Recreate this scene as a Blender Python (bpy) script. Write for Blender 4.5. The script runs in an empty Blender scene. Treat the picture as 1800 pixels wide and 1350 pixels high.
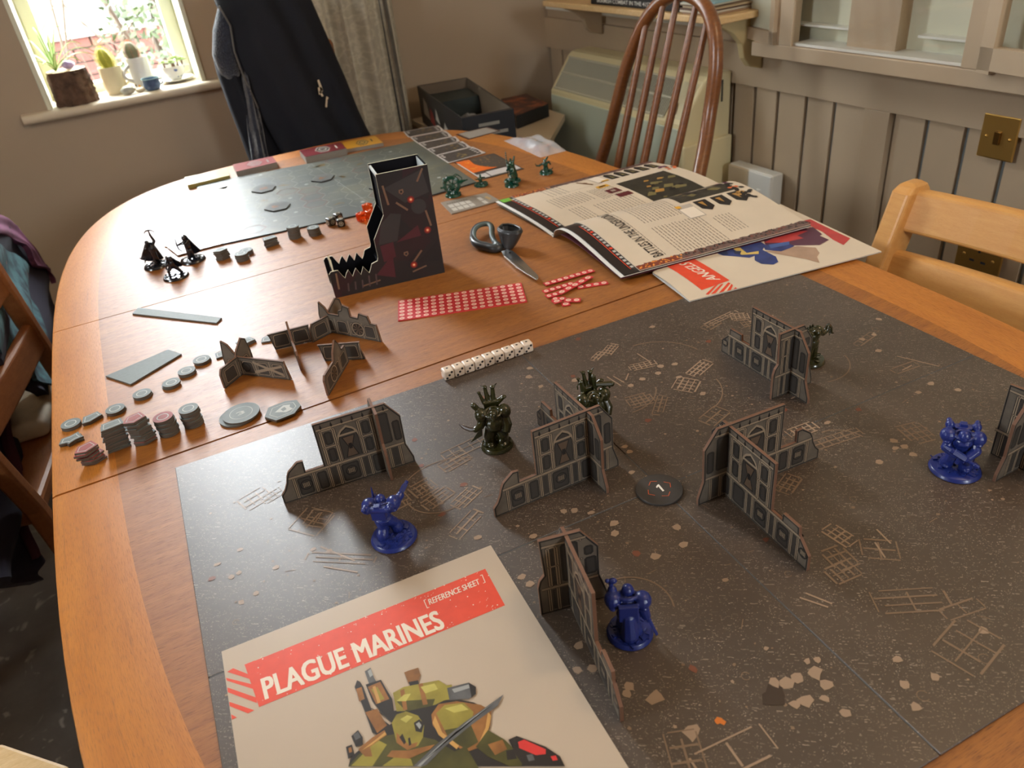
import bpy, bmesh, math, random
from mathutils import Matrix, Vector
C = bpy.context.scene.collection
PI = math.pi
TZ = 0.74          # height of the table top; the room's x runs along the window wall, y towards it

# ------------------------------------------------------------------ camera, sky, lamps, exposure
cam_data = bpy.data.cameras.new('camera')
cam = bpy.data.objects.new('camera', cam_data); C.objects.link(cam)
cam_data.sensor_width = 36.0; cam_data.lens = 26.987; cam_data.clip_start = 0.02
cam.matrix_world = Matrix.Translation((-0.31138,-0.41403,1.18573)) @ Matrix(((0.879821,0.328503,-0.343513),(-0.463730,0.434742,-0.771980),(-0.104258,0.838502,0.534832))).to_4x4()
cam_data.dof.use_dof = True; cam_data.dof.focus_distance = 0.72; cam_data.dof.aperture_fstop = 11.0
sc = bpy.context.scene
sc.camera = cam
sc.view_settings.view_transform = 'Standard'; sc.view_settings.look = 'None'
sc.view_settings.exposure = 0.0; sc.view_settings.gamma = 1.0; sc.view_settings.use_curve_mapping = False

world = bpy.data.worlds.new('overcast sky'); sc.world = world; world.use_nodes = True
wn = world.node_tree.nodes; wl = world.node_tree.links; wn.clear()
bg = wn.new('ShaderNodeBackground'); bg.inputs['Color'].default_value = (0.90, 0.96, 1.0, 1); bg.inputs['Strength'].default_value = 45
wo = wn.new('ShaderNodeOutputWorld'); wl.new(bg.outputs[0], wo.inputs[0])

def area(name, loc, rot, sx, sy, power, col, portal=False):
    d = bpy.data.lights.new(name, 'AREA'); d.shape = 'RECTANGLE'; d.size = sx; d.size_y = sy; d.energy = power; d.color = col
    if portal: d.cycles.is_portal = True
    o = bpy.data.objects.new(name, d); C.objects.link(o); o.location = loc; o.rotation_euler = rot
    return o
# portals guide the sky light through the window openings
area('window_portal', (-0.252, 2.10, 1.65), (-PI/2, 0, 0), 0.40, 1.60, 1, (1, 1, 1), True)
area('side_portal', (0.3, -1.98, 1.55), (PI/2, 0, 0), 0.4, 0.5, 1, (1, 1, 1), True)
area('left_portal', (-1.78, 0.3, 1.65), (0, -PI/2, 0), 0.5, 0.4, 1, (1, 1, 1), True)
# warm ceiling lamp behind the photographer's right shoulder
bulb = bpy.data.lights.new('pendant_bulb', 'POINT'); bulb.energy = 16; bulb.color = (1.0, 0.75, 0.48); bulb.shadow_soft_size = 0.11
bulb_o = bpy.data.objects.new('pendant_bulb', bulb); C.objects.link(bulb_o); bulb_o.location = (0.7, -0.45, 2.2)

# ------------------------------------------------------------------ helpers
def rgb(r, g, b):
    f = lambda c: c/255/12.92 if c/255 <= 0.04045 else ((c/255+0.055)/1.055)**2.4
    return (f(r), f(g), f(b), 1)
class N:
    """a small wrapper round one node tree"""
    def __init__(s, mt):
        s.t = mt.node_tree; s.n = s.t.nodes; s.l = s.t.links; s.b = s.n['Principled BSDF']
    def new(s, k, **kw):
        o = s.n.new('ShaderNode' + k)
        for a, v in kw.items():
            if a in o.inputs: o.inputs[a].default_value = v
            else: setattr(o, a, v)
        return o
    def link(s, a, b): s.l.new(a, b)
    def ramp(s, fac, stops):
        r = s.new('ValToRGB'); e = r.color_ramp.elements
        while len(e) < len(stops): e.new(0.5)
        for k, (p, c) in enumerate(stops): e[k].position = p; e[k].color = c
        s.link(fac, r.inputs[0]); return r.outputs[0]
    def mix(s, fac, a, b, mode='MIX'):
        m = s.new('Mix', data_type='RGBA', blend_type=mode)
        for i, v in ((0, fac), (6, a), (7, b)):
            if hasattr(v, 'is_linked'): s.link(v, m.inputs[i])
            else: m.inputs[i].default_value = v
        return m.outputs[2]
    def math(s, op, a, b=0.0):
        m = s.new('Math', operation=op)
        for i, v in ((0, a), (1, b)):
            if hasattr(v, 'is_linked'): s.link(v, m.inputs[i])
            else: m.inputs[i].default_value = v
        return m.outputs[0]
    def coord(s, kind='Object', scale=(1, 1, 1), rot=(0, 0, 0)):
        t = s.new('TexCoord'); m = s.new('Mapping'); m.inputs['Scale'].default_value = scale; m.inputs['Rotation'].default_value = rot
        s.link(t.outputs[kind], m.inputs[0]); return m.outputs[0]
    def noise(s, vec, scale, detail=3, rough=0.5):
        o = s.new('TexNoise'); o.inputs['Scale'].default_value = scale; o.inputs['Detail'].default_value = detail; o.inputs['Roughness'].default_value = rough
        if vec is not None: s.link(vec, o.inputs['Vector'])
        return o.outputs[0]
    def bump(s, h, strength, dist):
        b = s.new('Bump'); b.inputs['Strength'].default_value = strength; b.inputs['Distance'].default_value = dist
        s.link(h, b.inputs['Height']); s.link(b.outputs[0], s.b.inputs['Normal'])
def mat(name, col, rough=0.5, metal=0.0, coat=0.0, var=0.0, vscale=40, bump=0.0, bscale=200, bdist=0.001, sheen=0, trans=0, spec=0.5):
    m = bpy.data.materials.new(name); m.use_nodes = True; n = N(m); b = n.b
    b.inputs['Base Color'].default_value = col; b.inputs['Roughness'].default_value = rough; b.inputs['Metallic'].default_value = metal
    b.inputs['Coat Weight'].default_value = coat; b.inputs['Coat Roughness'].default_value = 0.12; b.inputs['Sheen Weight'].default_value = sheen
    b.inputs['Transmission Weight'].default_value = trans; b.inputs['Specular IOR Level'].default_value = spec
    v = n.coord()
    if var:
        t = n.noise(v, vscale, 4)
        lo = tuple(c*(1-var) for c in col[:3])+(1,); hi = tuple(min(1, c*(1+var)) for c in col[:3])+(1,)
        n.link(n.ramp(t, [(0.3, lo), (0.7, hi)]), b.inputs['Base Color'])
    if bump: n.bump(n.noise(v, bscale, 3), bump, bdist)
    return m
def wood(name, c1, c2, cpore, rough=0.35, scale=1.0, coat=0.25, uv=True, stretch=14, pore=0.5, axis=0, fine=1.0, spec=0.5):
    """grain runs along the first UV (or object) axis"""
    m = bpy.data.materials.new(name); m.use_nodes = True; n = N(m)
    k = 'UV' if uv else 'Object'
    sc3 = lambda a, b: tuple(a if i == axis else b for i in range(3))
    v = n.coord(k, sc3(scale, scale*stretch))
    big = n.noise(v, 5, 5, 0.6)
    col = n.ramp(big, [(0.3, c1), (0.72, c2)])
    v2 = n.coord(k, sc3(scale*9*fine, scale*170*fine))
    p = n.noise(v2, 4, 4, 0.65)
    pm = n.ramp(p, [(0.52, (0, 0, 0, 1)), (0.66, (pore,)*3+(1,))])
    col = n.mix(pm, col, cpore)
    lines = n.noise(n.coord(k, sc3(scale*1.2, scale*46)), 4, 5, 0.7)
    col = n.mix(n.ramp(lines, [(0.56, (0, 0, 0, 1)), (0.70, (pore*0.6,)*3+(1,))]), col, cpore)
    n.link(col, n.b.inputs['Base Color'])
    n.b.inputs['Roughness'].default_value = rough; n.b.inputs['Coat Weight'].default_value = coat; n.b.inputs['Coat Roughness'].default_value = 0.25
    n.link(n.ramp(p, [(0.4, (rough*0.9,)*3+(1,)), (0.7, (min(1, rough*1.4),)*3+(1,))]), n.b.inputs['Roughness'])
    n.bump(p, 0.12, 0.0005)
    n.b.inputs['Specular IOR Level'].default_value = spec
    return m
class MB:
    """collects shapes; build() links them as ONE mesh object"""
    def __init__(s): s.v = []; s.f = []; s.m = []; s.uv = {}
    def add(s, vs, fs, mi=0, M=None, uvs=None):
        o = len(s.v)
        s.v += [tuple(M @ Vector(p)) for p in vs] if M is not None else [tuple(p) for p in vs]
        for k, f in enumerate(fs):
            if uvs: s.uv[len(s.f)] = [uvs[i] for i in f]
            s.f.append([i+o for i in f]); s.m.append(mi[k] if isinstance(mi, list) else mi)
        return s
    def box(s, c, d, mi=0, M=None):
        x, y, z = c; a, b, e = d[0]/2, d[1]/2, d[2]/2
        vs = [(x+i*a, y+j*b, z+k*e) for k in (-1, 1) for j in (-1, 1) for i in (-1, 1)]
        return s.add(vs, [(0, 2, 3, 1), (4, 5, 7, 6), (0, 1, 5, 4), (2, 6, 7, 3), (0, 4, 6, 2), (1, 3, 7, 5)], mi, M)
    def prism(s, pts, z0, z1, mi=0, ms=None, M=None):
        n = len(pts); ms = mi if ms is None else ms
        if sum(pts[i][0]*pts[(i+1) % n][1]-pts[(i+1) % n][0]*pts[i][1] for i in range(n)) < 0: pts = pts[::-1]
        vs = [(p[0], p[1], z0) for p in pts]+[(p[0], p[1], z1) for p in pts]
        fs = [tuple(range(n-1, -1, -1)), tuple(range(n, 2*n))]+[(i, (i+1) % n, n+(i+1) % n, n+i) for i in range(n)]
        return s.add(vs, fs, [mi, mi]+[ms]*n, M)
    def poly(s, pts, z, mi=0, M=None):
        n = len(pts)
        if sum(pts[i][0]*pts[(i+1) % n][1]-pts[(i+1) % n][0]*pts[i][1] for i in range(n)) < 0: pts = pts[::-1]
        return s.add([(p[0], p[1], z) for p in pts], [tuple(range(n))], mi, M)
    def tube(s, path, r, seg=8, mi=0, closed=False, M=None, flat=1.0):
        P = [Vector(p) for p in path]; n = len(P)
        R = r if isinstance(r, (list, tuple)) else [r]*n
        vs = []; up = None
        for i, p in enumerate(P):
            a = P[(i-1) % n] if (closed or i > 0) else p; b = P[(i+1) % n] if (closed or i < n-1) else p
            t = (b-a).normalized()
            if up is None: up = Vector((0, 0, 1)) if abs(t.z) < 0.9 else Vector((1, 0, 0))
            x = t.cross(up)
            if x.length < 1e-6: x = t.orthogonal()
            x.normalize(); y = x.cross(t).normalized(); up = y
            for k in range(seg):
                g = 2*PI*k/seg; vs.append(p + x*math.cos(g)*R[i] + y*math.sin(g)*R[i]*flat)
        fs = []
        for i in range(n if closed else n-1):
            j = (i+1) % n
            for k in range(seg): fs.append((i*seg+k, i*seg+(k+1) % seg, j*seg+(k+1) % seg, j*seg+k))
        if not closed: fs += [tuple(range(seg-1, -1, -1)), tuple(range((n-1)*seg, n*seg))]
        return s.add(vs, fs, mi, M)
    def lathe(s, prof, seg=24, mi=0, M=None):
        vs = []; n = len(prof)
        for r, z in prof: vs += [(r*math.cos(2*PI*k/seg), r*math.sin(2*PI*k/seg), z) for k in range(seg)]
        fs = [(i*seg+k, i*seg+(k+1) % seg, (i+1)*seg+(k+1) % seg, (i+1)*seg+k) for i in range(n-1) for k in range(seg)]
        if prof[0][0] > 1e-6: fs.append(tuple(range(seg-1, -1, -1)))
        if prof[-1][0] > 1e-6: fs.append(tuple(range((n-1)*seg, n*seg)))
        return s.add(vs, fs, mi, M)
    def ell(s, c, r, mi=0, M=None, seg=12, rings=8):
        if not isinstance(r, (list, tuple)): r = (r, r, r)
        T = Matrix.Translation(c) @ (M if M is not None else Matrix()) @ Matrix.Diagonal((r[0], r[1], r[2], 1))
        vs = [(0, 0, -1)]+[(math.sin(PI*i/rings)*math.cos(2*PI*k/seg), math.sin(PI*i/rings)*math.sin(2*PI*k/seg), -math.cos(PI*i/rings)) for i in range(1, rings) for k in range(seg)]+[(0, 0, 1)]
        fs = [(0, 1+(k+1) % seg, 1+k) for k in range(seg)]
        for i in range(rings-2):
            for k in range(seg): fs.append((1+i*seg+k, 1+i*seg+(k+1) % seg, 1+(i+1)*seg+(k+1) % seg, 1+(i+1)*seg+k))
        e = 1+(rings-1)*seg; b = 1+(rings-2)*seg
        fs += [(b+k, b+(k+1) % seg, e) for k in range(seg)]
        return s.add(vs, fs, mi, T)
    def cap(s, a, b, r0, r1, mi=0, seg=10):
        a = Vector(a); b = Vector(b); d = (b-a).normalized(); P = []; R = []
        for g in (80, 55, 25): P.append(a-d*r0*math.sin(math.radians(g))); R.append(r0*math.cos(math.radians(g)))
        P += [a, b]; R += [r0, r1]
        for g in (25, 55, 80): P.append(b+d*r1*math.sin(math.radians(g))); R.append(r1*math.cos(math.radians(g)))
        return s.tube(P, R, seg, mi)
    def sheet(s, nu, nv, f, mi=0, th=0.0, uv=True):
        """a surface f(u, v); th gives it a thickness below"""
        top = [f(i/nu, j/nv) for j in range(nv+1) for i in range(nu+1)]
        q = lambda i, j: j*(nu+1)+i
        fs = [(q(i, j), q(i+1, j), q(i+1, j+1), q(i, j+1)) for j in range(nv) for i in range(nu)]
        vs = list(top); uvs = [(i/nu, j/nv) for j in range(nv+1) for i in range(nu+1)]
        if th:
            o = len(vs); t3 = th if isinstance(th, tuple) else (0, 0, -th)
            vs += [(p[0]+t3[0], p[1]+t3[1], p[2]+t3[2]) for p in top]; uvs = uvs*2
            fs += [tuple(o+k for k in f[::-1]) for f in fs[:]]
            rim = [q(i, 0) for i in range(nu)]+[q(nu, j) for j in range(nv)]+[q(i, nv) for i in range(nu, 0, -1)]+[q(0, j) for j in range(nv, 0, -1)]
            for a, b in zip(rim, rim[1:]+rim[:1]): fs.append((b, a, o+a, o+b))
        return s.add(vs, fs, mi, None, uvs if uv else None)
    def build(s, name, mats, parent=None, loc=None, rotz=0.0, smooth=None, world=False, bevel=0.0, seg=2):
        me = bpy.data.meshes.new(name)
        vs = s.v
        if world and parent is not None:
            W = Matrix(); g = parent
            while g is not None:
                W = Matrix.Translation(g.location) @ g.rotation_euler.to_matrix().to_4x4() @ W; g = g.parent
            W.invert(); vs = [tuple(W @ Vector(p)) for p in vs]
        me.from_pydata(vs, [], s.f)
        for m in (mats if isinstance(mats, (list, tuple)) else [mats]): me.materials.append(m)
        me.polygons.foreach_set('material_index', s.m)
        if s.uv:
            L = me.uv_layers.new(name='UVMap')
            for p in me.polygons:
                if p.index in s.uv:
                    for k, li in enumerate(p.loop_indices): L.data[li].uv = s.uv[p.index][k]
        me.validate(); me.update()
        if smooth is not None:
            me.polygons.foreach_set('use_smooth', [True]*len(me.polygons)); me.set_sharp_from_angle(angle=math.radians(smooth))
        o = bpy.data.objects.new(name, me); C.objects.link(o)
        if parent is not None: o.parent = parent
        if loc is not None: o.location = loc
        if rotz: o.rotation_euler.z = rotz
        if bevel:
            b = o.modifiers.new('bevel', 'BEVEL'); b.width = bevel; b.segments = seg; b.limit_method = 'ANGLE'; b.angle_limit = math.radians(40)
        return o
def tag(o, label=None, cat=None, group=None, kind=None):
    if label: o['label'] = label
    if cat: o['category'] = cat
    if group: o['group'] = group
    if kind: o['kind'] = kind
    return o
def thing(name, label, cat, loc=(0, 0, 0), rotz=0.0, group=None):
    o = bpy.data.objects.new(name, None); C.objects.link(o); o.location = loc; o.rotation_euler.z = rotz; o.empty_display_size = 0.02
    return tag(o, label, cat, group)
def dup(o, loc=None, rotz=None, label=None):
    r = o.copy(); C.objects.link(r)
    if loc is not None: r.location = loc
    if rotz is not None: r.rotation_euler.z = rotz
    if label: r['label'] = label
    for ch in list(o.children):
        c = ch.copy(); C.objects.link(c); c.parent = r
        for g in ch.children:
            d = g.copy(); C.objects.link(d); d.parent = c
    return r
def txt(string, bold=0.0, shear=0.0, space=1.0):
    """outline of a line of lettering, as verts in a unit box and faces"""
    cu = bpy.data.curves.new('lettering', 'FONT'); cu.body = string; cu.offset = bold; cu.shear = shear; cu.space_character = space; cu.resolution_u = 3
    o = bpy.data.objects.new('lettering', cu); C.objects.link(o)
    bpy.context.view_layer.update()
    me = bpy.data.meshes.new_from_object(o.evaluated_get(bpy.context.evaluated_depsgraph_get()))
    vs = [tuple(v.co) for v in me.vertices]; fs = [tuple(p.vertices) for p in me.polygons]
    bpy.data.objects.remove(o); bpy.data.curves.remove(cu); bpy.data.meshes.remove(me)
    x0 = min(v[0] for v in vs); x1 = max(v[0] for v in vs); y1 = max(v[1] for v in vs); y0 = min(v[1] for v in vs)
    return [((v[0]-x0)/(x1-x0), (v[1]-y0)/(y1-y0)) for v in vs], fs
def letter(mb, string, o, ex, ey, z, mi=0, bold=0.0, f=None):
    """letters string on the parallelogram o + ex*x + ey*y (or through a surface f)"""
    vs, fs = txt(string, bold)
    pts = [(o[0]+ex[0]*x+ey[0]*y, o[1]+ex[1]*x+ey[1]*y) for x, y in vs]
    mb.add([f(p[0], p[1]) for p in pts] if f else [(p[0], p[1], z) for p in pts], fs, mi)
def lerp(a, b, t): return tuple(x+(y-x)*t for x, y in zip(a, b))
def sub(a, b): return (a[0]-b[0], a[1]-b[1])
def ring(c, r, n=20, a0=0.0, a1=2*PI, closed=True): return [(c[0]+r*math.cos(a0+(a1-a0)*k/(n if closed else n-1)), c[1]+r*math.sin(a0+(a1-a0)*k/(n if closed else n-1))) for k in range(n)]
def bar(mb, a, b, w, z, mi=0, h=0.0):
    d = Vector((b[0]-a[0], b[1]-a[1])); d.normalize(); n = (-d.y*w/2, d.x*w/2)
    pts = [(a[0]+n[0], a[1]+n[1]), (a[0]-n[0], a[1]-n[1]), (b[0]-n[0], b[1]-n[1]), (b[0]+n[0], b[1]+n[1])]
    if h: mb.prism(pts, z, z+h, mi)
    else: mb.poly(pts, z, mi)
rnd = random.Random(7)

# ------------------------------------------------------------------ materials
BLACK = (0.01, 0.01, 0.012, 1)
M_wallb = mat('beige wall paint', rgb(178, 160, 138), 0.85, var=0.03, vscale=3, bump=0.15, bscale=300, bdist=0.0006)
M_panel = mat('stone coloured panel paint', rgb(182, 161, 134), 0.55, var=0.04, vscale=6, bump=0.1, bscale=120, bdist=0.0005)
M_groove = mat('blue grey groove paint', rgb(120, 124, 124), 0.7)
M_white = mat('white gloss paint', rgb(226, 224, 214), 0.4)
M_frame = mat('cream window frame', rgb(222, 221, 198), 0.45)
M_ceil = mat('ceiling paint', rgb(214, 200, 180), 0.9)
M_pine = wood('pale pine', rgb(216, 178, 122), rgb(232, 200, 150), rgb(180, 130, 80), 0.45, 6, uv=False, stretch=6)
M_beech = wood('honey beech', rgb(204, 146, 78), rgb(214, 160, 92), rgb(184, 124, 66), 0.42, 3, uv=False, stretch=10, axis=1, pore=0.35, coat=0.1)
M_oak = wood('dull orange oak', rgb(146, 88, 46), rgb(166, 106, 58), rgb(104, 60, 32), 0.5, 3, uv=False, stretch=10, axis=1, coat=0.05)
M_elm = wood('warm brown elm', rgb(112, 64, 30), rgb(138, 84, 40), rgb(74, 40, 18), 0.32, 4, uv=False, stretch=8, coat=0.4)
M_dark = mat('dark gap', (0.012, 0.012, 0.014, 1), 0.8)

def floor_mat():
    m = bpy.data.materials.new('dark slate vinyl'); m.use_nodes = True; n = N(m)
    v = n.coord(); a = n.noise(v, 5, 6, 0.65); w = n.new('TexNoise'); w.inputs['Scale'].default_value = 14; w.inputs['Distortion'].default_value = 2.2; n.link(v, w.inputs['Vector'])
    c = n.ramp(a, [(0.3, rgb(66, 59, 53)), (0.7, rgb(100, 92, 84))])
    c = n.mix(n.ramp(w.outputs[0], [(0.62, (0, 0, 0, 1)), (0.72, (0.6, 0.6, 0.6, 1))]), c, rgb(150, 142, 132))
    n.link(c, n.b.inputs['Base Color']); n.b.inputs['Roughness'].default_value = 0.35
    return m
M_floor = floor_mat()
def pane_mat():
    m = bpy.data.materials.new('window glass'); m.use_nodes = True; t = m.node_tree; t.nodes.remove(t.nodes['Principled BSDF'])
    tr = t.nodes.new('ShaderNodeBsdfTransparent'); gl = t.nodes.new('ShaderNodeBsdfGlossy'); gl.inputs['Roughness'].default_value = 0.02
    lw = t.nodes.new('ShaderNodeLayerWeight'); lw.inputs[0].default_value = 0.5; pw = t.nodes.new('ShaderNodeMath'); pw.operation = 'POWER'; pw.inputs[1].default_value = 5.0; t.links.new(lw.outputs['Facing'], pw.inputs[0])
    fr = t.nodes.new('ShaderNodeMath'); fr.operation = 'MULTIPLY_ADD'; fr.inputs[1].default_value = 0.96; fr.inputs[2].default_value = 0.04; t.links.new(pw.outputs[0], fr.inputs[0]); mx = t.nodes.new('ShaderNodeMixShader')
    t.links.new(fr.outputs[0], mx.inputs[0]); t.links.new(tr.outputs[0], mx.inputs[1]); t.links.new(gl.outputs[0], mx.inputs[2])
    t.links.new(mx.outputs[0], t.nodes['Material Output'].inputs[0])
    return m
M_pane = pane_mat()

# ------------------------------------------------------------------ the room
UL, UR, VF, VB, ZC = -1.75, 1.03, -2.0, 1.97, 2.6
WX0, WX1, WZ0, WZ1 = -0.452, -0.052, 0.852, 2.45           # the opening in the window wall
def struct(name, mb, mats, parent=None, **k): return tag(mb.build(name, mats, parent, **k), kind='structure' if parent is None else None)
struct('floor', MB().box(((UL+UR)/2, 0, -0.05), (UR-UL+0.6, 4.6, 0.1)), M_floor)
struct('ceiling', MB().box(((UL+UR)/2, 0, ZC+0.05), (UR-UL+0.6, 4.6, 0.1)), M_ceil)
def holed(x0, x1, y0, y1, hx0, hx1, hz0, hz1, z1=ZC):
    m = MB(); cy = (y0+y1)/2; d = y1-y0
    m.box(((x0+hx0)/2, cy, z1/2), (hx0-x0, d, z1)); m.box(((x1+hx1)/2, cy, z1/2), (x1-hx1, d, z1))
    m.box(((hx0+hx1)/2, cy, hz0/2), (hx1-hx0, d, hz0)); m.box(((hx0+hx1)/2, cy, (hz1+z1)/2), (hx1-hx0, d, z1-hz1))
    return m
struct('wall_back', holed(UL-0.15, UR+0.15, VB, VB+0.25, WX0, WX1, WZ0-0.03, WZ1), M_wallb)
struct('wall_front', holed(UL-0.15, UR+0.15, VF-0.25, VF, 0.1, 0.5, 1.3, 1.8), M_wallb)
wl_ = MB(); wl_.box((UL-0.08, (-2.1+0.1)/2, ZC/2), (0.16, 2.2, ZC)); wl_.box((UL-0.08, (0.5+2.1)/2, ZC/2), (0.16, 1.6, ZC)); wl_.box((UL-0.08, 0.3, 0.7), (0.16, 0.4, 1.4)); wl_.box((UL-0.08, 0.3, (1.9+ZC)/2), (0.16, 0.4, ZC-1.9))
struct('wall_left', wl_, M_wallb)
w3 = thing('window_3', None, None); tag(w3, kind='structure')
MB().box((UL-0.08, 0.3, 1.65), (0.004, 0.36, 0.46)).build('pane', M_pane, w3)
f = MB(); f.box((UL-0.08, 0.11, 1.65), (0.05, 0.02, 0.5)); f.box((UL-0.08, 0.49, 1.65), (0.05, 0.02, 0.5)); f.box((UL-0.08, 0.3, 1.41), (0.05, 0.36, 0.02)); f.box((UL-0.08, 0.3, 1.89), (0.05, 0.36, 0.02)); f.build('sash_frame', M_frame, w3)
wr = struct('wall_right', MB().box((UR+0.094, 0, ZC/2), (0.16, 4.2, ZC)), M_groove)
# panelling of the right wall: planks with open grooves, stiles and rails
zt = (0.62793,0.75239)[1]
stiles = [((0.62793,0.75239)[0], (0.6871,0.75089)[0])]
edges = [1.97, 1.89, 1.81, 1.72, 1.64, 1.56, 1.48, 1.40, 1.32, 1.24, 1.16, 1.083, 1.01, (0.93713,0.74402)[0], (0.85254,0.7473)[0], (0.77439,0.75147)[0], stiles[0][1], None, stiles[0][0], (0.5532,0.75061)[0], (0.47273,0.7489)[0], 0.395, 0.315, 0.235, 0.155, 0.075, -0.005]
for a, b in zip(edges, edges[1:]):
    if a is None or b is None: continue
    MB().box((UR+0.0095, (a+b)/2, zt/2), (0.009, a-b-0.0095, zt), 0).build('plank', M_panel, wr, bevel=0.0008)
MB().box((UR+0.003, (stiles[0][0]+stiles[0][1])/2, zt/2), (0.022, stiles[0][1]-stiles[0][0], zt)).build('stile', M_panel, wr, bevel=0.001)
MB().box((UR+0.003, 0.4, zt+0.045), (0.022, 3.6, 0.09)).build('rail', M_panel, wr, bevel=0.001)
MB().box((UR+0.0095, 0.4, (zt+0.09+ZC)/2), (0.009, 3.6, ZC-zt-0.09)).build('upper_boarding', M_panel, wr)
MB().box((UR-0.006, 1.5, zt+0.125), (0.012, 0.9, 0.02)).build('batten', M_white, wr, bevel=0.002)
# the window: frame, sash, pane and sill
w1 = thing('window_1', None, None); tag(w1, kind='structure')
f = MB(); y0, y1 = VB+0.005, VB+0.165; t = 0.022
def frame4(m, x0, x1, z0, z1, w, y, d):
    m.box(((x0+w/2), y, (z0+z1)/2), (w, d, z1-z0)); m.box(((x1-w/2), y, (z0+z1)/2), (w, d, z1-z0))
    m.box(((x0+x1)/2, y, z0+w/2), (x1-x0-2*w, d, w)); m.box(((x0+x1)/2, y, z1-w/2), (x1-x0-2*w, d, w))
frame4(f, WX0, WX1, WZ0-0.03, WZ1, 0.012, VB+0.09, 0.19)
f.build('reveal_lining', M_frame, w1, bevel=0.002)
f = MB(); frame4(f, WX0+0.012, WX1-0.012, WZ0-0.018, WZ1-0.012, 0.036, VB+0.17, 0.05); f.build('sash_frame', M_frame, w1, bevel=0.004)
f = MB(); f.box(((WX0+WX1)/2, VB+0.172, (WZ0+WZ1)/2), (WX1-WX0-0.09, 0.004, WZ1-WZ0-0.09)); f.build('pane', M_pane, w1)
f = MB(); f.box(((WX0+WX1)/2, VB+0.15, 2.2), (WX1-WX0-0.1, 0.02, 0.02)); f.build('glazing_bar', M_frame, w1)
s = MB(); n = 8
prof = [(VB+0.145, 0.845)]+[(VB-0.018-0.012*math.cos(PI*k/n-PI/2), 0.833+0.012*math.cos(PI*k/n)) for k in range(n+1)]+[(VB+0.145, 0.821)]
s.prism([(p[0], p[1]) for p in prof], -0.515, 0.025, 0, M=Matrix(((0, 0, 1, 0), (1, 0, 0, 0), (0, 1, 0, 0), (0, 0, 0, 1))))
s.build('window_sill', mat('cream sill paint', rgb(214, 200, 176), 0.4), w1, smooth=40)
w2 = thing('window_2', None, None); tag(w2, kind='structure')
f = MB(); frame4(f, 0.1, 0.5, 1.3, 1.8, 0.03, VF-0.1, 0.06); f.build('sash_frame', M_frame, w2)
MB().box((0.3, VF-0.1, 1.55), (0.34, 0.004, 0.44)).build('pane', M_pane, w2)

# ------------------------------------------------------------------ outside the window
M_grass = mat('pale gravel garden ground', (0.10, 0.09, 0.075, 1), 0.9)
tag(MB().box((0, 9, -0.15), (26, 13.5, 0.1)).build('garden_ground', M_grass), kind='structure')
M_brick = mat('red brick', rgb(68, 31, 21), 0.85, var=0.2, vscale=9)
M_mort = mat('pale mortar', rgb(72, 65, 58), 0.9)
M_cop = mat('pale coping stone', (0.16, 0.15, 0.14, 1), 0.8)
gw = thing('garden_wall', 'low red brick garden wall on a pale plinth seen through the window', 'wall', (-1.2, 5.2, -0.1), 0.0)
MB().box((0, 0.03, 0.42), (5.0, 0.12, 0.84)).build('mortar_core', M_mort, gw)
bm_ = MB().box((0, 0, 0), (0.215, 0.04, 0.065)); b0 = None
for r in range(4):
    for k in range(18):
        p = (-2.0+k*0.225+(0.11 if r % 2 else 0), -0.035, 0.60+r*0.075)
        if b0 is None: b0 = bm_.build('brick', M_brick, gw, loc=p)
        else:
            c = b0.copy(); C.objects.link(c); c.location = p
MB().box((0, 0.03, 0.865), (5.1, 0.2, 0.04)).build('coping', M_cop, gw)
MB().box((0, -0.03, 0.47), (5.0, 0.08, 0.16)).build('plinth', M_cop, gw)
hs = thing('neighbour_house', 'white rendered house with red tiled eaves beyond the garden wall', 'house', (-1.5, 11, -0.1))
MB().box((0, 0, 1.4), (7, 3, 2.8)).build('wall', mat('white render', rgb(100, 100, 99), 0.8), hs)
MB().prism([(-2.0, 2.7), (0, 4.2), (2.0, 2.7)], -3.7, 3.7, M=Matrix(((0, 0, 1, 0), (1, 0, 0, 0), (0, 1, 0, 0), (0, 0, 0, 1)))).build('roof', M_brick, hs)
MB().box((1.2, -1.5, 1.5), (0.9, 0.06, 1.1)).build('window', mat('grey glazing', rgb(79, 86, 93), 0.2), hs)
def shrub(name, label, loc, r, n, c1, leaf=0.03, seed=1, tall=1.0, base=0.0, stems=5):
    q = random.Random(seed); root = thing(name, label, 'shrub', loc)
    s = MB(); tips = []
    for k in range(stems):
        a = q.uniform(0, 2*PI); p = [(0, 0, 0)]
        for j in range(1, 5): p.append((math.cos(a)*r*j*0.2+q.uniform(-.04, .04), math.sin(a)*r*j*0.2+q.uniform(-.04, .04), j*tall*0.24))
        s.tube(p, [0.02*(1-j*0.2)+0.002 for j in range(5)], 5); tips.append(p[-1])
    s.build('stem', mat(name+' bark', rgb(58, 46, 33), 0.8), root)
    l = MB()
    for k in range(n):
        a = q.uniform(0, 2*PI); h = q.uniform(base, 1); rr = r*math.sqrt(q.random())*(0.5+0.9*math.sin(PI*min(1, h*0.9+0.1)))
        c = Vector((math.cos(a)*rr, math.sin(a)*rr, h*tall)); d = Vector((q.uniform(-1, 1), q.uniform(-1, 1), q.uniform(-.4, 1))).normalized(); e = d.orthogonal().normalized()*leaf*0.45
        l.add([c-d*leaf, c+e, c+d*leaf, c-e], [(0, 1, 2, 3)])
    tag(l.build('foliage', c1, root), kind='stuff')
    return root
shrub('leafy_shrub', 'bright green shrub outside the window on the right', (-0.02, 3.3, -0.1), 0.22, 1700, mat('bright leaf', rgb(45, 60, 19), 0.6, var=0.3, vscale=5), 0.022, 3, 1.30, 0.3)
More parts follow.
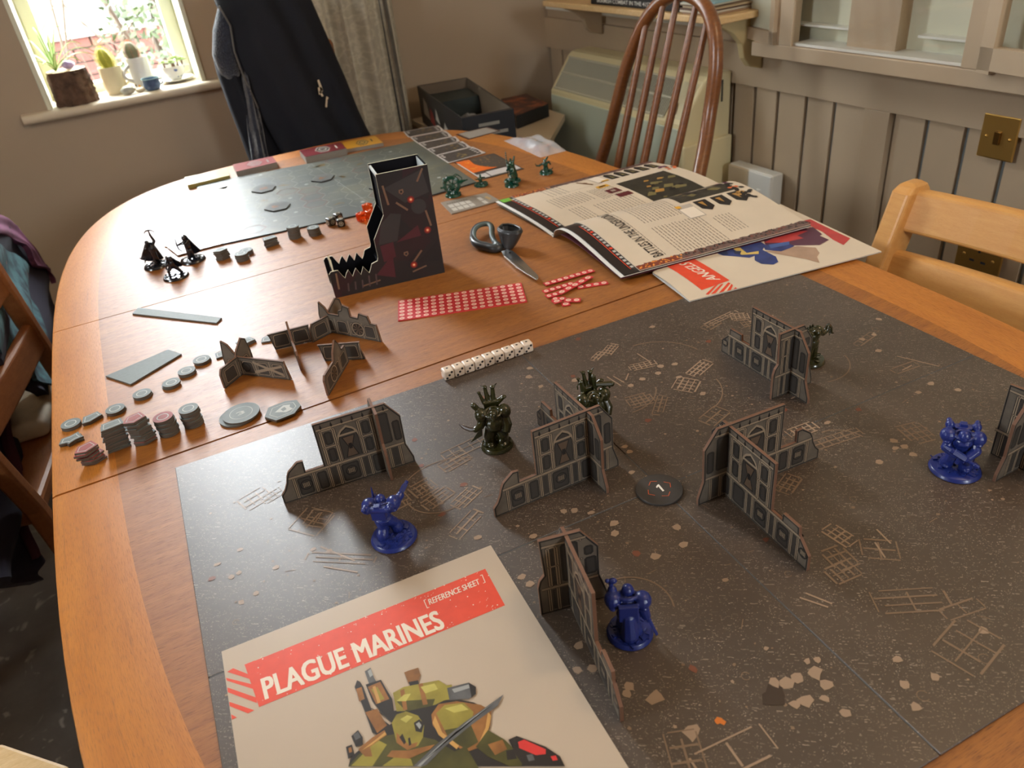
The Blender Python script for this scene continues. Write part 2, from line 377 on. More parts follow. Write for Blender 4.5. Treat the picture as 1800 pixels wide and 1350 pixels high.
def branchy(label, loc, seed, spread, h):
    q = random.Random(seed); root = thing('bare_bush', label, 'bush', loc); s = MB()
    def grow(p, d, l, r, dep):
        n = 4; P = [tuple(p)]
        for k in range(n):
            d = (d+Vector((q.uniform(-.16, .16), q.uniform(-.16, .16), q.uniform(-.05, .12)))).normalized(); p = p+d*l/n; P.append(tuple(p))
            if dep and k > 0: grow(p.copy(), (d+Vector((q.uniform(-.9, .9), q.uniform(-.5, .5), q.uniform(-.1, .5)))).normalized(), l*0.42, r*0.55, dep-1)
        s.tube(P, [r*(1-0.55*k/n) for k in range(n+1)], 5)
    for k in range(9): grow(Vector((q.uniform(-.05, .05), 0, 0)), Vector((q.uniform(-spread, spread), q.uniform(-.3, .3), 1)).normalized(), h, 0.010, 2)
    s.build('branches', mat('pale bark '+str(seed), rgb(68, 58, 43), 0.8), root)
branchy('bare twiggy bush standing outside the window on the left', (-0.72, 3.35, -0.1), 4, 0.3, 1.25)
branchy('bare bush outside the window with a thick leaning branch', (0.12, 3.75, -0.1), 9, 0.35, 1.1)

# ------------------------------------------------------------------ dining table
def s_out(th, a, b, n=3.4):
    c, s = math.cos(th), math.sin(th)
    return (math.copysign(abs(c)**(2/n), c)*a, math.copysign(abs(s)**(2/n), s)*b)
TA, TB, TCY, TN = 0.487, 0.93, 0.5, 3.4
def xat(y, a=TA, b=TB): return a*(max(0, 1-abs((y-TCY)/b)**TN))**(1/TN)
M_tfield = wood('orange teak field', rgb(144, 82, 22), rgb(170, 106, 34), rgb(80, 40, 12), 0.47, 1.6, coat=0.0, stretch=12, pore=0.75, fine=1.5, spec=0.9)
M_tedge = wood('orange teak border', rgb(180, 108, 32), rgb(198, 126, 44), rgb(112, 62, 24), 0.47, 1.6, coat=0.0, stretch=10, pore=0.6, fine=1.6, spec=0.8)
table = thing('dining_table', 'long orange wooden dining table with rounded corners and a border strip', 'table', (0, TCY, 0))
TH = 0.024
def leaf(ya, yb):
    """a leaf between two seams: inner field (mesh) with the darker cross-cut border (sub-part)"""
    fld = MB(); brd = MB(); INS = 0.062
    far = yb > 1.2; near = ya < -0.2
    def col(a, b, n, s):    # outline between ya and yb on side s
        ys = [ya+(yb-ya)*k/n for k in range(n+1)]
        return [(s*xat(y, a, b), y) for y in ys]
    if not far and not near:
        o1, o2 = col(TA, TB, 6, -1), col(TA, TB, 6, 1); i1 = [(p[0]+INS, p[1]) for p in o1]; i2 = [(p[0]-INS, p[1]) for p in o2]
        inner = i2+i1[::-1]; rings = [(o1, i1), (i2, o2)]
    else:
        s = 1 if far else -1; y0 = ya if far else yb
        t0 = None; N_ = 64; out = []; inn = []
        for k in range(N_+1):
            th = PI*k/N_; p = s_out(th, TA, TB); q = s_out(th, TA-INS, TB-INS)
            p = (p[0], TCY+s*p[1]); q = (q[0], TCY+s*q[1])
            out.append(p); inn.append(q)
        lim = lambda p: (p[1] > y0) if far else (p[1] < y0)
        o_ = [p for p in out if lim(p)]; n_ = [p for p in inn if lim(p)]
        m = min(len(o_), len(n_)); d = (len(o_)-m)//2; o_ = o_[d:d+m]; d = (len(n_)-m)//2; n_ = n_[d:d+m]
        xo, xi = xat(y0), xat(y0, TA-INS, TB-INS)
        o_ = [(xo, y0)]+o_+[(-xo, y0)]; n_ = [(xi, y0)]+n_+[(-xi, y0)]
        inner = n_; rings = [(o_, n_)]
    fld.prism(inner, -TH, 0)
    # grain of the field runs across the table
    fld.uv = {}
    for fi, f_ in enumerate(fld.f): fld.uv[fi] = [(fld.v[i][0]*1.0, fld.v[i][1]+fld.v[i][2]) for i in f_]
    lf = fld.build('leaf', M_tfield, table, world=False); lf.location = (0, -TCY, TZ)
    for a, b in rings:
        if math.dist(a[len(a)//2], (0, TCY)) < math.dist(b[len(b)//2], (0, TCY)): a, b = b, a
        n = len(a); L = 0.0; sec = []
        for k in range(n):
            d = Vector((a[k][0]-b[k][0], a[k][1]-b[k][1], 0)); w = d.length; d.normalize()
            o_ = Vector((*a[k], 0)); sec.append([Vector((*b[k], 0)), o_-d*0.005, o_-d*0.0015+Vector((0, 0, -0.0012)), o_+Vector((0, 0, -0.005)), o_+Vector((0, 0, -TH)), Vector((*b[k], -TH))])
        vs = [tuple(p) for r in sec for p in r]; off = len(brd.v); brd.v += vs; V = [0, INS-0.005, INS, INS+0.004, INS+0.02, 0.2]
        Ls = [0]
        for k in range(n-1): Ls.append(Ls[-1]+math.dist(a[k], a[k+1]))
        for k in range(n-1):
            for j in range(6):
                j2 = (j+1) % 6; f_ = [k*6+j, (k+1)*6+j, (k+1)*6+j2, k*6+j2]
                brd.uv[len(brd.f)] = [(Ls[i//6], V[i % 6]) for i in f_]; brd.f.append([off+i for i in f_]); brd.m.append(0)
        for e in (0, n-1):
            brd.uv[len(brd.f)] = [(0, 0)]*6; brd.f.append([off+e*6+i for i in range(6)]); brd.m.append(0)
    if len(rings) == 2:     # the middle leaf has one strip on either side
        half = len(brd.f)//2; bb = [MB(), MB()]
        for i, f_ in enumerate(brd.f):
            m_ = bb[0 if i < half else 1]; m_.uv[len(m_.f)] = brd.uv[i]; o0 = 0 if i < half else len(brd.v)//2
            m_.f.append([j-o0 for j in f_]); m_.m.append(0)
        bb[0].v = brd.v[:len(brd.v)//2]; bb[1].v = brd.v[len(brd.v)//2:]
    else: bb = [brd]
    for m_ in bb:
        b_ = m_.build('border', M_tedge, lf, smooth=35); me = b_.data
        bm = bmesh.new(); bm.from_mesh(me); bmesh.ops.recalc_face_normals(bm, faces=bm.faces); bm.to_mesh(me); bm.free()
GAP = 0.0019
S1, S2 = 0.323, 0.740
leaf(-0.43, S1-GAP); leaf(S1+GAP*0.6, S2-GAP*0.5); leaf(S2+GAP*0.5, 1.43)
ap = MB()
for s in (-1, 1): ap.box((s*0.39, 0, TZ-TH-0.04), (0.02, 1.36, 0.08)); ap.box((0, s*0.69, TZ-TH-0.04), (0.76, 0.02, 0.08))
ap.build('apron', M_tfield, table)
for x in (-1, 1):
    for y in (-1, 1):
        MB().lathe([(0.022, 0), (0.028, 0.1), (0.036, 0.5), (0.03, 0.55), (0.036, 0.6), (0.036, TZ-TH-0.0005)], 16).build('leg', M_tfield, table, loc=(x*0.36, y*0.66, 0), smooth=40)

# ------------------------------------------------------------------ chairs
def spindle_chair(label, hoop, seat_c, seat_z, face, mats, seat_r=(0.2, 0.21)):
    """hoop: list of world points of the bent back; face: unit vector from the back to the seat front"""
    root = thing('spindle_back_chair', label, 'chair', (seat_c[0], seat_c[1], 0))
    MB().tube(hoop, [0.0135]*len(hoop), 10).build('hoop', mats, root, smooth=60, world=True)
    a, b = Vector(hoop[0]), Vector(hoop[-1]); n = len(hoop)
    for k in range(1, 6):
        t = k/6
        bot = a.lerp(b, 0.08+0.84*t) + Vector((face[0]*0.012, face[1]*0.012, 0))
        # the point of the hoop above this spindle
        best = min(hoop[3:-3], key=lambda p: abs((Vector(p)-a).dot((b-a).normalized()) - (0.06+0.88*t)*(b-a).length))
        top = Vector(best)
        P = [bot.lerp(top, j/6) for j in range(7)]
        MB().tube(P, [0.0065, 0.0085, 0.009, 0.0085, 0.0078, 0.007, 0.006], 8).build('spindle', mats, root, smooth=60, world=True)
    se = MB(); pts = ring((0, 0), 1, 28); se.prism([(p[0]*seat_r[0]*(1.06 if p[0] > 0 else 1), p[1]*seat_r[1]) for p in pts], seat_z-0.032, seat_z)
    ang = math.atan2(face[1], face[0])
    o = se.build('seat', mats, root, bevel=0.01, seg=3, smooth=50); o.rotation_euler.z = ang
    for x in (-1, 1):
        for y in (-1, 1):
            p0 = Matrix.Rotation(ang, 3, 'Z') @ Vector((x*0.12, y*0.13, seat_z-0.03)); p1 = Matrix.Rotation(ang, 3, 'Z') @ Vector((x*0.19, y*0.19, 0))
            MB().tube([p0.lerp(p1, j/5) for j in range(6)], [0.013, 0.017, 0.019, 0.017, 0.014, 0.011], 10).build('leg', mats, root, smooth=60)
    st = MB()
    for y in (-1, 1): st.tube([Matrix.Rotation(ang, 3, 'Z') @ Vector((x*0.155, y*0.16, seat_z*0.5)) for x in (-1, 1)], 0.009, 8)
    st.tube([Matrix.Rotation(ang, 3, 'Z') @ Vector((0, y*0.16, seat_z*0.5)) for y in (-1, 1)], 0.009, 8)
    st.build('stretcher', mats, root, smooth=60)
    return root
hp = [(0.62, *(1.08508,0.59101)), (0.66, *(1.08454,0.67248)), (0.68, *(1.06502,0.76285)), (0.695, *(1.04818,0.83649)), (0.705, *(1.02682,0.89173)), (0.713, *(1.00071,0.93623)), (0.72, *(0.96579,0.96876)), (0.724, *(0.92559,0.98826)), (0.724, *(0.8823,0.99291)), (0.722, *(0.83472,0.98165)), (0.716, *(0.79759,0.95675)), (0.708, *(0.77347,0.91834)), (0.7, *(0.7627,0.86654)), (0.69, *(0.76183,0.80188)), (0.665, *(0.7453,0.74071)), (0.62, *(0.71422,0.67013))]
def smooth_path(P, n=4):
    P = [Vector(p) for p in P]; out = []
    for i in range(len(P)-1):
        p0 = P[max(0, i-1)]; p1 = P[i]; p2 = P[i+1]; p3 = P[min(len(P)-1, i+2)]
        for k in range(n):
            t = k/n; out.append(0.5*((2*p1)+(p2-p0)*t+(2*p0-5*p1+4*p2-p3)*t*t+(3*p1-p0-3*p2+p3)*t*t*t))
    return [tuple(p) for p in out]+[tuple(P[-1])]
hp2 = smooth_path(hp)
# carry both ends of the hoop down to the seat
e0 = Vector(hp2[0]); e1 = Vector(hp2[-1])
hp2 = [(0.575, e0.y-0.02, 0.425)]+hp2+[(0.575, e1.y+0.02, 0.425)]
spindle_chair('tall hoop-backed wooden chair with slim spindles in front of the heater', hp2, (0.44, (e0.y+e1.y)/2), 0.44, (-1, 0), M_elm)

def slat_chair(label, pA, pB, seat_dir, zs, mats, group=None, seat_z=0.44, depth=0.38, pw=0.03, pd=0.045, bow_=0.02):
    """ladder back: two posts given as (bottom, top) points, slats between them at heights zs [(z0, z1)]"""
    root = thing('slat_back_chair', label, 'chair', ((pA[0][0]+pB[0][0])/2, (pA[0][1]+pB[0][1])/2, 0))
    ax = (Vector(pB[0])-Vector(pA[0])); ax.z = 0; ax.normalize()
    nrm = Vector((seat_dir[0], seat_dir[1], 0)).normalized()
    for b, t in (pA, pB):
        b = Vector(b); t = Vector(t); m = MB(); d = (t-b).normalized(); rows = []
        foot = Vector((b.x-nrm.x*0.0, b.y-nrm.y*0.0, 0))
        chain = [foot-nrm*0.04, Vector((b.x, b.y, seat_z)) if b.z < seat_z else b, b.lerp(t, 0.5), t-d*0.012]
        for p in chain: rows.append([p+ax*sx*pw/2+nrm*sy*pd/2 for sx, sy in ((-1, -1), (1, -1), (1, 1), (-1, 1))])
        # rounded top
        rows.append([t-d*0.004+ax*sx*pw*0.42+nrm*sy*pd*0.36 for sx, sy in ((-1, -1), (1, -1), (1, 1), (-1, 1))])
        rows.append([t+ax*sx*pw*0.3+nrm*sy*pd*0.2 for sx, sy in ((-1, -1), (1, -1), (1, 1), (-1, 1))])
        vs = [tuple(p) for r in rows for p in r]; fs = [(3, 2, 1, 0), tuple(range(len(vs)-4, len(vs)))]
        for i in range(len(rows)-1): fs += [(i*4+k, i*4+(k+1) % 4, i*4+4+(k+1) % 4, i*4+4+k) for k in range(4)]
        m.add(vs, fs).build('back_post', mats, root, world=True, bevel=0.006, seg=3)
    def at(P, z):
        b, t = Vector(P[0]), Vector(P[1]); return b.lerp(t, (z-b.z)/(t.z-b.z))
    for z0, z1 in zs:
        m = MB(); a0, a1, b0, b1 = at(pA, z0), at(pA, z1), at(pB, z0), at(pB, z1); n = 8; vs = []; fs = []
        for k in range(n+1):
            t = k/n; bow = -nrm*bow_*math.sin(PI*t)
            for p in (a0.lerp(b0, t)-nrm*0.009, a0.lerp(b0, t)+nrm*0.009, a1.lerp(b1, t)+nrm*0.009, a1.lerp(b1, t)-nrm*0.009): vs.append(tuple(p+bow))
        fs = [(3, 2, 1, 0), tuple(n*4+k for k in range(4))]
        for k in range(n): fs += [(k*4+j, k*4+(j+1) % 4, k*4+4+(j+1) % 4, k*4+4+j) for j in range(4)]
        m.add(vs, fs).build('slat', mats, root, world=True, bevel=0.006, seg=3)
    A, B_ = Vector(pA[0]), Vector(pB[0]); A.z = B_.z = seat_z; F1, F2 = A+nrm*depth, B_+nrm*depth
    m = MB(); m.prism([(p.x, p.y) for p in (A, B_, F2, F1)], seat_z-0.03, seat_z); m.build('seat', mats, root, world=True, bevel=0.008)
    for p in (F1.lerp(B_, 0.08), F2.lerp(A, 0.08)):
        MB().box((p.x, p.y, (seat_z-0.03)/2), (0.035, 0.035, seat_z-0.03)).build('leg', mats, root, world=True, bevel=0.004)
    return root
# right foreground chair, its back towards the panelled wall
tpA = (0.625, *(0.26163,0.79977)); bmA = (0.575, *(0.25999,0.66006))
tpB = (0.625, tpA[1]-0.40, tpA[2]); bmB = (0.575, bmA[1]-0.40, bmA[2])
zA = [tpA[2]-0.062, tpA[2]-0.008, tpA[2]-0.155, tpA[2]-0.088]
slat_chair('honey coloured slat-back wooden chair tucked in at the right of the table', (bmA, tpA), (bmB, tpB), (-1, 0), [(zA[0], zA[1]), (zA[2], zA[3])], M_beech)
# left chair half under the table
slat_chair('dull orange slat-back chair at the left with a cream cushion', ((-0.625, 0.80, 0.44), (-0.66, 0.72, 0.80)), ((-0.560, 1.15, 0.44), (-0.575, 1.05, 0.80)), (-0.97, 0.22), [(0.575, 0.635), (0.70, 0.745)], M_oak, bow_=0.004, pw=0.024, pd=0.03)
cu = MB(); cpts = [(-0.585, 1.34), (-0.60, 1.02), (-0.98, 1.05), (-0.96, 1.40)]
M_cush = mat('cream floral cushion cloth', rgb(206, 194, 172), 0.9, var=0.12, vscale=30, bump=0.2, bscale=500)
cu.prism(cpts, 0.441, 0.475); tag(cu.build('seat_cushion', M_cush, bevel=0.015, seg=4, smooth=60), 'cream patterned seat cushion on the chair left of the table', 'cushion')
# pine stool in the lower left corner
st = thing('pine_stool', 'pale pine stool seat at the lower left beside the table', 'stool', (-0.80, 0.16, 0))
MB().prism([(-0.65665,0.35043,0.44), (-0.58496,0.27439,0.44), (-0.735, 0.12), (-0.83, 0.20)], 0.41, 0.44).build('seat', M_pine, st, world=True, bevel=0.004)
for x, y in ((-0.66, 0.30), (-0.62, 0.255), (-0.735, 0.16), (-0.79, 0.20)): MB().box((x, y, 0.205), (0.03, 0.03, 0.41)).build('leg', M_pine, st, world=True)

# ------------------------------------------------------------------ against the right wall
YZ = Matrix(((0, 0, 1, 0), (1, 0, 0, 0), (0, 1, 0, 0), (0, 0, 0, 1)))      # (p, q, r) -> x=r, y=p, z=q
XZ = Matrix(((1, 0, 0, 0), (0, 0, 1, 0), (0, 1, 0, 0), (0, 0, 0, 1)))      # (p, q, r) -> x=p, y=r, z=q
M_cream = mat('cream enamel', rgb(222, 208, 164), 0.4)
M_pale = mat('pale green grey enamel', rgb(186, 192, 172), 0.45)
M_grille = mat('grille shadow', rgb(70, 66, 58), 0.7)
M_slatm = mat('grey grille bars', rgb(190, 184, 160), 0.5)
h0, h1 = 1.075, 1.695; hk, ht = TZ-0.056, TZ+0.041
heater = thing('storage_heater', 'cream storage heater with a sloping grille on the panelled wall', 'heater', (0.95, 1.39, 0))
bd = MB(); prof = [(1.02, 0.09), (0.872, 0.09), (0.872, hk-0.002), (0.938, ht-0.012), (0.95, ht-0.003), (0.965, ht), (1.02, ht)]
bd.prism(prof, h0, h1, M=Matrix(((1, 0, 0, 0), (0, 0, 1, 0), (0, 1, 0, 0), (0, 0, 0, 1)))); bd.build('casing', M_cream, heater, world=True, bevel=0.006, seg=3)
MB().box((0.8695, (h0+h1)/2, (hk-0.012+0.1)/2), (0.006, h1-h0-0.02, hk-0.012-0.1)).build('front_panel', M_pale, heater, world=True, bevel=0.002)
nrm = Vector((-(ht-0.012-hk), 0, 0.066)).normalized(); A0 = Vector((0.872, 0, hk-0.002)); A1 = Vector((0.938, 0, ht-0.012)); sl = (A1-A0)
def on_slope(y, t, off): p = A0+sl*t+nrm*off; return (p.x, y, p.z)
gr = MB(); q = [on_slope(h0+0.075, 0.1, 0.0006), on_slope(h1-0.02, 0.1, 0.0006), on_slope(h1-0.02, 0.93, 0.0006), on_slope(h0+0.075, 0.93, 0.0006)]; gr.add(q, [(0, 1, 2, 3)])
gr.build('grille_recess', M_grille, heater, world=True)
br = MB(); nb = 84
for k in range(nb+1):
    y = h0+0.077+(h1-h0-0.099)*k/nb
    for t0, t1 in ((0.1, 0.5), (0.54, 0.93)):
        a, b = Vector(on_slope(y, t0, 0.003)), Vector(on_slope(y, t1, 0.003)); br.tube([a, b], 0.0014, 4)
tag(br.build('grille_bars', M_slatm, heater, world=True), kind='stuff')
fr = MB()
for t in (0.08, 0.52, 0.95): fr.tube([on_slope(h0+0.075, t, 0.003), on_slope(h1-0.02, t, 0.003)], 0.003, 6)
fr.build('grille_frame', M_slatm, heater, world=True)
cp = MB(); q = [on_slope(h0+0.012, 0.1, 0.002), on_slope(h0+0.066, 0.1, 0.002), on_slope(h0+0.066, 0.93, 0.002), on_slope(h0+0.012, 0.93, 0.002)]; cp.add(q, [(0, 1, 2, 3)])
cp.build('control_panel', mat('control panel cream', rgb(206, 196, 160), 0.5), heater, world=True)
kn = MB(); kn.add([on_slope(h0+0.036, 0.2, 0.004), on_slope(h0+0.056, 0.2, 0.004), on_slope(h0+0.046, 0.45, 0.004)], [(0, 1, 2)]); kn.build('control_knob', mat('brown control mark', rgb(92, 70, 48), 0.6), heater, world=True)
vt = MB()
for k in range(4): vt.box((0.955+k*0.012, h0-0.001, TZ+0.0), (0.004, 0.002, 0.05))
tag(vt.build('side_vents', M_grille, heater, world=True), kind='stuff')
MB().box((0.945, h0-0.006, hk-0.3), (0.15, 0.012, 0.5)).build('side_cheek', M_cream, heater, world=True, bevel=0.005)
# double socket box low on the wall
sk = thing('socket_box', 'surface mounted white socket and switch box on the grooved panelling', 'socket', (1.015, (0.96363,0.55476)[0], 0))
y0, y1 = (0.88973,0.56201)[0], (1.03755,0.55964)[0]; z1 = (0.93335,0.57422)[1]; z0 = z1-0.088
MB().box((1.008, (y0+y1)/2, (z0+z1)/2), (0.032, y1-y0, z1-z0)).build('back_box', M_white, sk, world=True, bevel=0.003)
MB().box((0.9895, (y0*0.48+y1*0.52+y0)/2-0.0, (z0+z1)/2), (0.007, (y1-y0)*0.5, z1-z0-0.004)).build('switch_plate', mat('white plastic', rgb(228, 228, 222), 0.3), sk, world=True, bevel=0.002)
MB().box((0.9845, y0+0.036, (z0+z1)/2-0.005), (0.007, 0.012, 0.022)).build('rocker', mat('white rocker', rgb(238, 238, 232), 0.25), sk, world=True, bevel=0.001)
MB().box((0.9895, y1-(y1-y0)*0.25, (z0+z1)/2), (0.007, (y1-y0)*0.47, z1-z0-0.004)).build('blank_plate', mat('warm shaded plastic', rgb(206, 190, 162), 0.4), sk, world=True, bevel=0.002)  # warm shade on this half is painted into the plastic's colour
sc_ = MB().ell((0.985, y1-0.036, (z0+z1)/2+0.004), (0.003, 0.0035, 0.0035)).build('screw', mat('screw brass', rgb(150, 120, 80), 0.4, 0.8), sk, world=True)
M_brass = mat('brushed brass', rgb(206, 166, 92), 0.42, 1.0, bump=0.05, bscale=400)
def plate(name, label, cat, ya, yb, za, zb, u, sockets):
    r = thing(name, label, cat, (u, (ya+yb)/2, 0))
    MB().box((u-0.003, (ya+yb)/2, (za+zb)/2), (0.005, yb-ya, zb-za)).build('plate', M_brass, r, world=True, bevel=0.002)
    for s in (0.18, 0.82): MB().ell((u-0.006, ya+(yb-ya)*s, (za+zb)/2), (0.002, 0.003, 0.003)).build('screw', M_brass, r, world=True, smooth=60)
    if not sockets: MB().box((u-0.0075, (ya+yb)/2, (za+zb)/2), (0.006, 0.011, 0.022)).build('rocker', mat('dark brass', rgb(140, 108, 60), 0.35, 1.0), r, world=True, bevel=0.001)
    else:
        m = MB(); c = (ya+yb)/2; h = (za+zb)/2
        for dy, dz, a, b in ((0, 0.014, 0.004, 0.01), (0.011, -0.008, 0.009, 0.004), (-0.011, -0.008, 0.009, 0.004)): m.box((u-0.0058, c+dy, h+dz), (0.001, a, b))
        tag(m.build('pin_holes', M_dark, r, world=True), kind='stuff')
a = (0.37138,0.78328); b = (0.4369,0.78316); c_ = (0.43738,0.70892)
plate('light_switch', 'square brass light switch plate on the panelled wall', 'switch', a[0], b[0], c_[1], b[1], 1.026, False)
a = (0.35611,0.51933); b = (0.43074,0.54623)
plate('wall_socket', 'brass wall socket seen between the chair slats', 'socket', b[0]-0.088, b[0], a[1]-0.03, a[1]+0.052, 1.022, True)

# glazed wall cabinet
cab = thing('glazed_cabinet', 'long painted wall cabinet with glazed doors above the panelling', 'cabinet', (0.99, 0.3, 0))
U = 0.95; cz0 = TZ+0.099; cz1 = TZ+0.127; ca, cb = -0.6, (0.86857,0.86525)[0]
g0, g1 = (0.45103,0.86594)[0], (0.82745,0.86671)[0]
MB().box(((U+1.02)/2, (ca+(0.94016,0.83945)[0])/2, (cz0+cz1)/2), (1.02-U, (0.94016,0.83945)[0]-ca, cz1-cz0)).build('base_rail', M_panel, cab, world=True, bevel=0.0015)
for s0, s1, nm in ((g1, cb, 'stile'), ((0.40675,0.9016)[0], g0, 'stile')): MB().box((U+0.011, (s0+s1)/2, cz1+0.45), (0.022, s1-s0, 0.9)).build(nm, M_panel, cab, world=True, bevel=0.0015)
MB().box((U+0.011, (ca+cb)/2, TZ+1.06), (0.022, cb-ca, 0.06)).build('top_rail', M_panel, cab, world=True)
MB().box((1.012, (ca+cb)/2, TZ+0.6), (0.006, cb-ca, 0.95)).build('back_board', mat('sage pane reflection', rgb(206, 204, 180), 0.6), cab, world=True)  # pale sage reflection of the glass is put into the back's colour
MB().box((0.985, (g0+g1)/2, cz1+0.0035), (0.056, g1-g0, 0.005)).build('bottom_shelf', M_white, cab, world=True)
MB().box((0.995, (g0+g1)/2+0.02, TZ+0.30), (0.03, 0.11, 0.36)).build('divider', M_panel, cab, world=True)
for (p, q_) in (((1390,41), (1510,52)), ((1622,64), (1695,72))): pass
MB().box((0.998, ((0.8675,0.90149)[0]+(0.69957,0.90267)[0])/2, (0.8675,0.90149)[1]), (0.026, 0.17, 0.004)).build('inner_shelf', M_white, cab, world=True)
MB().box((0.998, g0+0.05, (0.55989,0.90068)[1]), (0.026, 0.13, 0.004)).build('inner_shelf', M_white, cab, world=True)
MB().box((U+0.006, (g0+g1)/2, cz1+0.45), (0.003, g1-g0, 0.9)).build('pane', M_pane, cab, world=True)
# the canted end, glazed
e0 = (0.97253,0.87126); E = Vector((0.985, e0[0]+0.03, 0)); S = Vector((U, cb, 0)); dd = (E-S); L_ = dd.length; dd.normalize(); yw = math.atan2(dd.y, dd.x)
ce = MB(); Mx = Matrix.Translation((S.x, S.y, 0)) @ Matrix.Rotation(yw, 4, 'Z')
ce.box((L_/2, 0, cz1+0.012), (L_, 0.018, 0.024), 0, Mx); ce.box((0.008, 0, cz1+0.45), (0.016, 0.018, 0.9), 0, Mx); ce.box((L_-0.008, 0, cz1+0.45), (0.016, 0.018, 0.9), 0, Mx); ce.build('end_frame', M_panel, cab, world=True)
MB().box((L_/2, 0, cz1+0.45), (L_-0.03, 0.003, 0.85), 0, Mx).build('end_pane', mat('frosted pane', rgb(206, 206, 186), 0.25), cab, world=True)
# second door, standing slightly ajar at the right
dj = MB(); d0 = (0.41728,0.86272); Mx = Matrix.Translation((0.945, d0[0]-0.005, 0)) @ Matrix.Rotation(math.radians(-98), 4, 'Z')
dj.box((0.18, 0, cz1+0.022), (0.36, 0.018, 0.034), 0, Mx); dj.box((0.012, 0, cz1+0.45), (0.024, 0.018, 0.9), 0, Mx); dj.box((0.35, 0, cz1+0.45), (0.02, 0.018, 0.9), 0, Mx)
dj.build('door', M_panel, cab, world=True)
MB().box((0.18, 0, cz1+0.45), (0.31, 0.003, 0.83), 0, Mx).build('door_pane', M_pane, cab, world=True)
# pine shelf with a bracket, books on it
sh = thing('wall_shelf', 'pale pine shelf board on a curved bracket left of the cabinet', 'shelf', (0.94, 1.3, 0))
MB().box((0.9375, (0.945+1.68)/2, TZ+0.179), (0.159, 1.68-0.945, 0.014)).build('board', M_pine, sh, world=True, bevel=0.002)
bk = MB(); bp = [(0.0, 0.0), (0.12, 0.0), (0.118, -0.012), (0.085, -0.03), (0.06, -0.055), (0.052, -0.085), (0.035, -0.105), (0.0, -0.115)]
bk.prism([(1.016-p[0], TZ+0.172+p[1]) for p in bp], 0.975, 0.993, M=XZ); bk.build('bracket', mat('tan bracket paint', rgb(196, 176, 130), 0.5), sh, world=True, bevel=0.002)
bk = MB(); bk.prism([(1.016-p[0], TZ+0.172+p[1]*0.8) for p in bp], 1.62, 1.638, M=XZ); bk.build('bracket', M_panel, sh, world=True, bevel=0.002)
ZS = TZ+0.1862
bb = thing('black_book', 'thick black book lying flat on the pine shelf, its lettered spine outwards', 'book', (0.94, 1.27, ZS))
MB().box((0.945, 1.275, ZS+0.016), (0.14, 0.36, 0.032)).build('cover', mat('black book cover', rgb(26, 27, 30), 0.45), bb, world=True, bevel=0.002)
lt = MB(); vs, fs = txt('SKIRMISH COMBAT IN THE 41ST MILL', 0.008)
lt.add([(0.8745, 1.425-0.265*x, ZS+0.006+0.009*y) for x, y in vs], fs); tag(lt.build('spine_lettering', mat('white lettering', rgb(226, 226, 220), 0.6), bb, world=True), 'white spine lettering')
cols = [rgb(150, 120, 92), rgb(206, 196, 176), rgb(98, 74, 60), rgb(170, 150, 120), rgb(120, 96, 74), rgb(196, 190, 170), rgb(134, 172, 182)]
nm = ['brown', 'cream', 'dark brown', 'tan', 'umber', 'ivory', 'turquoise']
for k in range(7):
    o = MB().box((0, 0, 0), (0.15, 0.10, 0.0036)).build('magazine', mat('magazine '+nm[k], cols[k], 0.5), None, (0.945+rnd.uniform(-.006, .006), 1.028+rnd.uniform(-.006, .006), ZS+0.0019+k*0.0038), rnd.uniform(-.05, .05))
    tag(o, '%s magazine, %s of the small pile on the pine shelf' % (nm[k], ['bottom', 'second from the bottom', 'third from the bottom', 'middle', 'third from the top', 'second from the top', 'top'][k]), 'magazine', 'magazines on the shelf')

# ------------------------------------------------------------------ far corner: bench, boxes, curtain
bn = thing('low_shelf', 'low shelf with a pale front edge in the far corner behind the table', 'shelf', (0.66, 1.72, 0))
MB().prism([(0.44, 1.36), (0.66, 1.36), (0.86, 1.60), (0.86, 1.955), (0.512, 1.955), (0.508, 1.84), (0.44, 1.80)], TZ-0.13, TZ-0.113).build('board', mat('white shelf edge', rgb(206, 190, 166), 0.5), bn, world=True, bevel=0.001)
for x, y in ((0.5, 1.42), (0.545, 1.9), (0.8, 1.62), (0.8, 1.9)): MB().box((x, y, (TZ-0.13)/2), (0.03, 0.03, TZ-0.13)).build('leg', mat('dark shelf leg', rgb(50, 42, 36), 0.6), bn, world=True)
ZB = TZ-0.112
bx = thing('open_game_box', 'open black game box lid-less on the low shelf in the far corner', 'box', (0.55, 1.62, ZB))
M_bxo = mat('black printed card', rgb(27, 29, 34), 0.45); M_bxi = mat('grey brown box lining', rgb(112, 98, 82), 0.8)
bc = [(0.52021,1.87783,0.735), (0.67186,1.85025,0.735), (0.57987,1.36903,0.735), (0.44535,1.39267,0.735)]; bc = [(p[0], p[1]) for p in bc]
w_ = MB(); cen = ((bc[0][0]+bc[2][0])/2, (bc[0][1]+bc[2][1])/2); inn = [lerp(p, cen, 0.045) for p in bc]
for k in range(4):
    a, b, c2, d2 = bc[k], bc[(k+1) % 4], inn[(k+1) % 4], inn[k]
    zt_ = TZ-0.005; vs = [(*a, ZB), (*b, ZB), (*c2, ZB), (*d2, ZB), (*a, zt_), (*b, zt_), (*c2, zt_), (*d2, zt_)]
    MB().add(vs, [(3, 2, 1, 0), (4, 5, 6, 7), (0, 1, 5, 4), (1, 2, 6, 5), (2, 3, 7, 6), (3, 0, 4, 7)], [0, 0, 0, 0, 1, 0]).build('side', [M_bxo, M_bxi], bx, world=True)
MB().prism(inn, ZB, ZB+0.003).build('bottom', M_bxi, bx, world=True)
ins = [lerp(p, cen, 0.1) for p in bc]
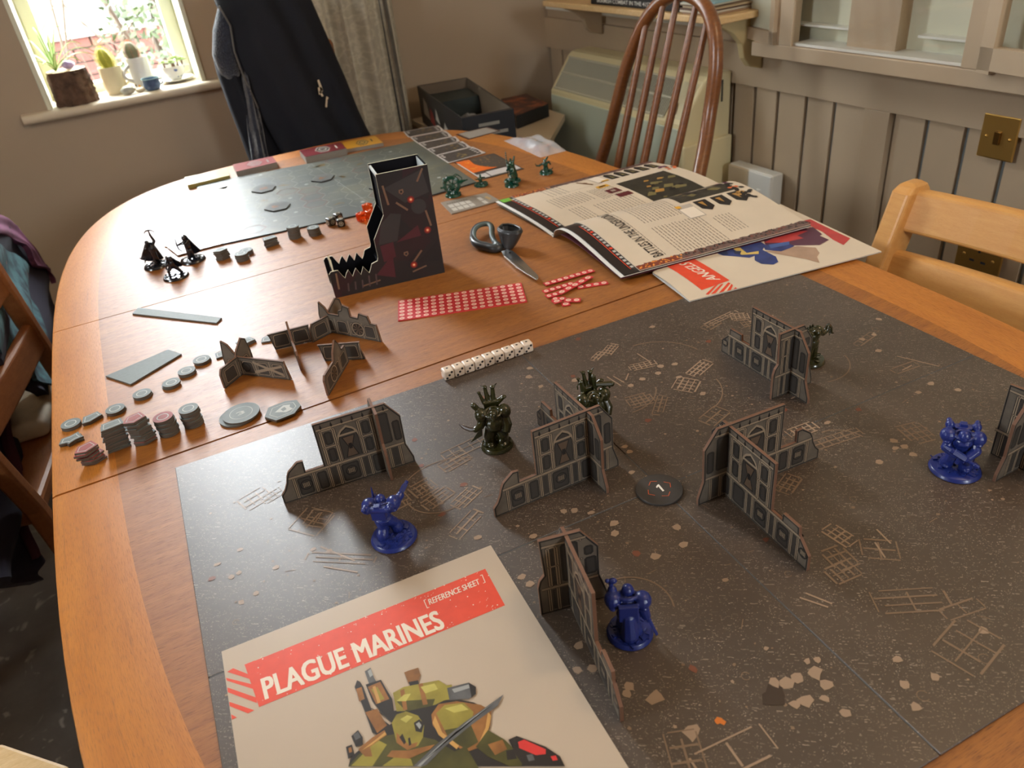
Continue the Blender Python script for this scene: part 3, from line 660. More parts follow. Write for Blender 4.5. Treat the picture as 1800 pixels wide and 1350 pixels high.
MB().prism([ins[0], ins[1], lerp(ins[1], ins[2], 0.3), lerp(ins[0], ins[3], 0.3)], ZB+0.003, TZ-0.03).build('card_insert', mat('dark green insert', rgb(40, 48, 46), 0.7), bx, world=True)
pr = MB()      # pale figures and a red patch printed on the near long side
a, b = Vector((*bc[3], 0)), Vector((*bc[0], 0)); dn = Vector((-(b-a).y, (b-a).x, 0)).normalized()*-0.0008
if dn.dot(Vector((-1, -0.3, 0))) < 0: dn = -dn
def on_side(t, z): p = a.lerp(b, t)+dn; return (p.x, p.y, ZB+z)
for t0, t1, z0_, z1_, mi in ((0.75, 0.9, 0.03, 0.085, 0), (0.62, 0.75, 0.02, 0.07, 1), (0.5, 0.6, 0.04, 0.08, 0), (0.3, 0.42, 0.03, 0.06, 0)):
    pr.add([on_side(t0, z0_), on_side(t1, z0_+0.006), on_side(t1-0.03, z1_), on_side(t0+0.04, z1_-0.012)], [(0, 1, 2, 3)], mi)
tag(pr.build('printed_art', [mat('pale print', rgb(180, 176, 168), 0.6), mat('red print', rgb(126, 40, 34), 0.6)], bx, world=True), kind='stuff')
a2, b2 = Vector((*bc[3], 0)), Vector((*bc[2], 0)); pr = MB()
for t0, t1, z0_ in ((0.3, 0.7, 0.078), (0.2, 0.85, 0.055), (0.3, 0.6, 0.035)):
    p0, p1 = a2.lerp(b2, t0), a2.lerp(b2, t1); o_ = Vector((0.0002, -0.001, 0)); pr.add([(p0.x, p0.y-0.0012, ZB+z0_), (p1.x, p1.y-0.0012, ZB+z0_), (p1.x, p1.y-0.0012, ZB+z0_+0.008), (p0.x, p0.y-0.0012, ZB+z0_+0.008)], [(0, 1, 2, 3)])
tag(pr.build('printed_lines', mat('faded print', rgb(136, 134, 126), 0.6), bx, world=True), kind='stuff')
def film_mat(name, col, a=0.35):
    m = bpy.data.materials.new(name); m.use_nodes = True; n = N(m); n.b.inputs['Base Color'].default_value = col; n.b.inputs['Roughness'].default_value = 0.12; n.b.inputs['Alpha'].default_value = a
    n.bump(n.noise(n.coord(), 60, 4), 0.6, 0.004); return m
M_film = film_mat('clear plastic film', (0.85, 0.87, 0.9, 1), 0.38)
def crumple(name, label, cat, pts, z, amp, m, seed, group=None):
    q = random.Random(seed); n = 10; g = [[q.uniform(0, 1) for _ in range(n+1)] for _ in range(n+1)]
    def f(u, v):
        p = lerp(lerp(pts[0], pts[1], u), lerp(pts[3], pts[2], u), v); e = min(u, v, 1-u, 1-v)
        return (p[0], p[1], z+0.0005+amp*g[round(u*n)][round(v*n)]*(0.25+min(1, e*4)))
    o = MB().sheet(n, n, f).build(name, m, smooth=25); return tag(o, label, cat, group)
crumple('plastic_bag', 'clear plastic bag of sprues crumpled inside the open box', 'bag', [lerp(ins[3], ins[0], 0.2), lerp(ins[3], ins[0], 0.7), lerp(ins[2], ins[1], 0.7), lerp(ins[2], ins[1], 0.2)], ZB+0.012, 0.035, M_film, 3)
cd = MB().box((0, 0, 0), (0.045, 0.065, 0.012)).build('card_pack', mat('cream card', rgb(206, 180, 128), 0.7), None, (cen[0]-0.045, cen[1]-0.10, ZB+0.056), 0.3); tag(cd, 'little cream pack of cards lying in the open game box', 'cards')
b2_ = [(0.75064,1.79108,0.665), (0.83688,1.78683,0.665), (0.81578,1.61341,0.665), (0.68304,1.56569,0.665)]; b2_ = [(p[0], p[1]) for p in b2_]
sb = thing('closed_game_box', 'flat closed game box with fiery lid art beside the heater', 'box', (0.76, 1.68, ZB))
MB().prism(b2_, ZB+0.0005, TZ-0.0755).build('body', M_bxo, sb, world=True, bevel=0.001)
m = bpy.data.materials.new('fiery lid print'); m.use_nodes = True; n_ = N(m)
n_.link(n_.ramp(n_.noise(n_.coord(), 24, 5, 0.6), [(0.3, rgb(36, 24, 24)), (0.5, rgb(84, 40, 30)), (0.64, rgb(160, 84, 40)), (0.75, rgb(90, 80, 70))]), n_.b.inputs['Base Color']); M_fire = m
MB().prism([lerp(p, b2_[0], 0.0) for p in b2_], TZ-0.0755, TZ-0.0748).build('lid_print', M_fire, sb, world=True)
# curtain
M_cur = bpy.data.materials.new('cream damask'); M_cur.use_nodes = True; n_ = N(M_cur); v_ = n_.coord('UV', (3, 26, 1)); d_ = n_.noise(v_, 3.2, 3, 0.5)
n_.link(n_.ramp(d_, [(0.44, rgb(184, 176, 158)), (0.52, rgb(206, 198, 178)), (0.6, rgb(186, 178, 158))]), n_.b.inputs['Base Color']); n_.b.inputs['Roughness'].default_value = 0.75; n_.b.inputs['Sheen Weight'].default_value = 0.3; n_.bump(d_, 0.25, 0.002)
def drape(u0, u1, v, amp, folds, ph):
    def f(a, b):
        x = u0+(u1-u0)*a; w = a*folds*2*PI+ph
        return (x+0.008*math.sin(w*0.5+b*2), v+amp*math.sin(w)+0.006*math.sin(w*2.3+b*3), 0.02+2.48*b)
    return f
ct = thing('curtain', 'long cream damask curtain hanging to the right of the window', 'curtain', (0.36, 1.89, 0))
MB().sheet(90, 12, drape(0.155, 0.452, 1.885, 0.022, 4.5, 0.4), th=(0, 0.003, 0)).build('drop', M_cur, ct, smooth=70, world=True)
MB().sheet(24, 12, drape(0.463, 0.497, 1.89, 0.008, 1.0, 2.8), th=(0, 0.003, 0)).build('folded_edge', M_cur, ct, smooth=70, world=True)
MB().box((0.4575, 1.893, 1.25), (0.011, 0.014, 2.45)).build('fold_shade_strip', mat('fold shade grey', rgb(66, 66, 70), 0.8), ct, world=True)  # dark strip painted in for the shade of a deep edge fold
MB().tube([(-0.6, 1.9, 2.52), (0.55, 1.9, 2.52)], 0.012, 10).build('pole', M_pine, ct, world=True)

# ------------------------------------------------------------------ the navy fleece coat over the far chair
coat = thing('fleece_coat', 'navy fleece-lined coat hung over the far chair in front of the window wall', 'coat', (0.12, 1.6, 0.3))
M_navy = mat('navy jersey', rgb(15, 18, 28), 0.9, bump=0.2, bscale=700, bdist=0.0004, var=0.12, vscale=12)
M_fle = mat('navy fleece pile', rgb(28, 34, 50), 1.0, bump=1.0, bscale=260, bdist=0.004, var=0.35, vscale=160, sheen=0.6)
VC = 1.60
Lc = [(-0.01988,1.09029), (-0.01893,1.04427), (-0.00634,1.00107), (-0.01318,0.94743), (-0.00883,0.89902), (0.00534,0.81543), (0.01884,0.75819), (0.03561,0.69812), (0.04602,0.63729), (0.05949,0.54242), (0.07364,0.40878)]
Rc = [(0.1784,1.06386), (0.19076,1.02616), (0.20571,0.962), (0.22002,0.90177), (0.23354,0.8461), (0.24891,0.76698), (0.26061,0.72152), (0.27265,0.68219), (0.28511,0.61116), (0.31115,0.50953), (0.3445,0.36505)]
Kc = [(0.01224,1.08545), (0.00169,1.0462), (-0.00411,1.02693), (-0.0354,0.98366), (-0.05206,0.93345), (-0.0544,0.8998), (-0.05259,0.86601), (-0.04899,0.8098), (-0.04319,0.75397), (-0.0391,0.69949), (-0.02893,0.59079), (-0.0144,0.47709)]
def along(P, t):
    k = min(int(t*(len(P)-1)), len(P)-2); return lerp(P[k], P[k+1], t*(len(P)-1)-k)
def coat_f(Lp, Rp, v, bulge, ph):
    def f(a, b):
        l = along(Lp, 1-b); r = along(Rp, 1-b); p = lerp(l, r, a)
        return (p[0], v-bulge*math.sin(PI*a)**0.6+0.008*math.sin(a*9+ph+b*2)-0.004*math.sin(a*21+b*5), p[1])
    return f
MB().sheet(40, 30, coat_f(Lc, Rc, VC, 0.05, 0.5), th=(0, 0.03, 0)).build('front_panel', M_navy, coat, smooth=60, world=True)
MB().sheet(24, 30, coat_f(Kc, [lerp(p, (p[0]+0.06, p[1]), 1.0) for p in Lc]+[(Lc[-1][0]+0.06, Lc[-1][1])], VC+0.045, 0.03, 2.0), th=(0, 0.04, 0)).build('lining', M_navy, coat, smooth=60, world=True)
slv = MB()
sp = [(*(0.00215,1.02948), 0.030), (*(-0.01522,0.98442), 0.040), (*(-0.02797,0.93755), 0.044), (*(-0.02787,0.90244), 0.036), (*(-0.02273,0.88367), 0.016)]
slv.tube([(p[0], VC+0.03, p[1]) for p in sp], [p[2]*0.72 for p in sp], 14); slv.build('sleeve', M_fle, coat, smooth=70, world=True)
fl = [(-0.00442,0.90698), (-0.01174,0.87262), (-0.01861,0.83491), (-0.02486,0.78957), (-0.03257,0.74342), (-0.03914,0.69584), (-0.04283,0.61693)]
fl2 = [(0.00882,0.86879), (0.01027,0.84507), (0.01031,0.81596), (0.00748,0.77607), (0.00459,0.73529), (0.00249,0.68624), (-0.00172,0.60663)]
MB().sheet(12, 24, coat_f(fl, fl2, VC+0.012, 0.016, 0), th=(0, 0.012, 0)).build('fleece_facing', M_fle, coat, smooth=70, world=True)
zp = MB(); zp.tube([(p[0], VC-0.006, p[1]) for p in Lc[1:6]], 0.0022, 6); zp.build('zip', mat('grey zip teeth', rgb(92, 88, 84), 0.5), coat, world=True)
lg = MB()      # pale embroidered mark on the front panel
def cp_(px): return px
for pts in ([(0.15019,0.86045), (0.15457,0.86096), (0.15822,0.83528), (0.15213,0.83378)], [(0.14749,0.84391), (0.15598,0.84364), (0.15822,0.83528), (0.15224,0.82845), (0.14614,0.82695)], [(0.14803,0.83456), (0.15275,0.83632), (0.15648,0.82231), (0.15205,0.82183)], [(0.16336,0.82099), (0.16796,0.81609), (0.16225,0.81047), (0.16012,0.81358)], [(0.16012,0.81358), (0.16364,0.8102), (0.1585,0.795), (0.15466,0.79712)]):
    lg.add([(p[0], 1.543, p[1]) for p in pts], [tuple(range(len(pts)))])
lg.build('embroidered_mark', mat('beige thread', rgb(196, 178, 152), 0.8), coat, world=True)
slat_chair('slat-back wooden chair at the far end of the table, hidden under the navy coat', ((0.03, 1.66, 0.44), (0.02, 1.685, 0.93)), ((0.215, 1.66, 0.44), (0.225, 1.685, 0.93)), (0, -1), [(0.60, 0.68), (0.80, 0.88)], M_elm, depth=0.34)

# ------------------------------------------------------------------ clothes on the left chair
M_plum = mat('plum knit', rgb(122, 70, 100), 0.9, bump=0.3, bscale=600, var=0.2, vscale=20)
M_ink = mat('ink dark knit', rgb(30, 24, 42), 0.95, bump=0.3, bscale=600)
M_teal = bpy.data.materials.new('teal floral cloth'); M_teal.use_nodes = True; n_ = N(M_teal); v_ = n_.coord()
n_.link(n_.mix(n_.ramp(n_.noise(v_, 26, 3), [(0.66, (0, 0, 0, 1)), (0.7, (1, 1, 1, 1))]), n_.ramp(n_.noise(v_, 34, 3), [(0.35, rgb(28, 44, 54)), (0.6, rgb(64, 104, 110))]), rgb(150, 84, 72)), n_.b.inputs['Base Color']); n_.b.inputs['Roughness'].default_value = 0.85
def side_sheet(nm, P, Q, u, m, parent, th=0.02, amp=0.01, fr=14):
    """cloth between two lines of (v, z) points on the plane x = u"""
    def f(a, b):
        p = lerp(along(P, a), along(Q, a), b); return (u+amp*math.sin(a*fr)+0.5*amp*math.sin(b*9+a*5), p[0], p[1])
    return MB().sheet(30, 16, f, th=(-th, 0, 0)).build(nm, m, parent, smooth=70, world=True)
g1_ = thing('draped_clothes', 'dark and plum cardigan with a teal floral top draped over the left chair', 'clothes', (-0.62, 1.4, 0.3))
top = [(1.39248,0.76528), (1.53912,0.70823), (1.64116,0.66274), (1.68569,0.60673), (1.76645,0.54775), (1.84565,0.48924), (1.80649,0.45755), (1.85427,0.41466), (1.78624,0.39064), (1.64059,0.39394)]
mid = [(1.27387,0.75995), (1.4215,0.70721), (1.52951,0.66513), (1.6262,0.62122), (1.65319,0.58673), (1.6649,0.55635), (1.7977,0.50117)]
low = [(0.86927,0.68967), (0.92898,0.64051), (0.99665,0.58478), (1.07401,0.52108), (1.16329,0.44756), (1.21284,0.39242), (1.23932,0.36296)]
side_sheet('dark_layer', top, low, -0.60, M_ink, g1_)
side_sheet('plum_hem', top[:7], mid, -0.585, M_plum, g1_, 0.012, 0.003, 14)
side_sheet('floral_layer', [(1.21462,0.76319), (1.33194,0.70929), (1.45426,0.65739), (1.5081,0.60599), (1.42416,0.5819), (1.38853,0.54152)], [(0.8568,0.71148), (0.91771,0.66331), (0.98692,0.60856), (1.04495,0.55656), (1.11049,0.51083), (1.15819,0.4731)], -0.588, M_teal, g1_, 0.008, 0.006)
g2_ = thing('hanging_garment', 'dark plum garment hanging at the left edge above the floor', 'clothes', (-0.66, 0.9, 0.3))
side_sheet('cloth', [(1.06436,0.59713), (1.12122,0.51751), (1.08918,0.48667), (1.01663,0.45278), (0.93094,0.41951), (0.85629,0.38445), (0.80351,0.35198)], [(0.53795,0.54515), (0.5645,0.5195), (0.59301,0.49196), (0.62372,0.46229), (0.65689,0.43025), (0.69029,0.39537), (0.72432,0.35955)], -0.66, M_ink, g2_)
side_sheet('hem', [(1.0992,0.5271), (1.06762,0.49669), (0.99611,0.4633), (0.91165,0.4305), (0.83807,0.39595), (0.78605,0.36394)], [(1.06992,0.5327), (1.03908,0.50281), (0.96958,0.46985), (0.88795,0.43955), (0.81632,0.40533), (0.76324,0.37567)], -0.652, mat('wine knit edge', rgb(74, 34, 50), 0.9), g2_, 0.01, 0.004)

# ------------------------------------------------------------------ on the window sill
ZSI = 0.8455
def crust(mb_name, m, parent, prof, seg=40, jit=0.004, seed=1, vert=14):
    q = random.Random(seed); r0, r1, h = prof; vs = []; fs = []; a = [q.uniform(-1, 1) for _ in range(seg)]
    for j in range(vert+1):
        for k in range(seg):
            r = r0+(r1-r0)*j/vert + jit*(a[k]+q.uniform(-.8, .8)); vs.append((r*math.cos(2*PI*k/seg), r*math.sin(2*PI*k/seg), h*j/vert))
    for j in range(vert): fs += [(j*seg+k, j*seg+(k+1) % seg, (j+1)*seg+(k+1) % seg, (j+1)*seg+k) for k in range(seg)]
    fs += [tuple(range(seg-1, -1, -1)), tuple(range(vert*seg, (vert+1)*seg))]
    mi = [0]*(len(fs)-1)+[1]
    return MB().add(vs, fs, mi).build(mb_name, m, parent, smooth=50)
M_bark = mat('rough bark', rgb(98, 74, 58), 0.95, var=0.45, vscale=45, bump=0.9, bscale=120, bdist=0.004)
M_cutw = mat('pale cut wood', rgb(214, 190, 150), 0.8, var=0.1, vscale=60)
lp = thing('log_planter', 'bark covered log planter at the left end of the window sill', 'planter', (-0.378, 1.995, ZSI))
crust('log', [M_bark, M_cutw], lp, (0.050, 0.047, 0.082), seed=4)
sp = thing('spider_plant', 'striped spider plant growing from the log planter', 'plant', (-0.40, 2.0, ZSI+0.082))
q = random.Random(11); M_leafg = bpy.data.materials.new('striped leaf'); M_leafg.use_nodes = True; n_ = N(M_leafg); v_ = n_.coord('UV')
sx = n_.new('SeparateXYZ'); n_.link(v_, sx.inputs[0]); n_.link(n_.ramp(sx.outputs[1], [(0.2, rgb(120, 160, 70)), (0.38, rgb(226, 236, 190)), (0.62, rgb(226, 236, 190)), (0.8, rgb(120, 160, 70))]), n_.b.inputs['Base Color']); n_.b.inputs['Roughness'].default_value = 0.5; n_.b.inputs['Transmission Weight'].default_value = 0.0
def blade(mb, az, L, rise, w, droop=1.0):
    d = (math.cos(az), math.sin(az)); n = 8
    def f(a, b):
        s = a*L; z = rise*math.sin(a*PI*0.5*droop)-droop*0.35*L*a*a; ww = w*(1-a**2)*(b-0.5)
        return (d[0]*s*0.8-d[1]*ww, d[1]*s*0.8+d[0]*ww, z+abs(b-0.5)*w*0.4)
    mb.sheet(n, 2, f)
for az, L, rs in ((0.1, .10, .085), (0.35, .15, .06), (-0.15, .13, .075), (1.3, .09, .11), (1.8, .10, .13), (2.3, .09, .10), (2.9, .09, .07), (3.5, .08, .05), (-0.6, .10, .05), (-1.2, .07, .06), (0.7, .08, .12), (4.2, .06, .04)):
    m_ = MB(); blade(m_, az, L, rs, 0.010); m_.build('leaf', M_leafg, sp, smooth=60)
vi = MB().ell((0, 0, 0), (0.016, 0.013, 0.010)).build('violet_stone', mat('violet crystal', rgb(150, 130, 176), 0.3, var=0.2, vscale=80), None, (-0.368, 1.985, ZSI+0.0925), smooth=30); tag(vi, 'violet crystal lying on top of the log planter', 'stone')
def mug(name, label, loc, r, h, m, handle=None, ha=PI):
    t = thing(name, label, 'mug', loc)
    MB().lathe([(r*0.86, 0), (r*0.95, 0.004), (r, h*0.3), (r, h), (r-0.003, h), (r-0.0035, h-0.012), (0.0, h-0.014)], 32).build('cup', m, t, smooth=50)
    MB().lathe([(r-0.0036, h-0.009), (0, h-0.007)], 24).build('soil', mat('potting soil', rgb(70, 54, 42), 0.95), t)
    P = [(math.cos(ha)*(r-0.002+0.022*math.sin(PI*k/8)), math.sin(ha)*(r-0.002+0.022*math.sin(PI*k/8)), h*(0.8-0.55*k/8)) for k in range(9)]
    MB().tube(P, 0.0045, 8).build('handle', m, t, smooth=60)
    return t
def cactus(name, label, loc, r, h, m, spines, lean=0.0):
    t = thing(name, label, 'cactus', loc); b = MB(); vs = []; fs = []; K, J = 32, 14
    for j in range(J+1):
        a = PI*0.5*(j/J)*1.0; prof = math.sin(PI*(0.12+0.86*j/J))**0.55
        for k in range(K):
            rr = r*prof*(1+0.08*math.cos(8*2*PI*k/K)); vs.append((rr*math.cos(2*PI*k/K)+lean*h*j/J, rr*math.sin(2*PI*k/K), h*j/J))
    for j in range(J): fs += [(j*K+k, j*K+(k+1) % K, (j+1)*K+(k+1) % K, (j+1)*K+k) for k in range(K)]
    fs.append(tuple(range(J*K, (J+1)*K))); b.add(vs, fs).build('body', m, t, smooth=60)
    s = MB(); qq = random.Random(5)
    for k in range(8):
        for j in range(2, J+1):
            c = Vector(vs[j*K+k*4]); o = Vector((c.x-lean*h*j/J, c.y, (j/J-0.5)*0.02)).normalized()
            for _ in range(4):
                d = (o+Vector((qq.uniform(-.7, .7), qq.uniform(-.7, .7), qq.uniform(-.4, .9)))).normalized(); e = d.orthogonal().normalized()*0.0004
                s.add([c-e, c+e, c+d*qq.uniform(.005, .011)], [(0, 1, 2)])
    tag(s.build('spines', spines, t), kind='stuff')
    return t
mug('plant_mug', 'plain cream mug on the sill holding the golden cactus', (-0.276, 2.03, ZSI), 0.029, 0.068, mat('cream glaze', rgb(226, 214, 180), 0.25), ha=0.3)
cactus('golden_cactus', 'yellow spined cactus in the cream mug', (-0.276, 2.03, ZSI+0.062), 0.018, 0.052, mat('yellow green skin', rgb(150, 150, 50), 0.7), mat('golden spines', rgb(240, 216, 90), 0.6), -0.12)
m = bpy.data.materials.new('white glaze with motifs'); m.use_nodes = True; n_ = N(m)
vv = n_.new('TexVoronoi'); vv.inputs['Scale'].default_value = 38; n_.link(n_.coord(), vv.inputs['Vector'])
n_.link(n_.mix(n_.ramp(vv.outputs[0], [(0.16, (1, 1, 1, 1)), (0.2, (0, 0, 0, 1))]), rgb(226, 224, 218), n_.mix(n_.ramp(vv.outputs[1], [(0.5, (0, 0, 0, 1)), (0.52, (1, 1, 1, 1))]), rgb(90, 66, 56), rgb(214, 150, 70))), n_.b.inputs['Base Color']); n_.b.inputs['Roughness'].default_value = 0.2
mug('patterned_mug', 'white mug with little star motifs and a handle on the sill', (-0.205, 2.045, ZSI), 0.030, 0.078, m, ha=3.7)
cactus('grey_cactus', 'grey green cactus with pink top in the star mug', (-0.209, 2.045, ZSI+0.072), 0.019, 0.045, mat('grey green skin', rgb(110, 110, 84), 0.7), mat('rusty spines', rgb(196, 120, 96), 0.6), -0.05)
m2 = bpy.data.materials.new('blue sprig china'); m2.use_nodes = True; n_ = N(m2)
n_.link(n_.ramp(n_.noise(n_.coord(), 60, 2), [(0.6, rgb(230, 228, 222)), (0.66, rgb(96, 112, 160))]), n_.b.inputs['Base Color']); n_.b.inputs['Roughness'].default_value = 0.2
sa = MB().lathe([(0.022, 0), (0.030, 0.002), (0.047, 0.007), (0.046, 0.009), (0.028, 0.004), (0, 0.004)], 32).build('saucer', mat('white china', rgb(232, 226, 212), 0.25), None, (-0.118, 2.045, ZSI), smooth=50); tag(sa, 'white china saucer under the sprigged teacup on the sill', 'saucer')
tc = thing('teacup', 'blue sprigged teacup planted with succulents on the right of the sill', 'cup', (-0.120, 2.045, ZSI+0.0055))
MB().lathe([(0.015, 0), (0.018, 0.003), (0.026, 0.012), (0.031, 0.026), (0.033, 0.036), (0.0315, 0.036), (0.028, 0.028), (0, 0.027)], 32).build('cup', m2, tc, smooth=50)
MB().tube([(0.031, 0, 0.030), (0.043, 0, 0.031), (0.046, 0, 0.022), (0.040, 0, 0.013), (0.028, 0, 0.014)], 0.0025, 8).build('handle', m2, tc, smooth=60)
M_succ = mat('succulent leaf', rgb(140, 160, 84), 0.5, var=0.25, vscale=60)
for k, (x, y, r, z) in enumerate(((-0.02, 0, 0.013, 0.045), (0.0, -0.012, 0.017, 0.043), (0.016, 0.012, 0.012, 0.052), (0.027, -0.004, 0.016, 0.046), (0.006, 0.016, 0.012, 0.05))):
    t = thing('succulent', ['small red-tipped succulent at the left rim of the teacup', 'largest green succulent rosette at the front of the teacup', 'small succulent rosette standing tallest in the teacup', 'green succulent rosette at the right rim of the teacup', 'small succulent at the back of the teacup'][k], 'succulent', (-0.120+x, 2.045+y, ZSI+0.0055+z), group='succulents in the teacup')
    MB().tube([(0, 0, -(z-0.027)), (0, 0, 0)], 0.003, 6).build('stem', M_bark, t)
    l = MB()
    for ringi, (nn, tilt, ll) in enumerate(((9, 0.25, 1.0), (7, 0.7, 0.8), (5, 1.15, 0.55))):
        for j in range(nn):
            a = 2*PI*j/nn+ringi*0.4; d = Vector((math.cos(a)*math.cos(tilt), math.sin(a)*math.cos(tilt), math.sin(tilt))); c = d*r*ll*0.55
            l.ell(c, (r*ll*0.5, r*0.17, r*0.1), 0, Matrix.Rotation(a, 4, 'Z') @ Matrix.Rotation(-tilt, 4, 'Y'), 6, 4)
    tag(l.build('leaves', M_succ, t, smooth=60), kind='stuff')
bp = thing('blue_pot', 'little blue glazed pot standing at the front of the sill', 'pot', (-0.190, 1.975, ZSI))
MB().lathe([(0.016, 0), (0.020, 0.004), (0.023, 0.014), (0.021, 0.024), (0.023, 0.029), (0.0215, 0.029), (0.019, 0.022), (0, 0.006)], 28).build('pot', mat('blue glaze', rgb(84, 106, 140), 0.2, var=0.3, vscale=40), bp, smooth=50)
MB().tube([(0.0223*math.cos(2*PI*k/24), 0.0223*math.sin(2*PI*k/24), 0.029) for k in range(24)], 0.0014, 6, closed=True).build('rim', mat('pale turquoise rim', rgb(150, 190, 196), 0.2), bp, smooth=60)
MB().tube([(0.021, 0, 0.024), (0.029, 0, 0.023), (0.029, 0, 0.014), (0.022, 0, 0.010)], 0.002, 6).build('handle', mat('blue glaze handle', rgb(70, 90, 120), 0.2), bp, smooth=60)
def pebble(label, loc, r, m, seed):
    q = random.Random(seed); e = MB().ell((0, 0, r[2]), r, 0, None, 14, 9); e.v = [(v[0]*(1+q.uniform(-.1, .1)), v[1]*(1+q.uniform(-.1, .1)), v[2]*(1+q.uniform(-.08, .08))) for v in e.v]
    return tag(e.build('stone', m, None, loc, smooth=50), label, 'stone')
pebble('pale green and pink crystal stone in front of the mugs on the sill', (-0.252, 1.968, ZSI), (0.019, 0.012, 0.011), mat('crystal stone', rgb(190, 190, 178), 0.35, var=0.3, vscale=60), 3)
pebble('small cream stone between the crystal and the blue pot on the sill', (-0.222, 1.972, ZSI), (0.013, 0.009, 0.006), mat('cream stone', rgb(214, 200, 170), 0.5), 5)

# ------------------------------------------------------------------ the big game board, four folding panels
BA = math.radians(-2.3)
BC = thing('game_board', 'large dark grey folding game board printed with rubble covering the near end of the table', 'board', (0, 0, TZ+0.0003), BA)
def board_mat():
    m = bpy.data.materials.new('printed ash ground'); m.use_nodes = True; n = N(m); v = n.coord()
    base = n.ramp(n.noise(v, 6, 4, 0.6), [(0.3, rgb(62, 50, 41)), (0.7, rgb(80, 65, 53))])
    dens = n.noise(v, 9, 3, 0.6)
    w1 = n.noise(v, 90, 2); wv = n.new('VectorMath', operation='MULTIPLY_ADD'); n.link(v, wv.inputs[0]); wv.inputs[1].default_value = (1, 1, 1)
    cv = n.new('CombineXYZ'); n.link(n.math('MULTIPLY', w1, 0.02), cv.inputs[0]); n.link(n.math('MULTIPLY', w1, -0.013), cv.inputs[1]); n.link(cv.outputs[0], wv.inputs[2])
    def specks(scale, size, keep):
        vo = n.new('TexVoronoi'); vo.inputs['Scale'].default_value = scale; n.link(wv.outputs[0], vo.inputs['Vector'])
        sx = n.new('SeparateXYZ'); n.link(vo.outputs['Color'], sx.inputs[0])
        r = n.math('MULTIPLY', n.math('LESS_THAN', vo.outputs['Distance'], size), n.math('LESS_THAN', sx.outputs[0], n.math('MULTIPLY', dens, keep)))
        return n.math('MULTIPLY', r, n.math('MULTIPLY_ADD', sx.outputs[1], 0.6) if False else sx.outputs[1])
    s = n.math('ADD', specks(760, 0.33, 1.15), n.math('MULTIPLY', specks(380, 0.22, 0.6), 0.9))
    col = n.mix(n.math('MULTIPLY', s, 0.8), base, rgb(160, 144, 128))
    n.link(col, n.b.inputs['Base Color']); n.b.inputs['Roughness'].default_value = 0.43; n.b.inputs['Specular IOR Level'].default_value = 1.0
    n.bump(n.noise(v, 900, 2), 0.02, 0.0003)
    return m
M_board = board_mat(); M_bedge = mat('board edge', rgb(40, 42, 46), 0.6)
BW, BH, BT = 0.3828, 0.2795, 0.0022
for sx in (-1, 1):
    for sy in (-1, 1):
        x0, x1 = (0.0004, BW) if sx > 0 else (-BW, -0.0004); y0, y1 = (0.0004, BH) if sy > 0 else (-BH, -0.0004)
        MB().prism([(x0, y0), (x1, y0), (x1, y1), (x0, y1)], 0, BT, 0).build('board_panel', [M_board], BC, bevel=0.0004, seg=1)
fl_ = MB(); fl_.box((0, 0.21, BT*0.55), (0.0008, 0.13, BT*0.96)); fl_.box((0, -0.11, BT*0.5), (0.0008, 0.33, BT*0.9)); fl_.box((0, 0, BT*0.5), (2*BW-0.002, 0.0008, BT*0.9))
fl_.build('fold_hinge', mat('worn fold', rgb(86, 88, 90), 0.6), BC)
ZT = TZ+0.0003+BT          # the top of the board
M_rub = [mat('printed rubble light', rgb(158, 134, 112), 0.4), mat('printed rubble mid', rgb(132, 110, 90), 0.4), mat('printed rubble rust', rgb(124, 76, 58), 0.4), mat('printed rubble dark', rgb(64, 52, 44), 0.4), mat('printed ember', rgb(210, 120, 50), 0.4)]
pz = MB(); q = random.Random(21)
ZP = 0.00025
Rb = Matrix.Rotation(-BA, 2)
def chunk(c, r, mi=0, k=6):
    a0 = q.uniform(0, 6); pz.poly([(c[0]+r*q.uniform(.55, 1.1)*math.cos(a0+2*PI*j/k), c[1]+r*q.uniform(.45, 1.0)*math.sin(a0+2*PI*j/k)) for j in range(k)], ZT+ZP+q.random()*0.00004, mi)
def ruin(c, a, w, h, nx, ny, mi=1):
    """a fallen window frame printed flat"""
    ca, sa_ = math.cos(a), math.sin(a); T = lambda x, y: (c[0]+x*ca-y*sa_, c[1]+x*sa_+y*ca); b = 0.0011
    for i in range(nx+1): x = -w/2+w*i/nx; bar(pz, T(x, -h/2*q.uniform(.6, 1)), T(x, h/2*q.uniform(.6, 1)), b*q.uniform(.8, 1.6), ZT+ZP+i*1e-6, mi)
    for j in range(ny+1): y = -h/2+h*j/ny; bar(pz, T(-w/2*q.uniform(.7, 1), y), T(w/2*q.uniform(.7, 1), y), b*q.uniform(.8, 1.6), ZT+ZP+2e-5+j*1e-6, mi)
def arc(c, r, a0, a1, w, mi=1):
    n = 14; P = [(c[0]+r*math.cos(a0+(a1-a0)*k/n), c[1]+r*math.sin(a0+(a1-a0)*k/n)) for k in range(n+1)]; O = [(c[0]+(r+w)*math.cos(a0+(a1-a0)*k/n), c[1]+(r+w)*math.sin(a0+(a1-a0)*k/n)) for k in range(n+1)]
    pz.add([(p[0], p[1], ZT+ZP+3e-5) for p in P+O], [(k, k+1, n+2+k, n+1+k) for k in range(n)], mi)
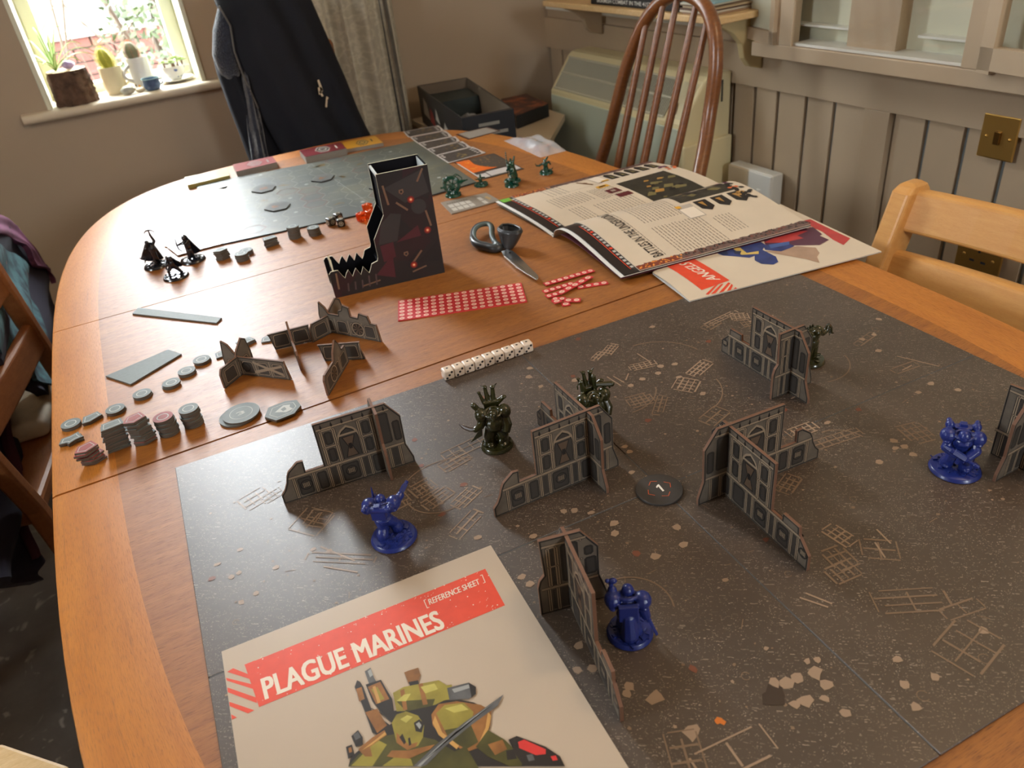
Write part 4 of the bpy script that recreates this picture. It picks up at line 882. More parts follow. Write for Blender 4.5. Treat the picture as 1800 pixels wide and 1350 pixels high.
# pieces of rubble where the photograph shows the bigger ones
big = [(-0.1265,-0.16356),(-0.13603,-0.14768),(-0.1404,-0.15105),(-0.0557,-0.19475),(-0.04969,-0.19853),(-0.04131,-0.19935),(-0.02986,-0.20264),(-0.0302,-0.21296),(-0.04939,-0.21486),(-0.05621,-0.21271),(-0.12247,-0.19401),(-0.02099,-0.19621),(-0.02713,-0.19348),(-0.02452,-0.11112),(-0.04196,-0.17218),(-0.13588,-0.14889)]
sizes = [.0075, .004, .004, .0045, .0065, .0045, .0065, .005, .006, .005, .0075, .003, .003, .003, .002, .003]
for c, r in zip(big, sizes): chunk(c, r, 0, 7)
for c in [(0.02179,-0.22257),(0.01004,-0.23826),(0.02985,-0.24387),(0.00295,-0.25221),(-0.02999,-0.21265),(-0.03823,-0.21909),(0.08553,-0.23643),(-0.03619,-0.23292)]: chunk(c, 0.0042, 0, 6)
for c in [(-0.00451,0.22728),(0.00456,0.24166),(-0.00389,0.20259),(0.08989,0.14935),(0.11969,0.15837),(0.10915,0.14879),(0.03145,0.1905),(0.07285,0.14695),(0.16554,0.23497),(0.13451,0.15352),(0.12183,0.12977),(0.12173,0.09115)]: chunk(c, 0.0045, 0, 6)
for c in [(-0.35701,0.12891),(-0.34955,0.1074),(-0.34289,0.1082),(-0.33668,0.1358),(-0.33525,0.07722),(-0.34756,0.07423),(-0.31519,0.09663),(-0.2825,0.09957),(-0.27124,0.09047)]: chunk(c, 0.0034, 0, 6)
for c in [(0.32352,0.07276),(0.34021,0.07229),(0.37151,0.09212),(0.31731,0.04628),(0.1808,-0.01396),(0.20276,-0.08805),(0.19796,-0.07423),(0.20604,-0.07684),(0.2057,-0.06588),(0.17197,-0.07943),(0.28447,-0.02864),(0.31567,-0.04602),(0.30594,-0.02493)]: chunk(c, 0.0042, 0, 6)
for c in [(-0.12081,0.00988),(-0.15011,-0.02432),(-0.14799,-0.03369),(-0.06424,-0.02485),(-0.05834,-0.01499),(-0.02668,-0.06455),(-0.05215,-0.06352),(-0.15844,-0.1183),(-0.14873,-0.12367),(-0.14638,-0.10217),(-0.01897,-0.04747)]: chunk(c, 0.0045, 0, 6)
for c in [(0.00778,0.06487),(0.00774,0.05589),(-0.00856,0.0306),(-0.08463,0.02108),(-0.07686,0.01682),(-0.12047,0.0092),(-0.15976,0.03372),(-0.05782,-0.01453),(-0.06418,-0.0249),(-0.06661,0.00668),(-0.01846,-0.04712)]: chunk(c, 0.004, 0, 6)
for p, w, h, nx, ny, a in (((0.06448,0.11914), .026, .020, 5, 4, -0.2), ((0.07495,0.10006), .034, .010, 5, 2, 0.75), ((0.11866,0.11394), .024, .024, 4, 4, 0.6), ((0.14996,0.13048), .034, .014, 5, 3, 0.35), ((0.10596,0.17152), .030, .012, 5, 3, -0.25), ((0.09682,0.22168), .026, .012, 5, 3, 0.55), ((0.07744,0.2178), .020, .008, 3, 2, 0.5), ((0.24004,0.20137), .05, .008, 6, 2, 0.1), ((0.25883,0.19157), .02, .016, 4, 4, -0.5), ((0.2576,0.17122), .02, .02, 4, 4, -0.3), ((0.22027,0.19597), .025, .012, 4, 2, 0.2), ((0.10523,0.05481), .03, .018, 3, 2, 0.3), ((0.15446,-0.00935), .03, .014, 5, 3, -.1), ((0.23026,-0.06955), .022, .028, 4, 4, -0.25), ((0.16898,-0.03586), .05, .012, 6, 2, -0.15), ((0.08989,-0.05747), .025, .014, 4, 3, 0.4), ((0.05989,-0.14004), .018, .022, 3, 3, -.15), ((0.05079,-0.15111), .022, .016, 4, 2, -.1), ((0.07806,-0.12324), .014, .024, 3, 4, 0.1), ((0.09039,-0.1498), .026, .02, 2, 2, -.7), ((0.06707,-0.23927), .04, .03, 3, 2, 0.2), ((0.06871,-0.19478), .05, .02, 2, 3, -.5), ((-0.17403,0.11953), .022, .02, 4, 4, 0.2), ((-0.16865,0.09897), .03, .014, 4, 3, 0.3), ((-0.1467,0.08565), .03, .014, 4, 3, 0.45), ((-0.13412,0.13849), .03, .016, 4, 3, 0.2), ((-0.11578,0.15225), .05, .016, 5, 2, 0.1), ((-0.16119,0.05445), .036, .012, 3, 2, 0.5), ((-0.20028,0.11618), .02, .02, 3, 3, 0.1), ((-0.31125,0.1973), .026, .022, 3, 3, 0.3), ((-0.29647,0.19189), .02, .012, 3, 2, 0.3), ((-0.26554,0.07657), .06, .01, 2, 2, -.65), ((-0.2738,0.13521), .03, .03, 2, 2, -0.9), ((-0.26842,0.13593), .02, .02, 2, 2, .8), ((-0.11037,-0.21826), .05, .02, 2, 1, -.1), ((-0.13459,-0.20344), .02, .03, 2, 3, -.4), ((-0.00492,-0.01395), .0135, .01, 1, 1, 0.1), ((0.09043,-0.21789), .03, .01, 2, 1, -0.2), ((0.32548,0.07072), .035, .008, 4, 1, .2), ((0.31096,0.00857), .03, .01, 2, 1, -.1)):
    ruin(p, a, w, h, nx, ny, q.choice((0, 1, 1)))
for c, r, a0, a1 in (((-0.09786,-0.09578), .030, -0.5, 1.9), ((-0.16498,0.10757), .028, 2.9, 5.2), ((0.1176,0.15672), .055, 0.1, 1.5), ((0.05146,0.15105), .045, -1.7, -0.5), ((0.10019,0.11452), .05, -1.3, -0.2), ((0.24539,0.07301), .04, -1.9, -.3), ((0.22316,-0.11422), .045, -0.9, 0.4), ((-0.15267,0.09718), .05, 0.8, 2.6), ((0.105,0.02648), .06, -2.4, -1.6), ((0.1635,-0.04738), .025, 0, 1.5)): arc(c, r, a0, a1, 0.0012)
for a, b in (((0.00794,-0.1521), (0.01774,-0.16893)), ((0.01429,-0.15121), (0.02229,-0.16824)), ((0.06237,0.17585), (0.06434,0.15215)), ((0.0683,0.17276), (0.07044,0.15576)), ((0.08452,0.16756), (0.07439,0.15831)), ((0.11583,0.19579), (0.11643,0.17239)), ((0.18287,0.03364), (0.2065,0.03483)), ((0.2762,0.17748), (0.28369,0.16249)), ((0.10546,-0.1342), (0.10189,-0.15032)), ((0.09332,-0.14311), (0.08682,-0.15797)), ((0.3226,0.02775), (0.33794,-0.00938)), ((0.30455,0.00665), (0.31953,0.00751)), ((-0.28054,0.07517), (-0.25836,0.05311)), ((-0.27615,0.09929), (-0.25639,0.06668))): bar(pz, a, b, 0.0014, ZT+ZP+5e-5, 0)
for k in range(520):
    x, y = q.uniform(-BW+.006, BW-.006), q.uniform(-BH+.006, BH-.006); p = (x*math.cos(BA)-y*math.sin(BA), x*math.sin(BA)+y*math.cos(BA)); u = q.random()
    if u < 0.72: chunk(p, q.uniform(.0006, .0021), q.choice((0, 1, 1)), 5)
    elif u < 0.9: a = q.uniform(0, PI); l = q.uniform(.003, .009); bar(pz, p, (p[0]+l*math.cos(a), p[1]+l*math.sin(a)), 0.0006, ZT+ZP, 1)
    elif u < 0.96: arc(p, q.uniform(.002, .004), 0, 5, .0005, 1)
    else: chunk(p, .004, 2, 6)
chunk((-0.10412,-0.19674), 0.0035, 4, 6); chunk((-0.10228,-0.19879), 0.0025, 4, 5); chunk((-0.06385,-0.20118), 0.010, 3, 8)
tag(pz.build('rubble_print', M_rub, BC, world=True), kind='stuff')

# objective disc with the numeral
od = thing('objective_disc', 'round dark counter marked 1 at the centre of the big board', 'counter', (*(-0.00346,-0.00332,0.7425)[:2], ZT+0.0003))
MB().lathe([(0.0196, 0), (0.02, 0.0003), (0.02, 0.0019), (0.0197, 0.0022), (0, 0.0022)], 48).build('disc', mat('charcoal card', rgb(62, 58, 55), 0.45, var=0.08, vscale=200), od, smooth=40)
tx = MB(); tx.poly([(0.0000, -0.0046), (0.0018, -0.0046), (0.0030, 0.0048), (0.0012, 0.0048), (-0.0014, 0.0030), (-0.0011, 0.0016), (0.0009, 0.0026)], 0.00245, 0)
M_num = mat('white numeral print', rgb(236, 230, 220), 0.5); M_orl = mat('orange line print', rgb(200, 92, 54), 0.5)
for s in range(4):
    a = s*PI/2+0.05; R2 = Matrix.Rotation(a, 2)
    for d in ((-1, 1),):
        c = R2 @ Vector((0.0118, 0)); e1_ = R2 @ Vector((0.0085, 0.0045)); e2_ = R2 @ Vector((0.0085, -0.0045)); bar(tx, c, e1_, 0.0006, 0.00245, 1); bar(tx, c, e2_, 0.0006, 0.00246, 1)
tx.build('printed_numeral', [M_num, M_orl], od)

# ------------------------------------------------------------------ ruined walls made of slotted card
M_card = mat('printed ruin wall', rgb(104, 95, 84), 0.5, var=0.22, vscale=70); M_cedge = mat('brown card edge', rgb(116, 82, 62), 0.7)  # edge brown is lightened to carry window sheen along the card tops
M_rib = mat('printed light girder', rgb(152, 135, 113), 0.45); M_pan = mat('printed dark panel', rgb(62, 57, 52), 0.5); M_lin = mat('printed dark outline', rgb(26, 24, 23), 0.5)
CT = 0.0026
OUT = {
 'A': [(0, 0), (0, .0095), (.004, .014), (.0072, .0205), (.009, .027), (.0114, .032), (.021, .0395), (.0265, .039), (.0262, .027), (.0426, .0272), (.0426, .0725), (.1080, .0725), (.120, .0550), (.1195, .0230), (.1245, .0065), (.1245, 0)],
 'C': [(0, 0), (0, .0145), (.0115, .026), (.0122, .0335), (.0298, .0335), (.0302, .0265), (.0427, .0265), (.0427, .0715), (.1068, .0715), (.120, .0538), (.1195, .0225), (.1255, .006), (.1255, 0)],
 'D': [(0, 0), (0, .0275), (.0018, .034), (.0055, .0385), (.004, .072), (.034, .072), (.0465, .054), (.046, .026), (.0515, .006), (.0515, 0)],
 'E': [(0, 0), (0, .0705), (.034, .072), (.0465, .054), (.046, .026), (.0515, .006), (.0515, 0)]}
def inset(pts, d):
    n = len(pts); out = []
    if sum(pts[i][0]*pts[(i+1) % n][1]-pts[(i+1) % n][0]*pts[i][1] for i in range(n)) < 0: pts = pts[::-1]
    for i in range(n):
        a, b, c = Vector(pts[i-1]), Vector(pts[i]), Vector(pts[(i+1) % n]); u = (b-a).normalized(); v = (c-b).normalized()
        n1 = Vector((-u.y, u.x)); n2 = Vector((-v.y, v.x)); m = (n1+n2); k = m.length
        m = m/k if k > 1e-6 else n1; s = d/max(0.45, m.dot(n1)); out.append((b.x+m.x*s, b.y+m.y*s))
    return out
def art(kind):
    """printed girders, panels and grilles in the flat of the card"""
    m = MB()
    def rect(x0, x1, y0, y1, mi, z): m.poly([(x0, y0), (x1, y0), (x1, y1), (x0, y1)], z, mi)
    def panel(x0, x1, y0, y1, r=.0016):
        P = [(x0+r, y0), (x1-r, y0), (x1, y0+r), (x1, y1-r), (x1-r, y1), (x0+r, y1), (x0, y1-r), (x0, y0+r)]
        m.poly(P, .00008, 2); m.poly(inset(P, .0006), .00010, 1); m.poly(inset(P, .0011), .00012, 2); m.poly(inset(P, .0015), .00014, 1)
    def dot(x, y, r=.0011): m.poly(ring((x, y), r, 8), .00020, 2); m.poly(ring((x, y), r*.62, 8), .00022, 0)
    def grille(x, y, r=.0062):
        m.poly(ring((x, y), r, 18), .00022, 2); m.poly(ring((x, y), r*.84, 18), .00024, 1); m.poly(ring((x, y), r*.62, 16), .00026, 2)
        for k in range(-2, 3): rect(x+k*r*.22-.0003, x+k*r*.22+.0003, y-r*.45, y+r*.45, 0, .00028)
    O = OUT[kind]; W_ = max(p[0] for p in O)
    i0 = inset(O, .0005); i1 = inset(O, .0014); n = len(i0)
    m.add([(p[0], p[1], .00006) for p in i0+i1], [(k, (k+1) % n, n+(k+1) % n, n+k) for k in range(n)], 2)
    ribs = {'A': [.014, .032, .046, .0545, .076, .084, .1035, .113], 'C': [.012, .019, .037, .0445, .064, .0715, .091, .1135], 'D': [.008, .0145, .0265, .0345], 'E': [.006, .0145, .0265, .0345]}[kind]
    for x in ribs:
        rect(x-.0017, x+.0017, .0015, .0245, 2, .00014); rect(x-.0012, x+.0012, .0015, .0245, 0, .00016); rect(x-.0003, x+.0003, .002, .024, 2, .00018)
    for a, b in zip(ribs, ribs[1:]):
        if b-a > .012: panel(a+.0026, b-.0026, .003, .0225)
        elif b-a > .005: rect(a+.002, b-.002, .003, .023, 1, .0001)
    tall = {'A': (.0445, .1185), 'C': (.0445, .1185), 'D': (.0055, .0455), 'E': (.0015, .0455)}[kind]
    for y, h in ((.0252, .0011), (.0655, .0009)):
        if y > .05: rect(tall[0], tall[1]-.008, y-h-.0004, y+h+.0004, 2, .0001); rect(tall[0], tall[1]-.008, y-h, y+h, 0, .00012)
        else: rect(.010 if kind in 'AC' else tall[0]-.003, W_-.0065, y-h-.0004, y+h+.0004, 2, .00018); rect(.010 if kind in 'AC' else tall[0]-.003, W_-.0065, y-h, y+h, 0, .0002)
    def column(x0, x1):
        for x in (x0, x1): rect(x-.0019, x+.0019, .026, .0635, 2, .00014); rect(x-.0014, x+.0014, .026, .0635, 0, .00016); rect(x-.0003, x+.0003, .027, .063, 2, .00018)
        for y in (.0455, .0635): rect(x0, x1, y-.0011, y+.0011, 2, .00015); rect(x0, x1, y-.0007, y+.0007, 0, .00017)
        panel(x0+.0022, x1-.0022, .0285, .0435); panel(x0+.0022, x1-.0022, .0475, .0615)
        for x in (x0, x1):
            for y in (.0262, .0455, .0635): dot(x, y)
    if kind in 'AC':
        column(.0475, .0590); column(.0815, .0930); panel(.0965, .1085, .03, .0635); panel(.1105, .1175, .03, .052)
        cx, r = .07025, .0105                                      # the pointed arch and the hourglass panel beneath it
        for rr, mi, z in ((r, 0, .00012), (r*.86, 2, .00013), (r*.78, 1, .00014)):
            P = [(cx-rr, .0275), (cx+rr, .0275)]+[(cx+rr-(rr*(1-math.cos(a*.16)))*1.6, .0465+1.7*rr*math.sin(a*.16)/1.0) for a in range(0, 6)]+[(cx, .0465+1.55*rr)]+[(cx-rr+(rr*(1-math.cos(a*.16)))*1.6, .0465+1.7*rr*math.sin(a*.16)) for a in range(5, -1, -1)]
            m.poly(P, z, mi)
        m.poly([(cx-.006, .0285), (cx+.006, .0285), (cx+.0022, .040), (cx+.0062, .051), (cx-.0062, .051), (cx-.0022, .040)], .00016, 2)
        m.poly([(cx-.0048, .0292), (cx+.0048, .0292), (cx+.0014, .040), (cx+.0050, .0503), (cx-.0050, .0503), (cx-.0014, .040)], .00018, 3)
        m.poly([(cx-.0016, .037), (cx+.0016, .037), (cx+.0016, .043), (cx-.0016, .043)], .0002, 2)
        rect(cx-.009, cx+.009, .0525, .0545, 0, .00019)
        for k in range(7): x = .049+k*.0095; m.poly([(x-.0012, .0668), (x, .0655), (x+.0012, .0668), (x, .0712)], .00022, 2)
        grille(.0235 if kind == 'A' else .0055, .0135, .0056 if kind == 'A' else .0046); grille(.0655 if kind == 'A' else .0280, .0135, .0056)
        if kind == 'C': grille(.0540, .0135, .0056)
    else:
        column(.0095, .0155); panel(.0185, .0315, .028, .064); panel(.0355, .0445, .029, .046); panel(.0355, .0425, .048, .057)
        for y in (.028, .046, .064): dot(.0335, y)
    return m
ART = {k: art(k) for k in OUT}
def card_wall(parent, kind, o, deg, flip=False, name='wall_card', zb=None):
    """o: ground point of the card's left end, deg: direction"""
    O = OUT[kind]; W_ = max(p[0] for p in O); pts = [(W_-p[0], p[1]) for p in O] if flip else O
    zb = ZT+0.0002 if zb is None else zb
    a = math.radians(deg); Mx = Matrix.Translation((o[0], o[1], zb)) @ Matrix.Rotation(a, 4, 'Z') @ Matrix(((1, 0, 0, 0), (0, 0, -1, 0), (0, 1, 0, 0), (0, 0, 0, 1)))
    c = MB().prism(pts, -CT/2, CT/2, 0, 1, Mx).build(name, [M_card, M_cedge], parent, world=True)
    for s in (1, -1):
        A_ = ART[kind]; m = MB(); vs = [((W_-p[0] if flip else p[0]), p[1], s*(CT/2+p[2])) for p in A_.v]
        m.add(vs, A_.f, A_.m, Mx); m.build('printed_face', [M_rib, M_pan, M_lin, mat_cache('printed bronze', rgb(96, 78, 62))], c, world=True)
    return c
_mc = {}
def mat_cache(n, c, r=0.5):
    if n not in _mc: _mc[n] = mat(n, c, r)
    return _mc[n]
t = thing('ruin_wall', 'grey printed card ruin at the left of the big board behind the pointing blue figure', 'scenery', (-0.22, 0.16, ZT), group='card ruins on the big board')
card_wall(t, 'A', (-.2893, .1741), -5.6); card_wall(t, 'D', (-.1941, .1470), 84.0)
t = thing('ruin_wall', 'grey printed card ruin just left of the numbered disc with its back wing hiding a green figure', 'scenery', (-0.07, 0.05, ZT), group='card ruins on the big board')
card_wall(t, 'A', (-.1368, .0484), -1.1); card_wall(t, 'C', (-.0414, .0192), 88.9, True)
t = thing('ruin_wall', 'grey printed card ruin farthest back on the big board below the leaflet', 'scenery', (0.19, 0.06, ZT), group='card ruins on the big board')
card_wall(t, 'C', (.1917, .1438), -91.0); card_wall(t, 'D', (.1668, .0447), -1.0)
t = thing('ruin_wall', 'grey printed card ruin just right of the numbered disc with a long low wing towards the camera', 'scenery', (0.05, -0.05, ZT), group='card ruins on the big board')
card_wall(t, 'A', (.0113, -.0351), -4.5, True); card_wall(t, 'C', (.0315, -.1366), 85.5)
t = thing('ruin_wall', 'grey printed card ruin cut off by the right border of the picture', 'scenery', (0.25, -0.14, ZT), group='card ruins on the big board')
card_wall(t, 'E', (.2547, -.1230), -88.7); card_wall(t, 'A', (.2240, -.1470), 1.3, True)
t = thing('ruin_wall', 'grey printed card ruin nearest the camera standing beside the white reference sheet', 'scenery', (-0.15, -0.11, ZT), group='card ruins on the big board')
card_wall(t, 'C', (-.1545, -.1658), 77.0); card_wall(t, 'D', (-.1553, -.0638), -13.6)

# low card ruins on the bare table
OUT.update({'s': [(0, 0), (-.003, .019), (-.0045, .022), (.047, .0235), (.0455, .0200), (.0500, 0)],
 'L': [(-.020, 0), (-.020, .020), (-.016, .044), (-.008, .040), (-.002, .030), (.003, .0245), (.066, .0245), (.0665, .021), (.0700, 0)],
 'K': [(-.014, 0), (-.014, .024), (-.010, .042), (-.002, .036), (.003, .0275), (.019, .0275), (.0205, .034), (.026, .036), (.029, .043), (.0385, .041), (.039, .029), (.050, .0285), (.053, .0355), (.066, .0335), (.0685, .024), (.077, .0235), (.080, 0)],
 'X': [(-.006, 0), (-.006, .018), (-.002, .0245), (.024, .0245), (.026, .030), (.040, .042), (.046, .038), (.049, .020), (.049, 0)],
 'T': [(0, 0), (0, .020), (.004, .0245), (.034, .0245), (.038, .033), (.050, .043), (.056, .036), (.061, .0245), (.072, .0235), (.074, 0)]})
def art_low(kind):
    m = MB(); O = OUT[kind]; i0 = inset(O, .0005); i1 = inset(O, .0015); n = len(i0)
    m.add([(p[0], p[1], .00006) for p in i0+i1], [(k, (k+1) % n, n+(k+1) % n, n+k) for k in range(n)], 2)
    x0, x1 = min(p[0] for p in O)+.003, max(p[0] for p in O)-.004; xs = []
    k = max(2, int((x1-x0)/.018)); w = (x1-x0)/k
    for j in range(k):
        a, b = x0+j*w+.0015, x0+(j+1)*w-.0015
        P = [(a+.002, .0025), (b-.002, .0025), (b, .0045), (b-.001, .018), (b-.003, .0205), (a+.003, .0205), (a+.001, .018), (a, .0045)]
        m.poly(P, .0001, 2); m.poly(inset(P, .0006), .00012, 0); m.poly(inset(P, .0016), .00014, 2); m.poly(inset(P, .0021), .00016, 1)
        m.add([(b+.001, .001, .0001), (b+.002, .001, .0001), (b+.002, .022, .0001), (b+.001, .022, .0001)], [(0, 1, 2, 3)], 0)
    if kind in 'KT':
        c = (.047, .0125) if kind == 'K' else (.027, .0125)
        m.poly(ring(c, .0105, 20), .0002, 2); m.poly(ring(c, .0098, 20), .00022, 0); m.poly(ring(c, .0082, 20), .00024, 2)
        for j in range(8):
            a = j*PI/4; m.poly([c, (c[0]+.0076*math.cos(a), c[1]+.0076*math.sin(a)), (c[0]+.0076*math.cos(a+.42), c[1]+.0076*math.sin(a+.42))], .00026, 3)
    if kind == 'L':
        c = (.011, .012); m.poly(ring(c, .0062, 16), .0002, 2); m.poly(ring(c, .0048, 16), .00022, 1)
        m.poly([(.022, .004), (.062, .016), (.062, .019), (.022, .008)], .0002, 0); m.poly([(.022, .018), (.062, .004), (.062, .008), (.022, .021)], .00021, 0)
    return m
for k in 'sLKXT': ART[k] = art_low(k)
ZTT = TZ+0.0006
M_cardk = M_card; CT = 0.0024
t = thing('low_ruin', 'low brown card barricade in front with a long arm to the right and a spike', 'scenery', (*(-0.27552,0.44504), TZ), group='low card barricades on the bare table')
card_wall(t, 'L', (-.276, .445), -47.3, zb=ZTT); card_wall(t, 'X', (-.296, .428), 39.5, zb=ZTT)
t = thing('low_ruin', 'low brown card barricade whose crossing card is seen exactly edge-on', 'scenery', (*(-0.19673,0.5017), TZ), group='low card barricades on the bare table')
card_wall(t, 's', (-.228, .481), -11.1, zb=ZTT); card_wall(t, 'T', (-.2135, .407), 84.5, zb=ZTT)
t = thing('low_ruin', 'low brown card barricade with battlements and a large fan nearest the tower', 'scenery', (*(-0.13073,0.46808), TZ), group='low card barricades on the bare table')
card_wall(t, 'K', (-.155, .479), -56.3, zb=ZTT); card_wall(t, 'X', (-.1775, .470), 21.2, zb=ZTT)
t = thing('low_ruin', 'low brown card barricade with a fan standing on the table seam, spiky edge forward', 'scenery', (*(-0.16906,0.3924), TZ), group='low card barricades on the bare table')
card_wall(t, 'T', (-.203, .332), 54.7, zb=ZTT); card_wall(t, 's', (-.183, .412), -32.7, zb=ZTT)

# ------------------------------------------------------------------ counters, gauges and stacks at the left of the table
M_tok = mat('pale teal printed card', rgb(112, 120, 118), 0.55, var=0.06, vscale=300, spec=0.3); M_tokr = mat('red printed card', rgb(150, 74, 70), 0.55, var=0.08, vscale=300, spec=0.3)
M_toke = mat('brown grey card rim', rgb(92, 82, 72), 0.8); M_tokm = mat('pale printed mark', rgb(190, 192, 186), 0.55, spec=0.3)
TT = 0.0022
def tok_mesh(kind, top):
    pts = {'round': ring((0, 0), .0104, 28), 'big': ring((0, 0), .0198, 40), 'wedge': [(-.0115, -.006), (.0115, -.0075), (.0115, .0065), (-.0075, .0085)], 'kite': [(-.0105, 0), (-.003, -.0085), (.011, -.0075), (.0115, .006), (-.002, .0085)],
           'lozenge': [(-.0112, -.0045), (-.004, -.0082), (.0112, -.0062), (.0112, .0055), (-.004, .008)], 'hex': [(-.0195, 0), (-.0115, -.0155), (.0085, -.0155), (.0195, -.005), (.0195, .009), (.0085, .0155), (-.0105, .0155)],
           'star': [(-.012, -.001), (-.005, -.0045), (-.004, -.0085), (.004, -.006), (.012, -.007), (.0105, .001), (.0115, .0075), (.002, .0065), (-.006, .0085)]}[kind]
    m = MB().prism(pts, 0, TT-.0002, 0, 1)
    if kind in ('round', 'big'): m.poly(ring((0, 0), .0062 if kind == 'round' else .0125, 20), TT-.00012, 2); m.poly(ring((0, 0), .0052 if kind == 'round' else .0118, 20), TT-.00006, 0)
    else:
        i = inset(pts, .0022 if kind != 'hex' else .0045); m.poly(i, TT-.00012, 2); m.poly(inset(i, .0007), TT-.00006, 0)
    return m.build('counter', [top, M_toke, M_tokm])
_tk = {}
def tok(kind, red, x, y, z, rz, label, group):
    k = (kind, red)
    if k not in _tk: _tk[k] = o = tok_mesh(kind, M_tokr if red else M_tok)
    else: o = _tk[k].copy(); C.objects.link(o)
    o.location = (x, y, z); o.rotation_euler.z = rz
    return tag(o, label, 'counter', group)
TK0 = TZ+0.0004
def stack(kind, red, p, n, rz, lab_top, lab_rest, group, jit=.0011, rj=.10, seed=1):
    q = random.Random(seed); x, y = p; lean = q.uniform(-1, 1)*.0003
    for k in range(n):
        top = k == n-1
        tok(kind, red(k) if callable(red) else red, x+(0 if top else q.uniform(-jit, jit))+lean*k, y+(0 if top else q.uniform(-jit, jit)), TK0+k*(TT+.00012), rz+(0 if top else q.uniform(-rj, rj)), lab_top if top else lab_rest, group)
G = 'stacked card counters on the left of the table'
stack('kite', True, (-0.44627,0.36269), 8, 0.5, 'top red counter of the short crooked stack nearest the left table edge', 'lower counter within the short crooked red stack nearest the left table edge', G+', red crooked stack', .0022, .2, 1)
stack('wedge', False, (-0.42103,0.37524), 12, 0.2, 'top grey counter of the tall square stack left of the tall red stack', 'lower counter within the tall square grey stack left of the tall red stack', G+', grey square stack', .0013, .08, 2)
stack('kite', lambda k: k > 11 or k < 2, (-0.39463,0.36844), 13, 0.4, 'top red counter of the tall crooked stack in the front row', 'lower counter within the tall crooked red-topped stack in the front row', G+', tall red stack', .0018, .14, 3)
stack('round', lambda k: k > 7, (-0.36771,0.3689), 9, 0.0, 'top red disc of the round stack between the red and grey stacks', 'lower disc within the round red-topped stack of the front row', G+', round red stack', .0009, .5, 4)
stack('round', False, (-0.34321,0.36901), 9, 0.0, 'top grey disc of the round stack nearest the large discs', 'lower disc within the round grey stack nearest the large discs', G+', round grey stack', .0009, .5, 5)
G2 = 'short piles in the row of counters'
rowp = [('round', (-0.46411,0.45183), 2, 'round pile beside the left table edge', 0), ('lozenge', (-0.444,0.45054), 2, 'angular pile touching the leftmost round pile', 0.4), ('star', (-0.46538,0.41683), 2, 'ragged flat pile below the leftmost round pile', 0.3), ('round', (-0.41731,0.45292), 2, 'round pile second along the slanting row', 0),
        ('round', (-0.38682,0.46912), 2, 'round pile third along the slanting row', 0), ('round', (-0.35361,0.47292), 2, 'round pile below the upper gauge end', 0), ('round', (-0.33347,0.49086), 2, 'round pile right of the broad gauge', 0), ('round', (-0.31323,0.50859), 2, 'round pile next to the angular counters', 0),
        ('lozenge', (-0.2889,0.51223), 1, 'angular counter just left of the front barricade', 0.5), ('wedge', (-0.25807,0.52041), 2, 'angular pile behind the front barricade', 0.4), ('kite', (-0.23032,0.51332), 1, 'pointed counter left of the edge-on barricade', 0.5)]
for i, (k, p, n, l, rz) in enumerate(rowp):
    stack(k, False, p, n, rz, 'top counter of the '+l if n > 1 else l, 'bottom counter of the '+l, G2, .001, .2, 10+i)
# two large discs, the upper one numbered, and the hexagonal counter
t = tok('big', False, *(-0.29843,0.35197), TK0, 0, 'lower of the two large pale discs near the table seam', 'large discs'); t = tok('big', False, *(-0.29415,0.35195,0.742)[:2], TK0+TT+.0001, 0.3, 'upper large pale disc marked 3 near the table seam', 'large discs')
n3 = MB(); letter(n3, '3', (-.0042, .0040), (.0085, -.0016), (-.0012, -.0072), TT+.00006, 0, 0.02); n3.v = [(v[0], v[1], v[2]) for v in n3.v]; n3.build('printed_numeral', M_tokm, t)
t = tok('hex', False, *(-0.25423,0.33142), TK0, 0.08, 'pale six-sided counter with a hooded figure beside the large discs', None)
t = tok('hex', False, *(-0.25423,0.32877), TK0+TT+.0001, 0.08, 'top six-sided counter with a white hooded figure beside the large discs', None)
hf = MB(); hf.poly([(-.008, .0005), (-.003, .004), (.004, .008), (.0105, .0045), (.0085, .0), (.0105, -.006), (.002, -.0075), (-.003, -.003)], TT+.00004, 0); hf.poly([(-.001, .002), (.004, .004), (.0045, -.002), (0, -.0035)], TT+.0001, 1); hf.build('printed_figure', [M_tokm, M_tok], t)
[o for o in C.objects if o.get('label', '').startswith('pale six-sided')][0]['label'] = 'lower six-sided counter hidden beneath the hooded figure counter'
# gauges
def gauge(label, P, extra=None):
    o = MB().prism([(p[0], p[1]) for p in P], TZ+.0004, TZ+.0026, 0, 1); r = o.build('measuring_gauge', [M_tok, M_toke]); return tag(r, label, 'gauge', 'range gauges')
g = [(-0.37856,0.72192),(-0.36926,0.73805),(-0.27038,0.61843),(-0.27946,0.60615)]
gauge('narrow grey measuring gauge lying behind the row of counters', g)
g = [(-0.42329,0.54807),(-0.34667,0.56938),(-0.3334,0.54508),(-0.39738,0.50542)]
gauge('broad grey measuring gauge lying left of the row of counters', g)

# ------------------------------------------------------------------ the far game board, its cards and tiles
FB = thing('far_game_board', 'grey green hexagon map board at the far end of the table', 'board', (*(0.03633,1.06475), TZ))
cTL, cTR, cBR, cBL = (-0.2041,1.32367), (0.26833,1.26196), (0.24674,0.88723), (-0.21849,0.91447)
M_map = bpy.data.materials.new('printed map'); M_map.use_nodes = True; n_ = N(M_map); v_ = n_.coord()
n_.link(n_.mix(n_.ramp(n_.noise(v_, 16, 5, 0.65), [(0.5, (0, 0, 0, 1)), (0.75, (.6, .6, .6, 1))]), n_.ramp(n_.noise(v_, 9, 4, 0.6), [(0.3, rgb(60, 66, 64)), (0.7, rgb(98, 100, 88))]), rgb(110, 104, 70)), n_.b.inputs['Base Color']); n_.b.inputs['Roughness'].default_value = 0.42; n_.b.inputs['Specular IOR Level'].default_value = 1.0
